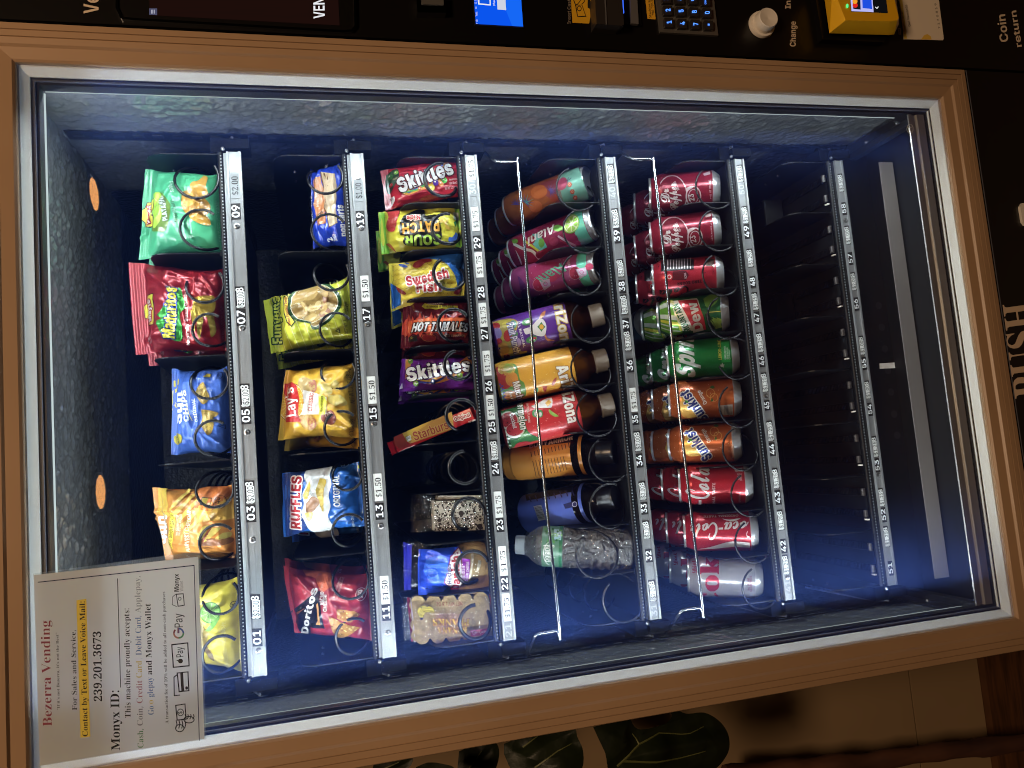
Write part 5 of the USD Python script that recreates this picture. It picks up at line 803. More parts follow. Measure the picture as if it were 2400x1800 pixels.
def soda(label, slot, pb, pt, col, yb=0.212, cat='soda can'):
    m = can_mat(col); s = Round('soda_can', label, cat, pb, pt, yb, 0.119, SODA, [('base', 'can_silver', 0, 8), ('body', m, 8, 14), ('lid', 'can_silver', 14, 20)]); return s, s.printer((8, 14))
def stack(s, what, slot, n=2, step=(0, 0.0755, -0.003)):
    for k in range(1, n + 1): s.copy(np.array(step) * k, f'{("second", "third")[k - 1]} {what} back in the row over label {W(slot)}')
# fifth tray: sodas
c = Crop(1440, 350, 0.1929)
for slot, qb, qt, cen, dy in (('50', (1275, 485), (405, 545), (0, 0), 0), ('49', (1285, 965), (415, 1080), (20, 505), 1)):
    s, p = soda(f'front maroon can with white cursive name leaning over label {W(slot)}', slot, c(qb), c(qt), '#8c1430'); ox, oy = cen; cl = s.clip(0.0136, 0.100); q = lambda x, y: c((x + ox, y + oy))
    p.add(c.g(ring((700 + ox, 560 + oy), 185, 245, 12)), '#c9b2b8', 1, 'logo', clip=cl); p.add(c.g(ell((700 + ox, 560 + oy), 172, 232)), '#7a1028', 1, 'logo', clip=cl)
    p.text('Dr', q(672, 650), q(655, 470), 22, '#d9d2d2', layer=3, font='script', part='logo', clip=cl, fat=1.4); p.text('Pepper', q(790, 745), q(740, 400), 22, '#d9d2d2', layer=3, font='script', part='logo', clip=cl, fat=1.4); p.text('EST. 1885', q(790, 490), q(740, 385), 6, '#d9d2d2', layer=3, clip=cl)
    p.add(c.g(ring((960 + ox, 570 + oy), 95, 125, 14)), '#d0c4c8', 2, 'logo', clip=cl); p.add(c.g(ring((960 + ox, 570 + oy), 62, 85, 7)), '#d0c4c8', 2, 'logo', clip=cl); p.text('23', q(978, 625), q(960, 535), 13, '#d9d2d2', layer=3, part='logo', clip=cl)
    p.add(c.g(blob([(870 + ox, 470 + oy), (930 + ox, 445 + oy), (960 + ox, 460 + oy), (900 + ox, 500 + oy), (880 + ox, 520 + oy)])), '#d0c4c8', 2, 'logo', clip=cl); p.text('12 FL OZ (355 mL)', q(1195, 600), q(1175, 370), 6, '#d9c2c8', font='bold', clip=cl)
    p.add(c.g(poly((1078 + ox, 300 + oy), (1160 + ox, 265 + oy), (1165 + ox, 305 + oy), (1090 + ox, 325 + oy))), '#d0c4c8', 2, clip=cl); p.done(); stack(s, 'maroon can', slot)
c = Crop(1440, 620, 0.1929)
s, p = soda('front cherry red can with a black back panel leaning over label 48', '48', c((1320, 120)), c((455, 190)), '#a8182e'); cl = s.clip(0.0136, 0.108)
p.add(c.g(poly((560, -110), (965, -60), (965, 60), (570, 85))), '#1a1216', 1, 'panel', clip=cl)
for k in range(9): p.add(c.g(line([(650 + 34 * k, -80), (650 + 34 * k, 50)], 7)), '#b9a8ac', 2, 'panel', clip=cl)
p.add(c.g(poly((1100, -80), (1240, -60), (1250, 20), (1110, 20))), '#3c2418', 1, 'panel', clip=cl); p.add(c.g(poly((1190, 10), (1258, -20), (1258, 30), (1200, 34))), '#c9c0bc', 2, 'panel', clip=cl)
p.add(c.g(ell((665, 150), 42, 46)), '#c9182e', 2, 'badge', clip=cl); p.add(c.g(ring((668, 150), 26, 28, 9)), '#e4d8d8', 3, 'badge', clip=cl); p.add(c.g(poly((710, 85), (870, 75), (905, 130), (870, 190), (700, 190))), '#5a1420', 1, 'badge', clip=cl); p.text('SCAN', c((880, 170)), c((870, 100)), 5, '#c9b0b4', layer=3, clip=cl)
p.text('ZERO SUGAR', c((1060, 180)), c((760, 218)), 7, '#2a1014', font='black', clip=cl); p.text('Cola', c((900, 255)), c((520, 330)), 22, '#1c0c10', font='script', part='logo', clip=cl, fat=1.5); p.text('12 FL OZ', c((1215, 120)), c((1205, 45)), 4.5, '#3a1418', clip=cl); p.text('(355 mL)', c((1245, 125)), c((1238, 45)), 4.5, '#3a1418', clip=cl); p.text('0', c((1110, 105)), c((1106, 85)), 7, '#3a1418', clip=cl); p.text('Cola', c((525, 90)), c((540, 0)), 7, '#1c0c10', font='script', clip=cl, fat=1.2); p.done()
stack(s, 'cherry red can', '48', 1, (0.002, 0.0755, -0.002))
s, p = soda('front lime green striped can with red and green lettering leaning over label 47', '47', c((1395, 575)), c((535, 650)), '#1e5a30'); cl = s.clip(0.0136, 0.116)
p.add(c.g(poly((530, 460), (640, 420), (720, 450), (830, 830), (760, 860), (560, 830))), '#5f9a1e', 1, 'panel', clip=cl)
for a in (((535, 500), (700, 480), 60, '#c9d2c4'), ((545, 630), (760, 650), 55, '#c9d2c4'), ((550, 690), (780, 720), 34, '#d2cc1e'), ((560, 790), (800, 810), 14, '#c9d2c4'), ((640, 440), (720, 460), 30, '#c4ca22'), ((560, 735), (770, 765), 16, '#c9d2c4')): p.add(c.g(line(a[:2], a[2])), a[3], 2, 'panel', clip=cl)
p.add(c.g(poly((690, 450), (1000, 410), (1020, 440), (1110, 780), (1070, 800), (830, 800), (740, 640))), '#cfcabc', 3, 'logo', clip=cl); p.add(c.g(poly((690, 450), (720, 445), (830, 800), (800, 805))), '#c9c22a', 3, 'logo', clip=cl)
p.add(c.g(poly((770, 440), (1000, 430), (1085, 640), (1115, 790), (960, 790), (880, 620))), '#b8222a', 4, 'logo', clip=cl); p.text('Dew', c((1085, 800)), c((995, 445)), 24, '#cfcabc', layer=5, font='black', part='logo', clip=cl); p.text('MTN', c((855, 520)), c((850, 470)), 6, '#cfcabc', layer=6, part='logo', clip=cl); p.text('MOUNTAIN', c((930, 800)), c((770, 470)), 14, '#1e5a34', layer=5, font='black', part='logo', clip=cl)
p.add(c.g(Polygon([(1160, 680), (1200, 660), (1190, 640), (1250, 660), (1240, 640), (1320, 670), (1290, 720), (1310, 760), (1230, 780)]).buffer(0)), '#8aa82c', 2, 'picture', clip=cl); p.add(c.g(blob([(1080, 420), (1160, 370), (1240, 380), (1260, 430), (1200, 500), (1120, 520)])), '#5f8a2c', 2, 'picture', clip=cl); p.add(c.g(poly((1100, 600), (1140, 590), (1240, 760), (1210, 790), (1140, 760))), '#10221a', 2, 'picture', clip=cl); p.add(c.g(line([(1150, 580), (1320, 565)], 8)), '#b8a83a', 3, 'picture', clip=cl); p.done()
stack(s, 'lime green striped can', '47', 1, (0.0, 0.0755, -0.003))
s2, p = soda('third can in the row over label 47, blue and red with a white star', '47', (1490 + 40, 752), (1486, 778), '#3a6a8a', yb=0.366); p.done()
s, p = soda('front green lemon lime can leaning over label 46', '46', c((1505, 1095)), c((620, 1180)), '#0f7a34'); cl = s.clip(0.0136, 0.116)
p.text('Sprite', c((985, 1390)), c((955, 760)), 46, '#c9d0cc', layer=2, font='black', part='logo', shear=0.35, clip=cl); p.add(c.g(poly((1290, 950), (1445, 930), (1465, 1180), (1300, 1190))), '#18a044', 1, 'panel', clip=cl); p.text('LEMON-LIME', c((1305, 1160)), c((1290, 920)), 7, '#c9d23a', layer=3, clip=cl, shear=0.2)
for k, tx in enumerate(('LEMON LIME SODA', '100% NATURAL FLAVORS', 'NO CAFFEINE')): p.text(tx, c((1360 + 30 * k, 1150)), c((1350 + 30 * k, 990 + 20 * k)), 4, '#c4dccc', layer=3, clip=cl)
p.add(c.g(Polygon([(1300, 1215), (1310, 1190), (1322, 1212), (1340, 1215), (1325, 1230), (1330, 1250), (1305, 1240), (1285, 1250), (1290, 1230), (1278, 1215)]).buffer(0)), '#b9c4be', 3, clip=cl); p.done(); stack(s, 'green lemon lime can', '46')
c = Crop(1460, 860, 0.2049)
for slot, qb, qt, ox, oy, extra in (('45', (1345, 345), (515, 385), 0, 0, 1), ('44', (1360, 850), (540, 890), 45, 440, 0)):
    s, p = soda(f'front orange soda can with a dark blue name{" and a barcode" if extra else ""} leaning over label {W(slot)}', slot, c(qb), c(qt), '#b4561a'); cl = s.clip(0.0136, 0.116); q = lambda x, y: c((x + ox, y + oy))
    p.add(c.g(blob([(640 + ox, 480 + oy), (680 + ox, 330 + oy), (760 + ox, 330 + oy), (800 + ox, 430 + oy), (860 + ox, 520 + oy), (840 + ox, 570 + oy), (700 + ox, 575 + oy)])), '#d9a43a', 1, 'picture', clip=cl)
    p.text('Sunkist', q(985, 590), q(740, 255), 24, '#24327c', layer=4, font='black', part='logo', shear=0.1, clip=cl); p.add(T('Sunkist', q(985, 590), q(740, 255), 24, font='black', shear=0.1, grow=2.2), '#e2ded4', 3, 'logo', cl); p.text('Orange', q(965, 415), q(880, 265), 9, '#e2ded4', layer=3, font='bold', part='logo', clip=cl)
    p.add(c.g(ring((1000 + ox, 300 + oy), 50, 52, 6)), '#d9a04a', 2, 'picture', clip=cl); p.add(c.g(ring((1040 + ox, 350 + oy), 46, 48, 6)), '#d9a04a', 2, 'picture', clip=cl); p.add(c.g(blob([(990 + ox, 235 + oy), (1025 + ox, 215 + oy), (1050 + ox, 240 + oy), (1020 + ox, 250 + oy)])), '#3f6a2a', 3, 'picture', clip=cl); p.add(c.g(blob([(1000 + ox, 395 + oy), (1020 + ox, 355 + oy), (1030 + ox, 390 + oy)])), '#3f6a2a', 3, 'picture', clip=cl); p.add(c.g(blob([(705 + ox, 380 + oy), (740 + ox, 385 + oy), (745 + ox, 410 + oy), (715 + ox, 405 + oy)])), '#3a8a3a', 5, 'logo', clip=cl)
    r3 = random.Random(int(slot))
    for k in range(46): x, y = r3.uniform(530, 1290), r3.uniform(180, 590); p.add(c.g(ell((x + ox, y + oy), 4, 5)), '#dcae86', 2, 'bubbles', clip=cl)
    if extra:
        p.add(c.g(poly((1110, 440), (1275, 425), (1280, 545), (1125, 545))), '#b8b4b0', 2, 'barcode', clip=cl)
        for k in range(12): p.add(c.g(line([(1122 + 12.5 * k, 450), (1128 + 12.5 * k, 538)], 3 + 3 * (k % 3 == 0))), '#4a3a34', 3, 'barcode', clip=cl)
    else: p.text('ORANGE SODA', c((1275, 1040)), c((1265, 880)), 5, '#d9a88a', clip=cl)
    p.done(); stack(s, 'orange soda can', slot)
c2 = Crop(1480, 1100, 0.2411)
s, p = soda('front red cola can with large white script leaning over label 43', '43', c((1475, 1330)), c((625, 1350)), '#a80f22'); cl = s.clip(0.0136, 0.112)
p.text('Coca-Cola', c((965, 1950)), c((985, 1140)), 50, '#d2d0ce', layer=2, font='script', part='logo', clip=cl, fat=1.2); p.text('ORIGINAL TASTE', c((1055, 1690)), c((1055, 1325)), 6, '#d9c4c4', clip=cl); p.add(c.g(poly((1272, 1165), (1365, 1155), (1365, 1195), (1285, 1200))), '#cfc4c4', 2, clip=cl); p.text('12 FL OZ', c((1335, 1290)), c((1330, 1215)), 4.6, '#d9c4c4', clip=cl); p.text('(355 mL)', c((1362, 1300)), c((1358, 1215)), 4.6, '#d9c4c4', clip=cl); p.text('ORIGINAL', c((1345, 1545)), c((1345, 1430)), 4, '#c99a9a', clip=cl); p.done(); stack(s, 'red cola can', '43')
c = c2
s, p = soda('front red cola can turned so its white script runs along the can over label 42', '42', c((1225, 595)), c((505, 600)), '#a80f22'); cl = s.clip(0.0136, 0.108)
p.text('Coca-Cola', c((1205, 500)), c((520, 540)), 36, '#d2d0ce', layer=2, font='script', part='logo', clip=cl, fat=1.0); p.text('ORIGINAL TASTE', c((1040, 440)), c((700, 452)), 4.5, '#d9c4c4', clip=cl); p.add(c.g(Polygon(spline([(640, 775), (760, 755), (900, 715), (1000, 700), (1190, 715)]) + [(1200, 765), (1000, 750), (800, 770)])).buffer(0), '#d2d0ce', 2, 'logo', clip=cl); p.add(c.g(blob([(880, 480), (960, 490), (1060, 475), (1000, 505), (930, 500)])), '#d2d0ce', 2, 'logo', clip=cl); p.done(); stack(s, 'red cola can', '42')
s, p = soda('front silver diet cola can with red letters leaning over label 41', '41', c((1270, 1060)), c((545, 1030)), '#a9aab0'); cl = s.clip(0.0136, 0.112)
p.text('Coke', c((850, 1420)), c((845, 700)), 44, '#a3152c', layer=2, font='serif', part='logo', clip=cl, fat=1.5); p.text('Diet', c((635, 1010)), c((620, 860)), 13, '#a3152c', layer=2, font='script', part='logo', clip=cl, fat=1.2); p.text('NO SUGAR', c((1150, 1175)), c((1145, 1055)), 4.5, '#8a4a54', clip=cl); p.text('NO CALORIES', c((1172, 1190)), c((1168, 1035)), 4.5, '#8a4a54', clip=cl); p.done(); stack(s, 'silver diet cola can', '41', 2, (0.004, 0.0755, -0.003))
# fourth tray: slim cans
c = Crop(1140, 340, 0.1929)
def slim(label, pb, pt, col, yb, bandcol):
    m = can_mat(col, 0.3); s = Round('slim_can', label, 'energy drink can', pb, pt, yb, 0.156, SLIM, [('base', 'can_silver', 0, 7), ('body', m, 7, 11), ('lid', 'can_silver', 11, 16)]); p = s.printer((7, 11)); return s, p
s, p = slim('front orange and teal slim can with tropical leaves lying slanted over label 40', c((1250, 440)), c((290, 800)), '#a85a1e', 0.205, None); cl = s.clip(0.0101, 0.150)
p.add(c.g(blob([(860, 440), (900, 340), (1130, 270), (1200, 300), (1330, 560), (1300, 700), (950, 720), (880, 600)])), '#6fae9c', 1, 'panel', clip=cl); p.add(c.g(blob([(560, 520), (720, 440), (870, 420), (900, 560), (930, 690), (870, 720), (760, 640), (640, 560)])), '#8c3a3c', 1, 'panel', clip=cl); p.add(c.g(ell((640, 570), 105, 85, -20)), '#c0641e', 3, 'picture', clip=cl); p.add(c.g(ring((640, 570), 105, 85, 6, -20)), '#a8481a', 4, 'picture', clip=cl); p.add(c.g(ell((600, 745), 80, 70)), '#c4662a', 3, 'picture', clip=cl); p.add(c.g(ell((820, 640), 50, 50)), '#b4481e', 3, 'picture', clip=cl); p.add(c.g(ell((925, 470), 55, 80, 20)), '#a83a5c', 2, 'picture', clip=cl)
for ctr, dirs, L in (((480, 700), range(-150, 60, 25), 110), ((780, 560), range(-140, 100, 28), 95), ((360, 720), range(-180, 30, 30), 80)):
    for k in dirs: a = math.radians(k); p.add(c.g(Polygon([(ctr[0] - 8 * math.sin(a), ctr[1] + 8 * math.cos(a)), (ctr[0] + L * math.cos(a), ctr[1] + L * math.sin(a)), (ctr[0] + 8 * math.sin(a), ctr[1] - 8 * math.cos(a))])), '#3f9a9c' if k % 2 else '#5a4a94', 5, 'leaves', clip=cl)
for x, y in ((1012, 480), (1045, 565), (1080, 640)): p.add(c.g(Polygon([(x + 30 * math.cos(a), y + 32 * math.sin(a)) for a in np.arange(0, 6.2, 1.0472)])), '#b8482a', 4, 'badge', clip=cl); p.add(c.g(ring((x, y), 12, 13, 4)), '#e0c8a8', 5, 'badge', clip=cl)
p.add(c.g(line(spline([(960, 440), (1010, 420), (1030, 400)]), 7)), '#3a3a5a', 4, clip=cl); p.add(c.g(line(spline([(985, 470), (990, 420), (1000, 395)]), 7)), '#3a3a5a', 4, clip=cl); p.done(); stack(s, 'orange and teal slim can', '40', 2, (0.0, 0.064, 0.0))
s, p = slim('front magenta and mint slim can with cherries and a lime slice over label 39', c((1330, 935)), c((340, 1330)), '#8c1c4c', 0.205, None); cl = s.clip(0.0101, 0.151)
p.add(s.band(0.0105, 0.030), '#4fae98', 2, 'panel', cl); p.add(c.g(blob([(330, 1130), (460, 1100), (520, 1180), (700, 1250), (760, 1310), (600, 1420), (420, 1470), (320, 1280)])), '#9c1c38', 1, 'panel', clip=cl); p.add(c.g(poly((560, 1080), (640, 1080), (700, 1160), (740, 1240), (640, 1290), (560, 1200))), '#58b4a8', 2, 'panel', clip=cl)
for pts, w_, cl2 in (([(330, 1200), (450, 1260), (560, 1290), (640, 1380)], 34, '#d8cfc8'), ([(350, 1290), (400, 1380), (420, 1440)], 26, '#d8cfc8'), ([(460, 1160), (560, 1230), (640, 1290)], 26, '#c2c81e'), ([(880, 1110), (960, 1160), (1080, 1220)], 26, '#c9b4c4'), ([(900, 1160), (1000, 1210)], 18, '#b03050')): p.add(c.g(line(spline(pts), w_)), cl2, 3, 'panel', clip=cl)
for x, y, a_, b_, cl2 in ((545, 1150, 48, 52, '#8c1228'), (650, 1330, 52, 46, '#8c1830'), (820, 1170, 55, 55, '#a03458'), (345, 1170, 40, 30, '#6aa02a'), (670, 1190, 36, 56, '#5a9a3a'), (870, 1010, 60, 40, '#6ab03a'), (1000, 930, 45, 45, '#b02848')): p.add(c.g(ell((x, y), a_, b_)), cl2, 4, 'picture', clip=cl)
p.add(c.g(ell((1035, 960), 90, 120, 25)), '#7ab83a', 5, 'picture', clip=cl); p.add(c.g(ell((1035, 960), 78, 106, 25)), '#d6dcc0', 6, 'picture', clip=cl)
for k in range(7): a = k * 6.283 / 7 + 0.2; a2 = a + 0.75; p.add(c.g(affinity.rotate(Polygon([(1035 + 12 * math.cos((a + a2) / 2), 960 + 16 * math.sin((a + a2) / 2)), (1035 + 70 * math.cos(a), 960 + 96 * math.sin(a)), (1035 + 74 * math.cos((a + a2) / 2), 960 + 100 * math.sin((a + a2) / 2)), (1035 + 70 * math.cos(a2), 960 + 96 * math.sin(a2))]), 25, origin=(1035, 960))), '#8cc43c', 7, 'picture', clip=cl)
p.text('Alani', c((830, 960)), c((500, 1130)), 17, '#e2dcde', layer=6, font='bold', part='logo', shear=0.5, clip=cl)
for x, y in ((1100, 1070), (1140, 1140), (1170, 1190)): p.add(c.g(Polygon([(x + 28 * math.cos(a), y + 30 * math.sin(a)) for a in np.arange(0, 6.2, 1.0472)])), '#5fae98', 5, 'badge', clip=cl)
p.done(); stack(s, 'magenta and mint slim can', '39', 2, (0.0, 0.064, 0.0))
c = Crop(1130, 550, 0.1929)
s, p = slim('front pink slim can with a mint band and mint lettering over label 38', c((1425, 380)), c((420, 600)), '#b04a86', 0.205, None); cl = s.clip(0.0101, 0.151)
p.add(s.band(0.0105, 0.028), '#5cc4a4', 2, 'panel', cl); p.add(c.g(poly((380, 470), (460, 520), (560, 640), (760, 700), (1300, 560), (1330, 700), (560, 860), (400, 760))), '#7c3a80', 1, 'panel', clip=cl); p.add(c.g(blob([(600, 380), (900, 330), (980, 460), (860, 560), (640, 560), (560, 470)])), '#b4346c', 1, 'panel', clip=cl)
p.text('Alani', c((955, 345)), c((640, 525)), 22, '#5cc4a4', layer=4, font='bold', part='logo', shear=-0.5, clip=cl)
for x, y in ((740, 600), (1180, 460)):
    p.add(c.g(ell((x - 50, y + 5), 70, 75)), '#c0305c', 3, 'picture', clip=cl); p.add(c.g(ring((x - 50, y + 5), 74, 80, 6)), '#d9a8c4', 3, 'picture', clip=cl); p.add(c.g(poly((x - 45, y - 40), (x + 80, y - 65), (x + 95, y + 20), (x + 15, y + 75))), '#cfbcd6', 4, 'picture', clip=cl); p.add(c.g(ring((x + 30, y - 5), 26, 26, 7)), '#c85a94', 5, 'picture', clip=cl); p.add(c.g(ell((x + 120, y - 70), 52, 40, -20)), '#c23a64', 3, 'picture', clip=cl)
p.text('PINK SLUSH', c((528, 420)), c((545, 575)), 6, '#dcb8d0', layer=4, clip=cl); p.text('ENERGY', c((1030, 300)), c((1050, 430)), 6, '#dcb8d0', layer=4, clip=cl)
r3 = random.Random(3)
for k in range(50): x, y = r3.uniform(440, 1260), r3.uniform(280, 740); p.add(c.g(ell((x, y), 5, 6)), '#dba6c6', 5, 'bubbles', clip=cl)
p.done(); stack(s, 'pink slim can, dark behind the front one', '38', 2, (0.0, 0.062, 0.0))
# bottles, caps down
mat('cap_white', '#8a837a', 0.35); mat('cap_black', '#16161a', 0.3)
def liquid(name, col, tr=0.75): return mat(name, col, 0.06, 0.0, transmission_weight=tr, ior=1.38, specular_ior_level=0.6) and name
TEA = [(0.0, 0.0), (0.0, 0.0175), (0.002, 0.0185), (0.020, 0.0190), (0.0215, 0.0175), (0.022, 0.0160), (0.026, 0.0170), (0.032, 0.0220), (0.040, 0.0285), (0.048, 0.0322), (0.054, 0.0335), (0.0575, 0.0338), (0.168, 0.0338), (0.172, 0.0335), (0.178, 0.032), (0.182, 0.026), (0.182, 0.0)]
c = Crop(1130, 800, 0.211); c1 = Crop(1130, 550, 0.1929)
def tea(label, pb, pt, col, liq):
    s = Round('drink_bottle', label, 'juice bottle', pb, pt, 0.205, 0.182, TEA, [('cap', 'cap_white', 0, 5), ('neck', liq, 4, 11), ('sleeve', can_mat(col, 0.05, 0.3), 11, 16)]); return s, s.printer((11, 13), 'ink_film')
liquid('punch_liquid', '#4a2410'); liquid('tea_liquid', '#7a4512')
s, p = tea('purple fruit punch bottle standing on its cap over label 37', c1((1470, 960)), c1((150, 1290)), '#5a2a8c', 'punch_liquid'); cl = s.clip(0.0578, 0.178)
p.text('AriZona', c1((850, 740)), c1((975, 1400)), 24, '#ddd8cc', layer=4, font='black', part='logo', clip=cl); p.add(T('AriZona', c1((850, 740)), c1((975, 1400)), 24, font='black', grow=2.0), '#c0a02c', 3, 'logo', cl)
p.add(c1.g(blob([(120, 1060), (330, 1020), (430, 1060), (420, 1200), (460, 1400), (540, 1410), (520, 1440), (330, 1480), (160, 1540), (130, 1300)])), '#b8a03a', 1, 'picture', clip=cl)
for x, y, a_, b_, cl2 in ((180, 1200, 60, 70, '#9a86c4'), (200, 1300, 45, 45, '#b02838'), (250, 1400, 75, 90, '#d99a2a'), (310, 1230, 50, 70, '#c4302c'), (380, 1090, 40, 50, '#6aa890'), (170, 1110, 50, 40, '#b02a30'), (290, 1100, 50, 40, '#d0b83a'), (400, 1210, 36, 40, '#4a8a4a'), (420, 1310, 55, 60, '#a890cc'), (300, 1480, 40, 30, '#a02430')): p.add(c1.g(ell((x, y), a_, b_)), cl2, 2, 'picture', clip=cl)
for k in range(9):
    for j in range(3):
        if (k + j) % 2: p.add(c1.g(sbox(140 + 28 * j, 1350 + 22 * k, 168 + 28 * j, 1372 + 22 * k)), '#3a2a6a', 3, 'picture', clip=cl)
p.text('Fruit Punch', c1((300, 1080)), c1((390, 1450)), 16, '#e6e2e8', layer=4, font='bold', clip=cl, edgecolor='#6a5a9a'); p.text('ALL NATURAL', c1((420, 1050)), c1((500, 1370)), 6, '#d9d0e4', layer=3, clip=cl)
p.add(c1.g(blob([(500, 1150), (600, 1110), (680, 1030), (740, 1030), (780, 1110), (760, 1220), (680, 1230), (600, 1200), (530, 1210)])), '#d6d2d4', 3, 'picture', clip=cl); p.add(c1.g(blob([(690, 1020), (720, 960), (770, 925), (760, 980), (720, 1020)])), '#b0682c', 3, 'picture', clip=cl); p.add(c1.g(blob([(770, 1210), (800, 1260), (880, 1280), (800, 1290), (760, 1240)])), '#b0682c', 3, 'picture', clip=cl); p.add(c1.g(Polygon([(720, 1120 - 60), (740, 1090), (770, 1120), (740, 1150), (720, 1180), (700, 1150), (670, 1120), (700, 1090)])), '#3a7a4a', 4, 'picture', clip=cl); p.add(c1.g(ell((722, 1120), 26, 30)), '#d9a22a', 5, 'picture', clip=cl)
for x, y in ((550, 1060), (600, 1270)): p.add(c1.g(ell((x, y), 70, 40, -20)), '#3a8a4a', 3, 'picture', clip=cl); p.add(c1.g(ell((x + 10, y), 36, 18, -20)), '#d6d2d4', 4, 'picture', clip=cl); p.add(c1.g(ell((x + 40, y - 15), 20, 14)), '#b8343c', 5, 'picture', clip=cl)
p.done()
s, p = tea('yellow mango bottle standing on its cap over label 36', c((1385, 200)), c((140, 480)), '#d69a12', 'tea_liquid'); cl = s.clip(0.0578, 0.178)
p.add(c.g(blob([(140, 300), (260, 250), (370, 260), (400, 330), (420, 420), (470, 470), (480, 600), (360, 640), (240, 680), (170, 560)])), '#5a8a3a', 1, 'picture', clip=cl)
for x, y, a_, b_, cl2 in ((270, 310, 95, 70, '#c8a02a'), (300, 300, 60, 55, '#8aa83a'), (190, 340, 50, 60, '#b03428'), (250, 440, 85, 90, '#b8302a'), (330, 420, 70, 80, '#d98a2a'), (310, 600, 70, 55, '#c8702a')): p.add(c.g(ell((x, y), a_, b_)), cl2, 2, 'picture', clip=cl)
for k in range(14):
    for j in range(3):
        if (k + j) % 2: p.add(c.g(sbox(160 + 24 * j + 4 * k, 470 + 18 * k, 184 + 24 * j + 4 * k, 488 + 18 * k)), '#4a4a94', 3, 'picture', clip=cl)
p.text('Mucho Mango', c((335, 455)), c((480, 940)), 16, '#e6e2d8', layer=4, font='bold', clip=cl, edgecolor='#7a3a20'); p.text('AriZona', c((820, 280)), c((985, 810)), 26, '#ddd8cc', layer=4, font='black', part='logo', clip=cl, edgecolor='#8a5a20'); p.text('Fruit', c((290, 550)), c((330, 660)), 10, '#e0d0b0', layer=5, font='script', clip=cl)
p.add(c.g(blob([(770, 480), (790, 430), (825, 400), (815, 450), (790, 490)])), '#a83a2a', 3, 'picture', clip=cl); p.add(c.g(blob([(580, 540), (620, 510), (620, 560)])), '#4a9a6a', 3, 'picture', clip=cl); p.add(c.g(blob([(670, 500), (720, 500), (700, 560), (680, 540)])), '#a82a2a', 3, 'picture', clip=cl)
r3 = random.Random(8)
for k in range(26): x, y = r3.uniform(500, 960), r3.uniform(130, 600); p.add(c.g(line([(x, y), (x + 9, y + 7), (x + 14, y - 4)], 4)), '#e6cc7a', 2, 'flecks', clip=cl)
p.done()
s, p = tea('red watermelon bottle standing on its cap over label 35', c((1450, 690)), c((175, 985)), '#c4262a', 'tea_liquid'); cl = s.clip(0.0578, 0.178)
p.add(c.g(blob([(180, 780), (300, 750), (430, 710), (460, 760), (470, 900), (520, 1010), (640, 1080), (560, 1110), (380, 1160), (260, 1200), (200, 1000)])), '#2a6a34', 1, 'picture', clip=cl); p.add(c.g(ell((295, 880), 110, 100, 10)), '#cfcabc', 2, 'picture', clip=cl); p.add(c.g(ell((300, 878), 95, 86, 10)), '#b02430', 3, 'picture', clip=cl); p.add(c.g(ell((365, 985), 110, 85, -15)), '#cfcabc', 3, 'picture', clip=cl); p.add(c.g(ell((365, 975), 98, 72, -15)), '#b82a34', 4, 'picture', clip=cl); p.add(c.g(ell((460, 1150), 100, 40, -8)), '#b82a34', 4, 'picture', clip=cl)
for k in range(34):
    for j in range(3):
        if (k + j) % 2: p.add(c.g(sbox(178 + 22 * j + 3 * k, 800 + 13 * k, 200 + 22 * j + 3 * k, 813 + 13 * k)), '#15181a' if k % 3 else '#d2d0cc', 2, 'picture', clip=cl)
for k in range(30): x, y = r3.uniform(230, 440), r3.uniform(810, 1040); p.add(c.g(ell((x, y), 4, 6)), '#3a1416', 5, 'picture', clip=cl)
for k in range(6): p.add(c.g(line(spline([(400 + 25 * k, 1090 - 10 * k), (440 + 20 * k, 1040), (500, 1000 + 10 * k)]), 9)), '#5aa04a', 3, 'picture', clip=cl)
p.text('Watermelon', c((370, 560)), c((425, 985)), 17, '#e6e4de', layer=6, font='bold', clip=cl, edgecolor='#2a5a34'); p.text('Cocktail', c((305, 810)), c((345, 970)), 9, '#e6dcd8', layer=6, clip=cl); p.text('AriZona', c((850, 440)), c((955, 915)), 27, '#ddd8cc', layer=4, font='black', part='logo', clip=cl, edgecolor='#8a2a24'); p.text('NATURAL FLAVORS', c((490, 690)), c((512, 905)), 5, '#e2c4bc', layer=3, clip=cl)
p.add(c.g(blob([(545, 720), (620, 690), (690, 650), (770, 630), (780, 700), (760, 740), (660, 740), (580, 745)])), '#d2cecc', 3, 'picture', clip=cl); p.add(c.g(poly((700, 690), (740, 650), (770, 680), (730, 730))), '#d9a63a', 4, 'picture', clip=cl); p.add(c.g(blob([(740, 750), (790, 790), (850, 830), (800, 835), (750, 800)])), '#8ab04a', 4, 'picture', clip=cl)
for x, y in ((590, 800), (640, 805)): p.add(c.g(ell((x, y), 36, 42)), '#4a9a5a', 3, 'picture', clip=cl); p.add(c.g(ell((x + 6, y + 6), 18, 24)), '#d2cecc', 4, 'picture', clip=cl)
for k in range(26): x, y = r3.uniform(560, 960), r3.uniform(740, 1060); p.add(c.g(line([(x, y), (x + 9, y + 7), (x + 14, y - 4)], 4)), '#e08a84', 2, 'flecks', clip=cl)
p.done()
SPORT = [(0.0, 0.0), (0.0, 0.0185), (0.003, 0.0195), (0.026, 0.0195), (0.0265, 0.0180), (0.036, 0.0190), (0.044, 0.0235), (0.056, 0.0300), (0.064, 0.0322), (0.074, 0.0325), (0.080, 0.0318), (0.086, 0.0325), (0.100, 0.0318), (0.114, 0.0326), (0.128, 0.0318), (0.142, 0.0328), (0.150, 0.0322), (0.158, 0.0330), (0.166, 0.0325), (0.170, 0.029), (0.171, 0.0)]
liquid('dark_liquid', '#1a1412', 0.3)
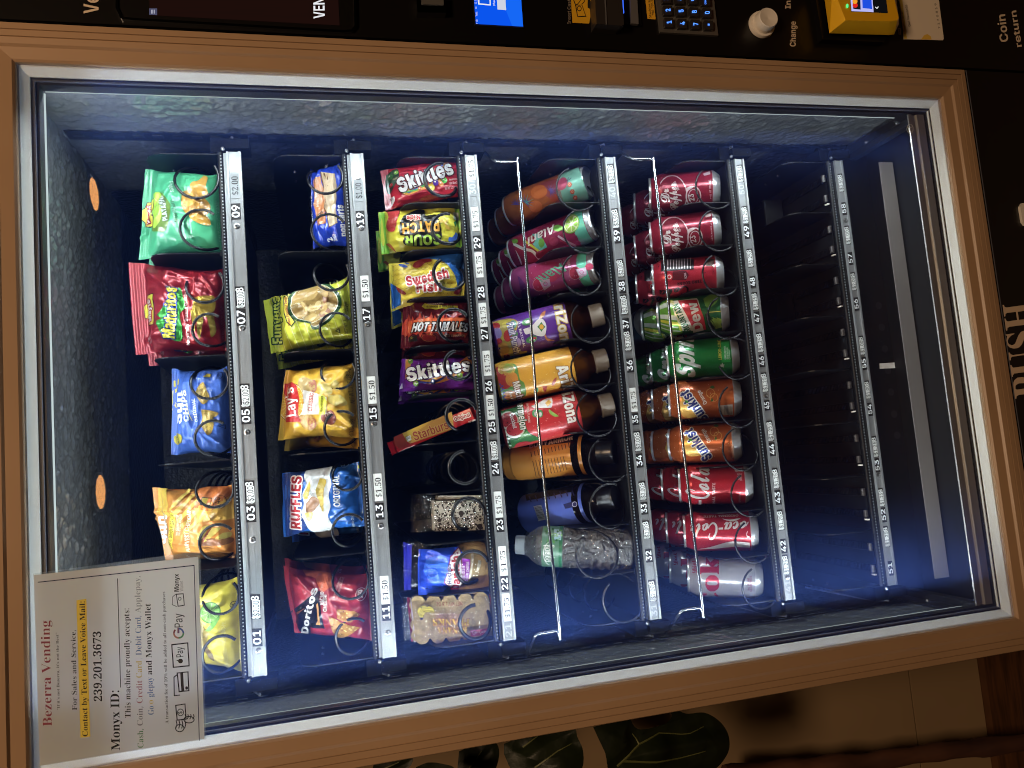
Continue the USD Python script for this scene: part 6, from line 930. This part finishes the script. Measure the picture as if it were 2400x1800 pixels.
for slot, col, qb, qt, cc, nm in (('34', '#c8821e', (1470, 1225), (365, 1330), c, 'amber'), ('33', '#5670d8', (1310, 390), (340, 575), Crop(1160, 1080, 0.217), 'periwinkle blue')):
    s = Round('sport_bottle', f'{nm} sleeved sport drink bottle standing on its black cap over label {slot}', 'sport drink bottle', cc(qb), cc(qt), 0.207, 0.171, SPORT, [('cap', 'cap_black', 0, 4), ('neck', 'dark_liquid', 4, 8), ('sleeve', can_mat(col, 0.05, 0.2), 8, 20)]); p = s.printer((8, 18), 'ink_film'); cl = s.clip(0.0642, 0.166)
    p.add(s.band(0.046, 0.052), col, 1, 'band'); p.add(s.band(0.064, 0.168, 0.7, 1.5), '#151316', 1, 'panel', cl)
    if slot == '34':
        p.text('BODYARMOR', cc((520, 1190)), cc((1010, 1090)), 12, '#b8a894', layer=3, font='black', part='logo', shear=0.2, clip=cl)
        for k in range(11): p.add(cc.g(line([(560 + 34 * k, 1330 - 5 * k), (600 + 34 * k, 1510 - 8 * k)], 7)), '#4a2f14', 2, 'small_print', clip=cl)
        for k in range(12): p.add(cc.g(line([(540 + 38 * k, 1230 - 9 * k), (550 + 38 * k, 1280 - 9 * k)], 9)), '#4a2f14', 2, 'small_print', clip=cl)
    else:
        p.text('BODYARMOR', cc((385, 352)), cc((865, 250)), 12, '#a8a4b0', layer=3, font='black', part='logo', shear=0.2, clip=cl); p.add(cc.g(poly((415, 490), (500, 475), (548, 635), (470, 655))), '#d2d4dc', 2, 'barcode', clip=cl)
        for k in range(11): p.add(cc.g(line([(428 + 3.6 * k, 502 + 13 * k), (500 + 3.6 * k, 487 + 13 * k)], 4 + 2 * (k % 2))), '#24243a', 3, 'barcode', clip=cl)
        for k in range(8): p.add(cc.g(line([(370 + 66 * k, 385 - 10 * k), (390 + 66 * k, 440 - 10 * k)], 12)), '#2c3068', 2, 'small_print', clip=cl)
        p.add(cc.g(poly((735, 470), (840, 440), (880, 460), (890, 490), (760, 520))), '#2c3068', 2, 'small_print', clip=cl); p.add(cc.g(ring((860, 470), 28, 30, 6)), '#c4c8e0', 3, 'small_print', clip=cl)
    p.done()
    if slot == '34': s.copy((0.0, 0.068, -0.002), 'second amber sport bottle peeking out behind the front one over label 34')
# clear water bottle, upright
WATER = [(0.006, 0.0), (0.002, 0.012), (0.0, 0.022), (0.004, 0.029), (0.012, 0.0322)] + [(0.018 + 0.0065 * k, 0.0322 + (0.0016 if k % 2 else -0.0014)) for k in range(9)] + [(0.080, 0.0325), (0.094, 0.0322), (0.110, 0.0318), (0.145, 0.0314), (0.152, 0.0295), (0.162, 0.0225), (0.169, 0.0155), (0.176, 0.0132)]
CAPW = [(0.172, 0.0), (0.172, 0.0140), (0.173, 0.0150), (0.186, 0.0148), (0.1875, 0.0138), (0.1875, 0.0)]
M['water'] = usdkit.material(stage, '/World/Looks/water', {'g': ('texture_coordinate', {}), 'n': ('noise_texture', {'scale': 62.0, 'detail': 1.5, 'distortion': 1.0}), 'b': ('bump', {'distance': 0.035, 'strength': 1.0}), 'p': ('principled_bsdf', {'base_color': (0.97, 0.98, 0.98), 'roughness': 0.03, 'transmission_weight': 0.86, 'specular_ior_level': 0.8, 'ior': 1.38})},
                             [('g.object', 'n.vector'), ('n.fac', 'b.height'), ('b.normal', 'p.normal')], surface='p.BSDF')
cw = Crop(1160, 1080, 0.217)
s = Round('water_bottle', 'clear plastic water bottle with a green label over label 32', 'water bottle', cw((1500, 965)), cw((225, 905)), 0.207, 0.1875, WATER + CAPW, [('body', 'water', 0, len(WATER) - 1)])
mat('cap_clear', '#b4bcc2', 0.35); s.part('cap', lathe(CAPW, s.B, s.A, s.F, s.S, 40), 'cap_clear', smooth=35)
mat('label_green', '#58806a', 0.35); s.part('label', lathe([(0.1115, 0.0320), (0.112, 0.0323), (0.1436, 0.0319), (0.144, 0.0317)], s.B, s.A, s.F, s.S, 44), 'label_green', smooth=35); s.R = 0.0323; p = s.printer((11, 17), 'ink_film'); s.prof = np.array([(h, r) for h, r in s.prof[:len(WATER)]]); cl = s.clip(0.1125, 0.1432); s.prof[:, 1] += 0.0008
p.add(s.band(0.1125, 0.117), '#1f6a40', 1, 'print', cl); p.add(cw.g(poly((640, 740), (720, 750), (715, 860), (640, 850))), '#9cc4d4', 2, 'print', clip=cl); r3 = random.Random(12)
for k in range(40): x, y = r3.uniform(540, 720), r3.uniform(730, 900); p.add(cw.g(ell((x, y), r3.uniform(6, 16), r3.uniform(5, 12))), r3.choice(['#5aa04a', '#2a6a34', '#7ab86a']), 3, 'print', clip=cl)
p.text('poland', cw((585, 1090)), cw((580, 905)), 12, '#e0e8e4', layer=4, font='bold', clip=cl); p.text('spring', cw((632, 1085)), cw((625, 905)), 12, '#e0e8e4', layer=4, font='bold', clip=cl); p.add(cw.g(ring((610, 1000), 90, 130, 7).intersection(sbox(500, 860, 590, 1150))), '#e0e8e4', 3, clip=cl); p.done()

# ------------------------------------------------------------------ the laminated notice taped to the glass
c = Crop(0, 1200, 600 / 1659.0)
q = poly(*c((250, 400), (1295, 255), (1335, 1470), (320, 1600), (248, 1640))); nt = Thing('paper_notice', 'laminated white paper notice with vending service details taped inside the top left of the glass', 'notice', at(300, 1500, -0.0006))
YN = -0.0012
sheet = poly(*c((215, 410), (1284, 290), (1325, 1470), (258, 1650)))
sheet = Polygon(proj(np.clip(on_plane(np.array(sheet.exterior.coords), (0, YN, 0), FRONT), [-0.3835, -9, 0], [9, 9, 1.8155])))
lam = poly(*c((215, 398), (1296, 254), (1337, 1473), (258, 1655))); lam = Polygon(proj(np.clip(on_plane(np.array(lam.exterior.coords), (0, YN, 0), FRONT), [-0.3838, -9, 0], [9, 9, 1.816])))
M['notice_paper'] = usdkit.material(stage, '/World/Looks/notice_paper', {'d': ('diffuse_bsdf', {'color': C('#e2e2e0')}), 't': ('translucent_bsdf', {'color': C('#e4e6e6')}), 'm': ('mix_closure', {'fac': 0.72})}, [('d.BSDF', 'm.closure1'), ('t.BSDF', 'm.closure2')], surface='m.closure')
nt.part('sheet', slab(sheet, YN, 0.0002), 'notice_paper'); nt.part('lamination', slab(lam.difference(sheet), YN + 0.0003, 0.0006), 'sleeve_film')
p = Printer(nt, plane_surf((0, YN, 0), FRONT), 'ink_paper', edge=0, first=0.0002, step=0.00008)
p.add(c.g(line([(248, 455), (1258, 346)], 6)), '#20224a', 1, 'border'); p.add(c.g(line([(1258, 346), (1292, 1480)], 5)), '#20224a', 1, 'border')
def nl(s, x0, y0, x1, y1, h, col, font='serif', layer=2, fat=0.0): p.text(s, c((x0, y0)), c((x1, y1)), h, col, layer=layer, font=font, fat=fat)
nl('Bezerra Vending', 338, 1390, 322, 700, 22, '#8c2f45', fat=-0.8); nl('"If it\'s not Bezerra, it\'s not the Best"', 388, 1285, 380, 780, 6.5, '#4a4644', fat=-0.7)
nl('For Sales and Service,', 500, 1285, 490, 760, 12, '#2a2826', fat=-0.8); p.add(c.g(poly((496, 572), (560, 562), (585, 1455), (522, 1462))), '#d6c22a', 1, 'highlight'); nl('Contact by Text or Leave Voice Mail:', 570, 1455, 550, 575, 13, '#2a2812'); nl('239.201.3673', 662, 1228, 655, 770, 19, '#262628')
nl('Monyx ID:', 778, 1545, 772, 1150, 21, '#1c1c1e'); p.add(c.g(line([(782, 1135), (762, 432)], 5)), '#1c1c1e', 1)
nl('This machine proudly accepts:', 848, 1335, 838, 620, 14, '#4a4644', fat=-0.7)
y = 1530.0
for w_, col, y1 in (('Cash,', '#6f9a72', 1400), ('Coin,', '#8a8a90', 1255), ('Credit', '#b07a80', 1090), ('Card', '#cfc06a', 962), (',', '#6f86b0', 944), ('Debit', '#6f86b0', 800), ('Card,', '#6f86b0', 668), ('Applepay,', '#a0a4a6', 410)): nl(w_, 930 - (1530 - y) * 0.02, y, 930 - (1530 - y1) * 0.02, y1, 14, col, fat=-0.7); y = y1 - 14
nl('Go', 998, 1315, 996, 1255, 14, '#5f80b4', fat=-0.7); nl('o', 995, 1245, 994, 1215, 14, '#d6c46a', fat=-0.7); nl('glepay', 993, 1200, 988, 1070, 14, '#5f80b4', fat=-0.7); nl('and Monyx Wallet', 986, 1055, 976, 592, 14, '#38383c', fat=-0.4)
nl('A transaction fee of 10% will be added to all non-cash purchases', 1092, 1370, 1070, 515, 7.5, '#4a4644', fat=-0.7)
ic = '#303036'
for k in range(4): p.add(c.g(line(spline([(1140 + 19 * k, 1400), (1146 + 19 * k, 1380), (1146 + 19 * k, 1370), (1142 + 19 * k, 1352)][:4]), 6)), ic, 2, 'coin_icon'); p.add(c.g(line([(1195 + 18 * k, 1340), (1204 + 18 * k, 1325), (1200 + 18 * k, 1312 )], 6)), ic, 2, 'coin_icon')
p.add(c.g(ring((1165, 1400), 30, 26, 6)), ic, 2, 'coin_icon'); p.add(c.g(ring((1225, 1345), 36, 24, 6)), ic, 2, 'coin_icon'); p.add(c.g(poly((1135, 1250), (1202, 1240), (1210, 1345), (1145, 1352)).difference(poly((1143, 1256), (1196, 1247), (1203, 1338), (1152, 1344)))), ic, 2, 'coin_icon'); p.add(c.g(ring((1170, 1298), 22, 24, 5)), ic, 2, 'coin_icon'); nl('$', 1182, 1306, 1180, 1290, 9, ic, 'bold')
p.add(c.g(poly((1145, 1040), (1222, 1032), (1228, 1160), (1158, 1168)).difference(poly((1153, 1046), (1215, 1039), (1220, 1154), (1165, 1160)))), ic, 2, 'card_icon'); p.add(c.g(poly((1168, 1040), (1186, 1038), (1194, 1164), (1176, 1166))), ic, 2, 'card_icon'); p.add(c.g(line([(1130, 1190), (1128, 1070), (1150, 1052)], 7)), ic, 2, 'card_icon'); p.add(c.g(line([(1130, 1190), (1165, 1186)], 6)), ic, 2, 'card_icon'); p.add(c.g(ell((1210, 1140), 9, 11)), ic, 2, 'card_icon')
p.add(c.g(poly((1112, 858), (1218, 846), (1228, 998), (1122, 1008)).buffer(2).difference(poly((1117, 864), (1213, 852), (1222, 992), (1128, 1002)))), ic, 2, 'pay_icon'); p.add(c.g(ell((1170, 965), 16, 15).union(ell((1150, 962), 6, 3)).difference(ell((1166, 946), 6, 6))), ic, 2, 'pay_icon'); nl('Pay', 1188, 942, 1184, 872, 16, ic, 'sans')
G_ = ring((1158, 785), 36, 36, 11).difference(poly((1158, 785), (1120, 745), (1150, 735))).union(sbox(1150, 749, 1163, 785))
for sec, col in (((1100, 740, 1158, 785), '#8a4a52'), ((1158, 740, 1215, 785), '#4a6ab0'), ((1158, 785, 1215, 830), '#5a9a6a'), ((1100, 785, 1158, 830), '#b07a6a')): p.add(c.g(G_.intersection(sbox(*sec))), col, 2, 'wallet_icon')
nl('Pay', 1185, 750, 1180, 655, 19, '#55555a', 'sans')
p.add(c.g(poly((1140, 530), (1190, 526), (1198, 606), (1152, 614)).difference(poly((1146, 536), (1185, 532), (1192, 601), (1157, 607)))), ic, 2, 'wallet_icon'); p.add(c.g(line([(1145, 612), (1116, 600), (1120, 548), (1140, 532)], 4)), ic, 2, 'wallet_icon'); p.add(c.g(ring((1165, 562), 11, 12, 4)), ic, 2, 'wallet_icon')
nl('Monyx', 1160, 518, 1158, 400, 11, '#2c2c30', 'bold'); nl('Wallet', 1188, 515, 1186, 445, 8, '#b0b0b2', 'sans'); p.done()

# ------------------------------------------------------------------ left of the machine: wall, skirting, leafy plant
WY = 0.55
bumpy('wall_paint', '#8a7355', 0.7, 0.0, 8, 0.001, 0.3, (1, 1, 1), 4, cvar=(2.0, '#826c4f', '#927a5b')); bumpy('dark_wood', '#4a2f1c', 0.45, 0.0, 12, 0.002, 0.4, (1, 1, 14), 4, cvar=(10.0, '#3a2414', '#5c3a22')); bumpy('bark', '#4a2c1e', 0.7, 0.0, 20, 0.01, 0.8, (1, 1, 0.3), 5, cvar=(18.0, '#38201a', '#5e3a26'))
def structure(name, mesh, material):
    pth = numbered('/World/' + name); m_ = usdkit.mesh(stage, pth, mesh, M[material]); tag(m_.GetPrim(), kind='structure'); return pth
j0 = at(2140, 1650, WY)[2]; s0 = at(2300, 1620, WY)[2]
wall = numbered('/World/wall'); x_ = UsdGeom.Xform.Define(stage, wall); tag(x_.GetPrim(), kind='structure')
for z0, z1 in ((j0 + 0.002, 2.7), (s0, j0 - 0.002)): usdkit.mesh(stage, numbered(wall + '/panel'), box(-3.0, -0.46, WY, WY + 0.02, z0, z1), M['wall_paint'])
usdkit.mesh(stage, numbered(wall + '/joint'), box(-3.0, -0.46, WY + 0.006, WY + 0.02, j0 - 0.002, j0 + 0.002), M['dark_wood'])
usdkit.mesh(stage, numbered(wall + '/skirting_board'), box(-3.0, -0.46, WY - 0.018, WY + 0.02, 0.0, s0 - 0.001), M['dark_wood'])
structure('floor', box(-3.0, 2.0, -4.0, WY + 0.02, -0.02, 0.0), 'dark_wood')
pp = Thing('potted_plant', 'dark green broad leaved plant with a brown trunk left of the vending machine', 'plant', at(2100, 1760, 0.45) * [1, 1, 0])
tr = [at(u, v, 0.44) for u, v in ((1700, 1816), (1800, 1806), (1900, 1796), (2000, 1788), (2100, 1776), (2200, 1762), (2300, 1752), (2420, 1738))]
tr = spline([tuple(a) for a in tr], 6); r4 = random.Random(2)
pp.part('trunk', tube(tr, np.array([0.017 + 0.002 * math.sin(i * 0.9) + r4.uniform(-0.001, 0.001) for i in range(len(tr))]), 12), 'bark', smooth=60)
M['leaf'] = usdkit.material(stage, '/World/Looks/leaf', {'g': ('texture_coordinate', {}), 'n': ('noise_texture', {'scale': 25.0, 'detail': 4.0}), 'r': ('rgb_ramp', {'ramp': [(0.3, C('#0f150a')), (0.7, C('#1a210e'))]}), 'b': ('bump', {'distance': 0.003}), 'p': ('principled_bsdf', {'roughness': 0.5, 'specular_ior_level': 0.3})}, [('g.object', 'n.vector'), ('n.fac', 'r.fac'), ('r.color', 'p.base_color'), ('n.fac', 'b.height'), ('b.normal', 'p.normal')], surface='p.BSDF')
mat('leaf_vein', '#595c34', 0.5)
def leaf(outline, y, ribs, tilt, cup, seed):
    g = Polygon(outline).buffer(0); v, f = tri(g, 9.0); n = np.array([tilt[0], -1.0, tilt[1]]); n /= np.linalg.norm(n); P0 = at(g.centroid.x, g.centroid.y, y)
    def s(v):
        P = on_plane(v, P0, n); dd = np.array([g.exterior.distance(Point(*a)) for a in v]); rb = np.array([min(LineString(r).distance(Point(*a)) for r in ribs) for a in v])
        off = -cup * (1 - np.clip(dd / 60, 0, 1)) + 0.006 * np.clip(rb / 25, 0, 1) + 0.012 * (meshkit.noise(np.column_stack([v / 55, np.full(len(v), seed)]), seed) - 0.5)
        return P + n * off[:, None], np.tile(n, (len(v), 1))
    P, N = s(v); a = np.cross(P[f[0, 1]] - P[f[0, 0]], P[f[0, 2]] - P[f[0, 0]]); f = f[:, ::-1] if a @ n < 0 else f; k = len(P)
    lp = pp.part('leaf', trimesh.Trimesh(np.vstack([P, P - N * 0.0006]), np.vstack([f, f[:, ::-1] + k]), process=False), 'leaf', smooth=60)
    ms = [tube([a + b * 0.0008 for a, b in zip(*s(np.array([LineString(r).interpolate(t, normalized=True).coords[0] for t in np.linspace(0, 1, 14)])))], np.linspace(0.0017, 0.0006, 14), 5) for r in ribs]
    pp.part('vein', join(ms), 'leaf_vein', parent=lp)
C7 = Crop(900, 1500, 900 / 2212.0)
o1 = spline(C7((1210, 500), (1300, 480), (1410, 455), (1440, 490), (1480, 515), (1560, 505), (1640, 480), (1672, 440), (1662, 408), (1700, 405), (1760, 425), (1850, 418), (1930, 455), (1985, 510), (2000, 580), (1970, 680), (1900, 760), (1700, 840), (1480, 860), (1330, 780), (1270, 640)))
leaf(o1, 0.16, [C7((1360, 730), (1480, 600), (1600, 535), (1760, 545), (1855, 500)), C7((1390, 700), (1560, 705), (1720, 680), (1850, 640)), C7((1480, 600), (1465, 570), (1440, 540))], (0.25, -0.2), 0.01, 3)
leaf(spline(C7((690, 600), (800, 560), (960, 530), (1090, 508), (1115, 560), (1148, 640), (1145, 740), (1080, 850), (860, 860), (740, 760), (690, 660))), 0.20, [C7((870, 735), (1000, 640), (1080, 600)), C7((800, 620), (900, 545))], (0.3, 0.25), 0.012, 5)
leaf(spline(C7((180, 740), (250, 712), (330, 720), (400, 745), (440, 820), (300, 860), (180, 820))), 0.24, [C7((200, 800), (300, 760), (380, 760))], (0.1, 0.3), 0.01, 7)
leaf(spline(C7((-60, 700), (60, 690), (160, 680), (140, 740), (40, 800), (-80, 790))), 0.26, [C7((-40, 760), (80, 710))], (0.2, 0.3), 0.01, 9)
leaf(spline(C7((430, 640), (520, 600), (640, 590), (660, 680), (600, 800), (480, 820), (420, 740))), 0.34, [C7((460, 780), (560, 640))], (0.5, 0.3), 0.01, 11)
# ceiling lamps of the room, seen mirrored in the glass
for i, (u, v) in enumerate(((220, 455), (235, 1153))):
    P = at(u, v, 0.0005); d = P - CAM; d[1] *= -1; L = P + d * ((2.62 - P[2]) / d[2]); t = Thing('ceiling_lamp', ['round warm ceiling lamp mirrored above the green chip bag', 'round warm ceiling lamp mirrored above the cheddar chip bag'][i], 'ceiling lamp', L)
    t.part('diffuser', cyl(L, L + [0, 0, 0.004], 0.085, 40), 'lamp_warm'); t.part('rim', trimesh.creation.annulus(0.0855, 0.1, 0.012).apply_translation(L + [0, 0, 0.004]), 'white_plastic')
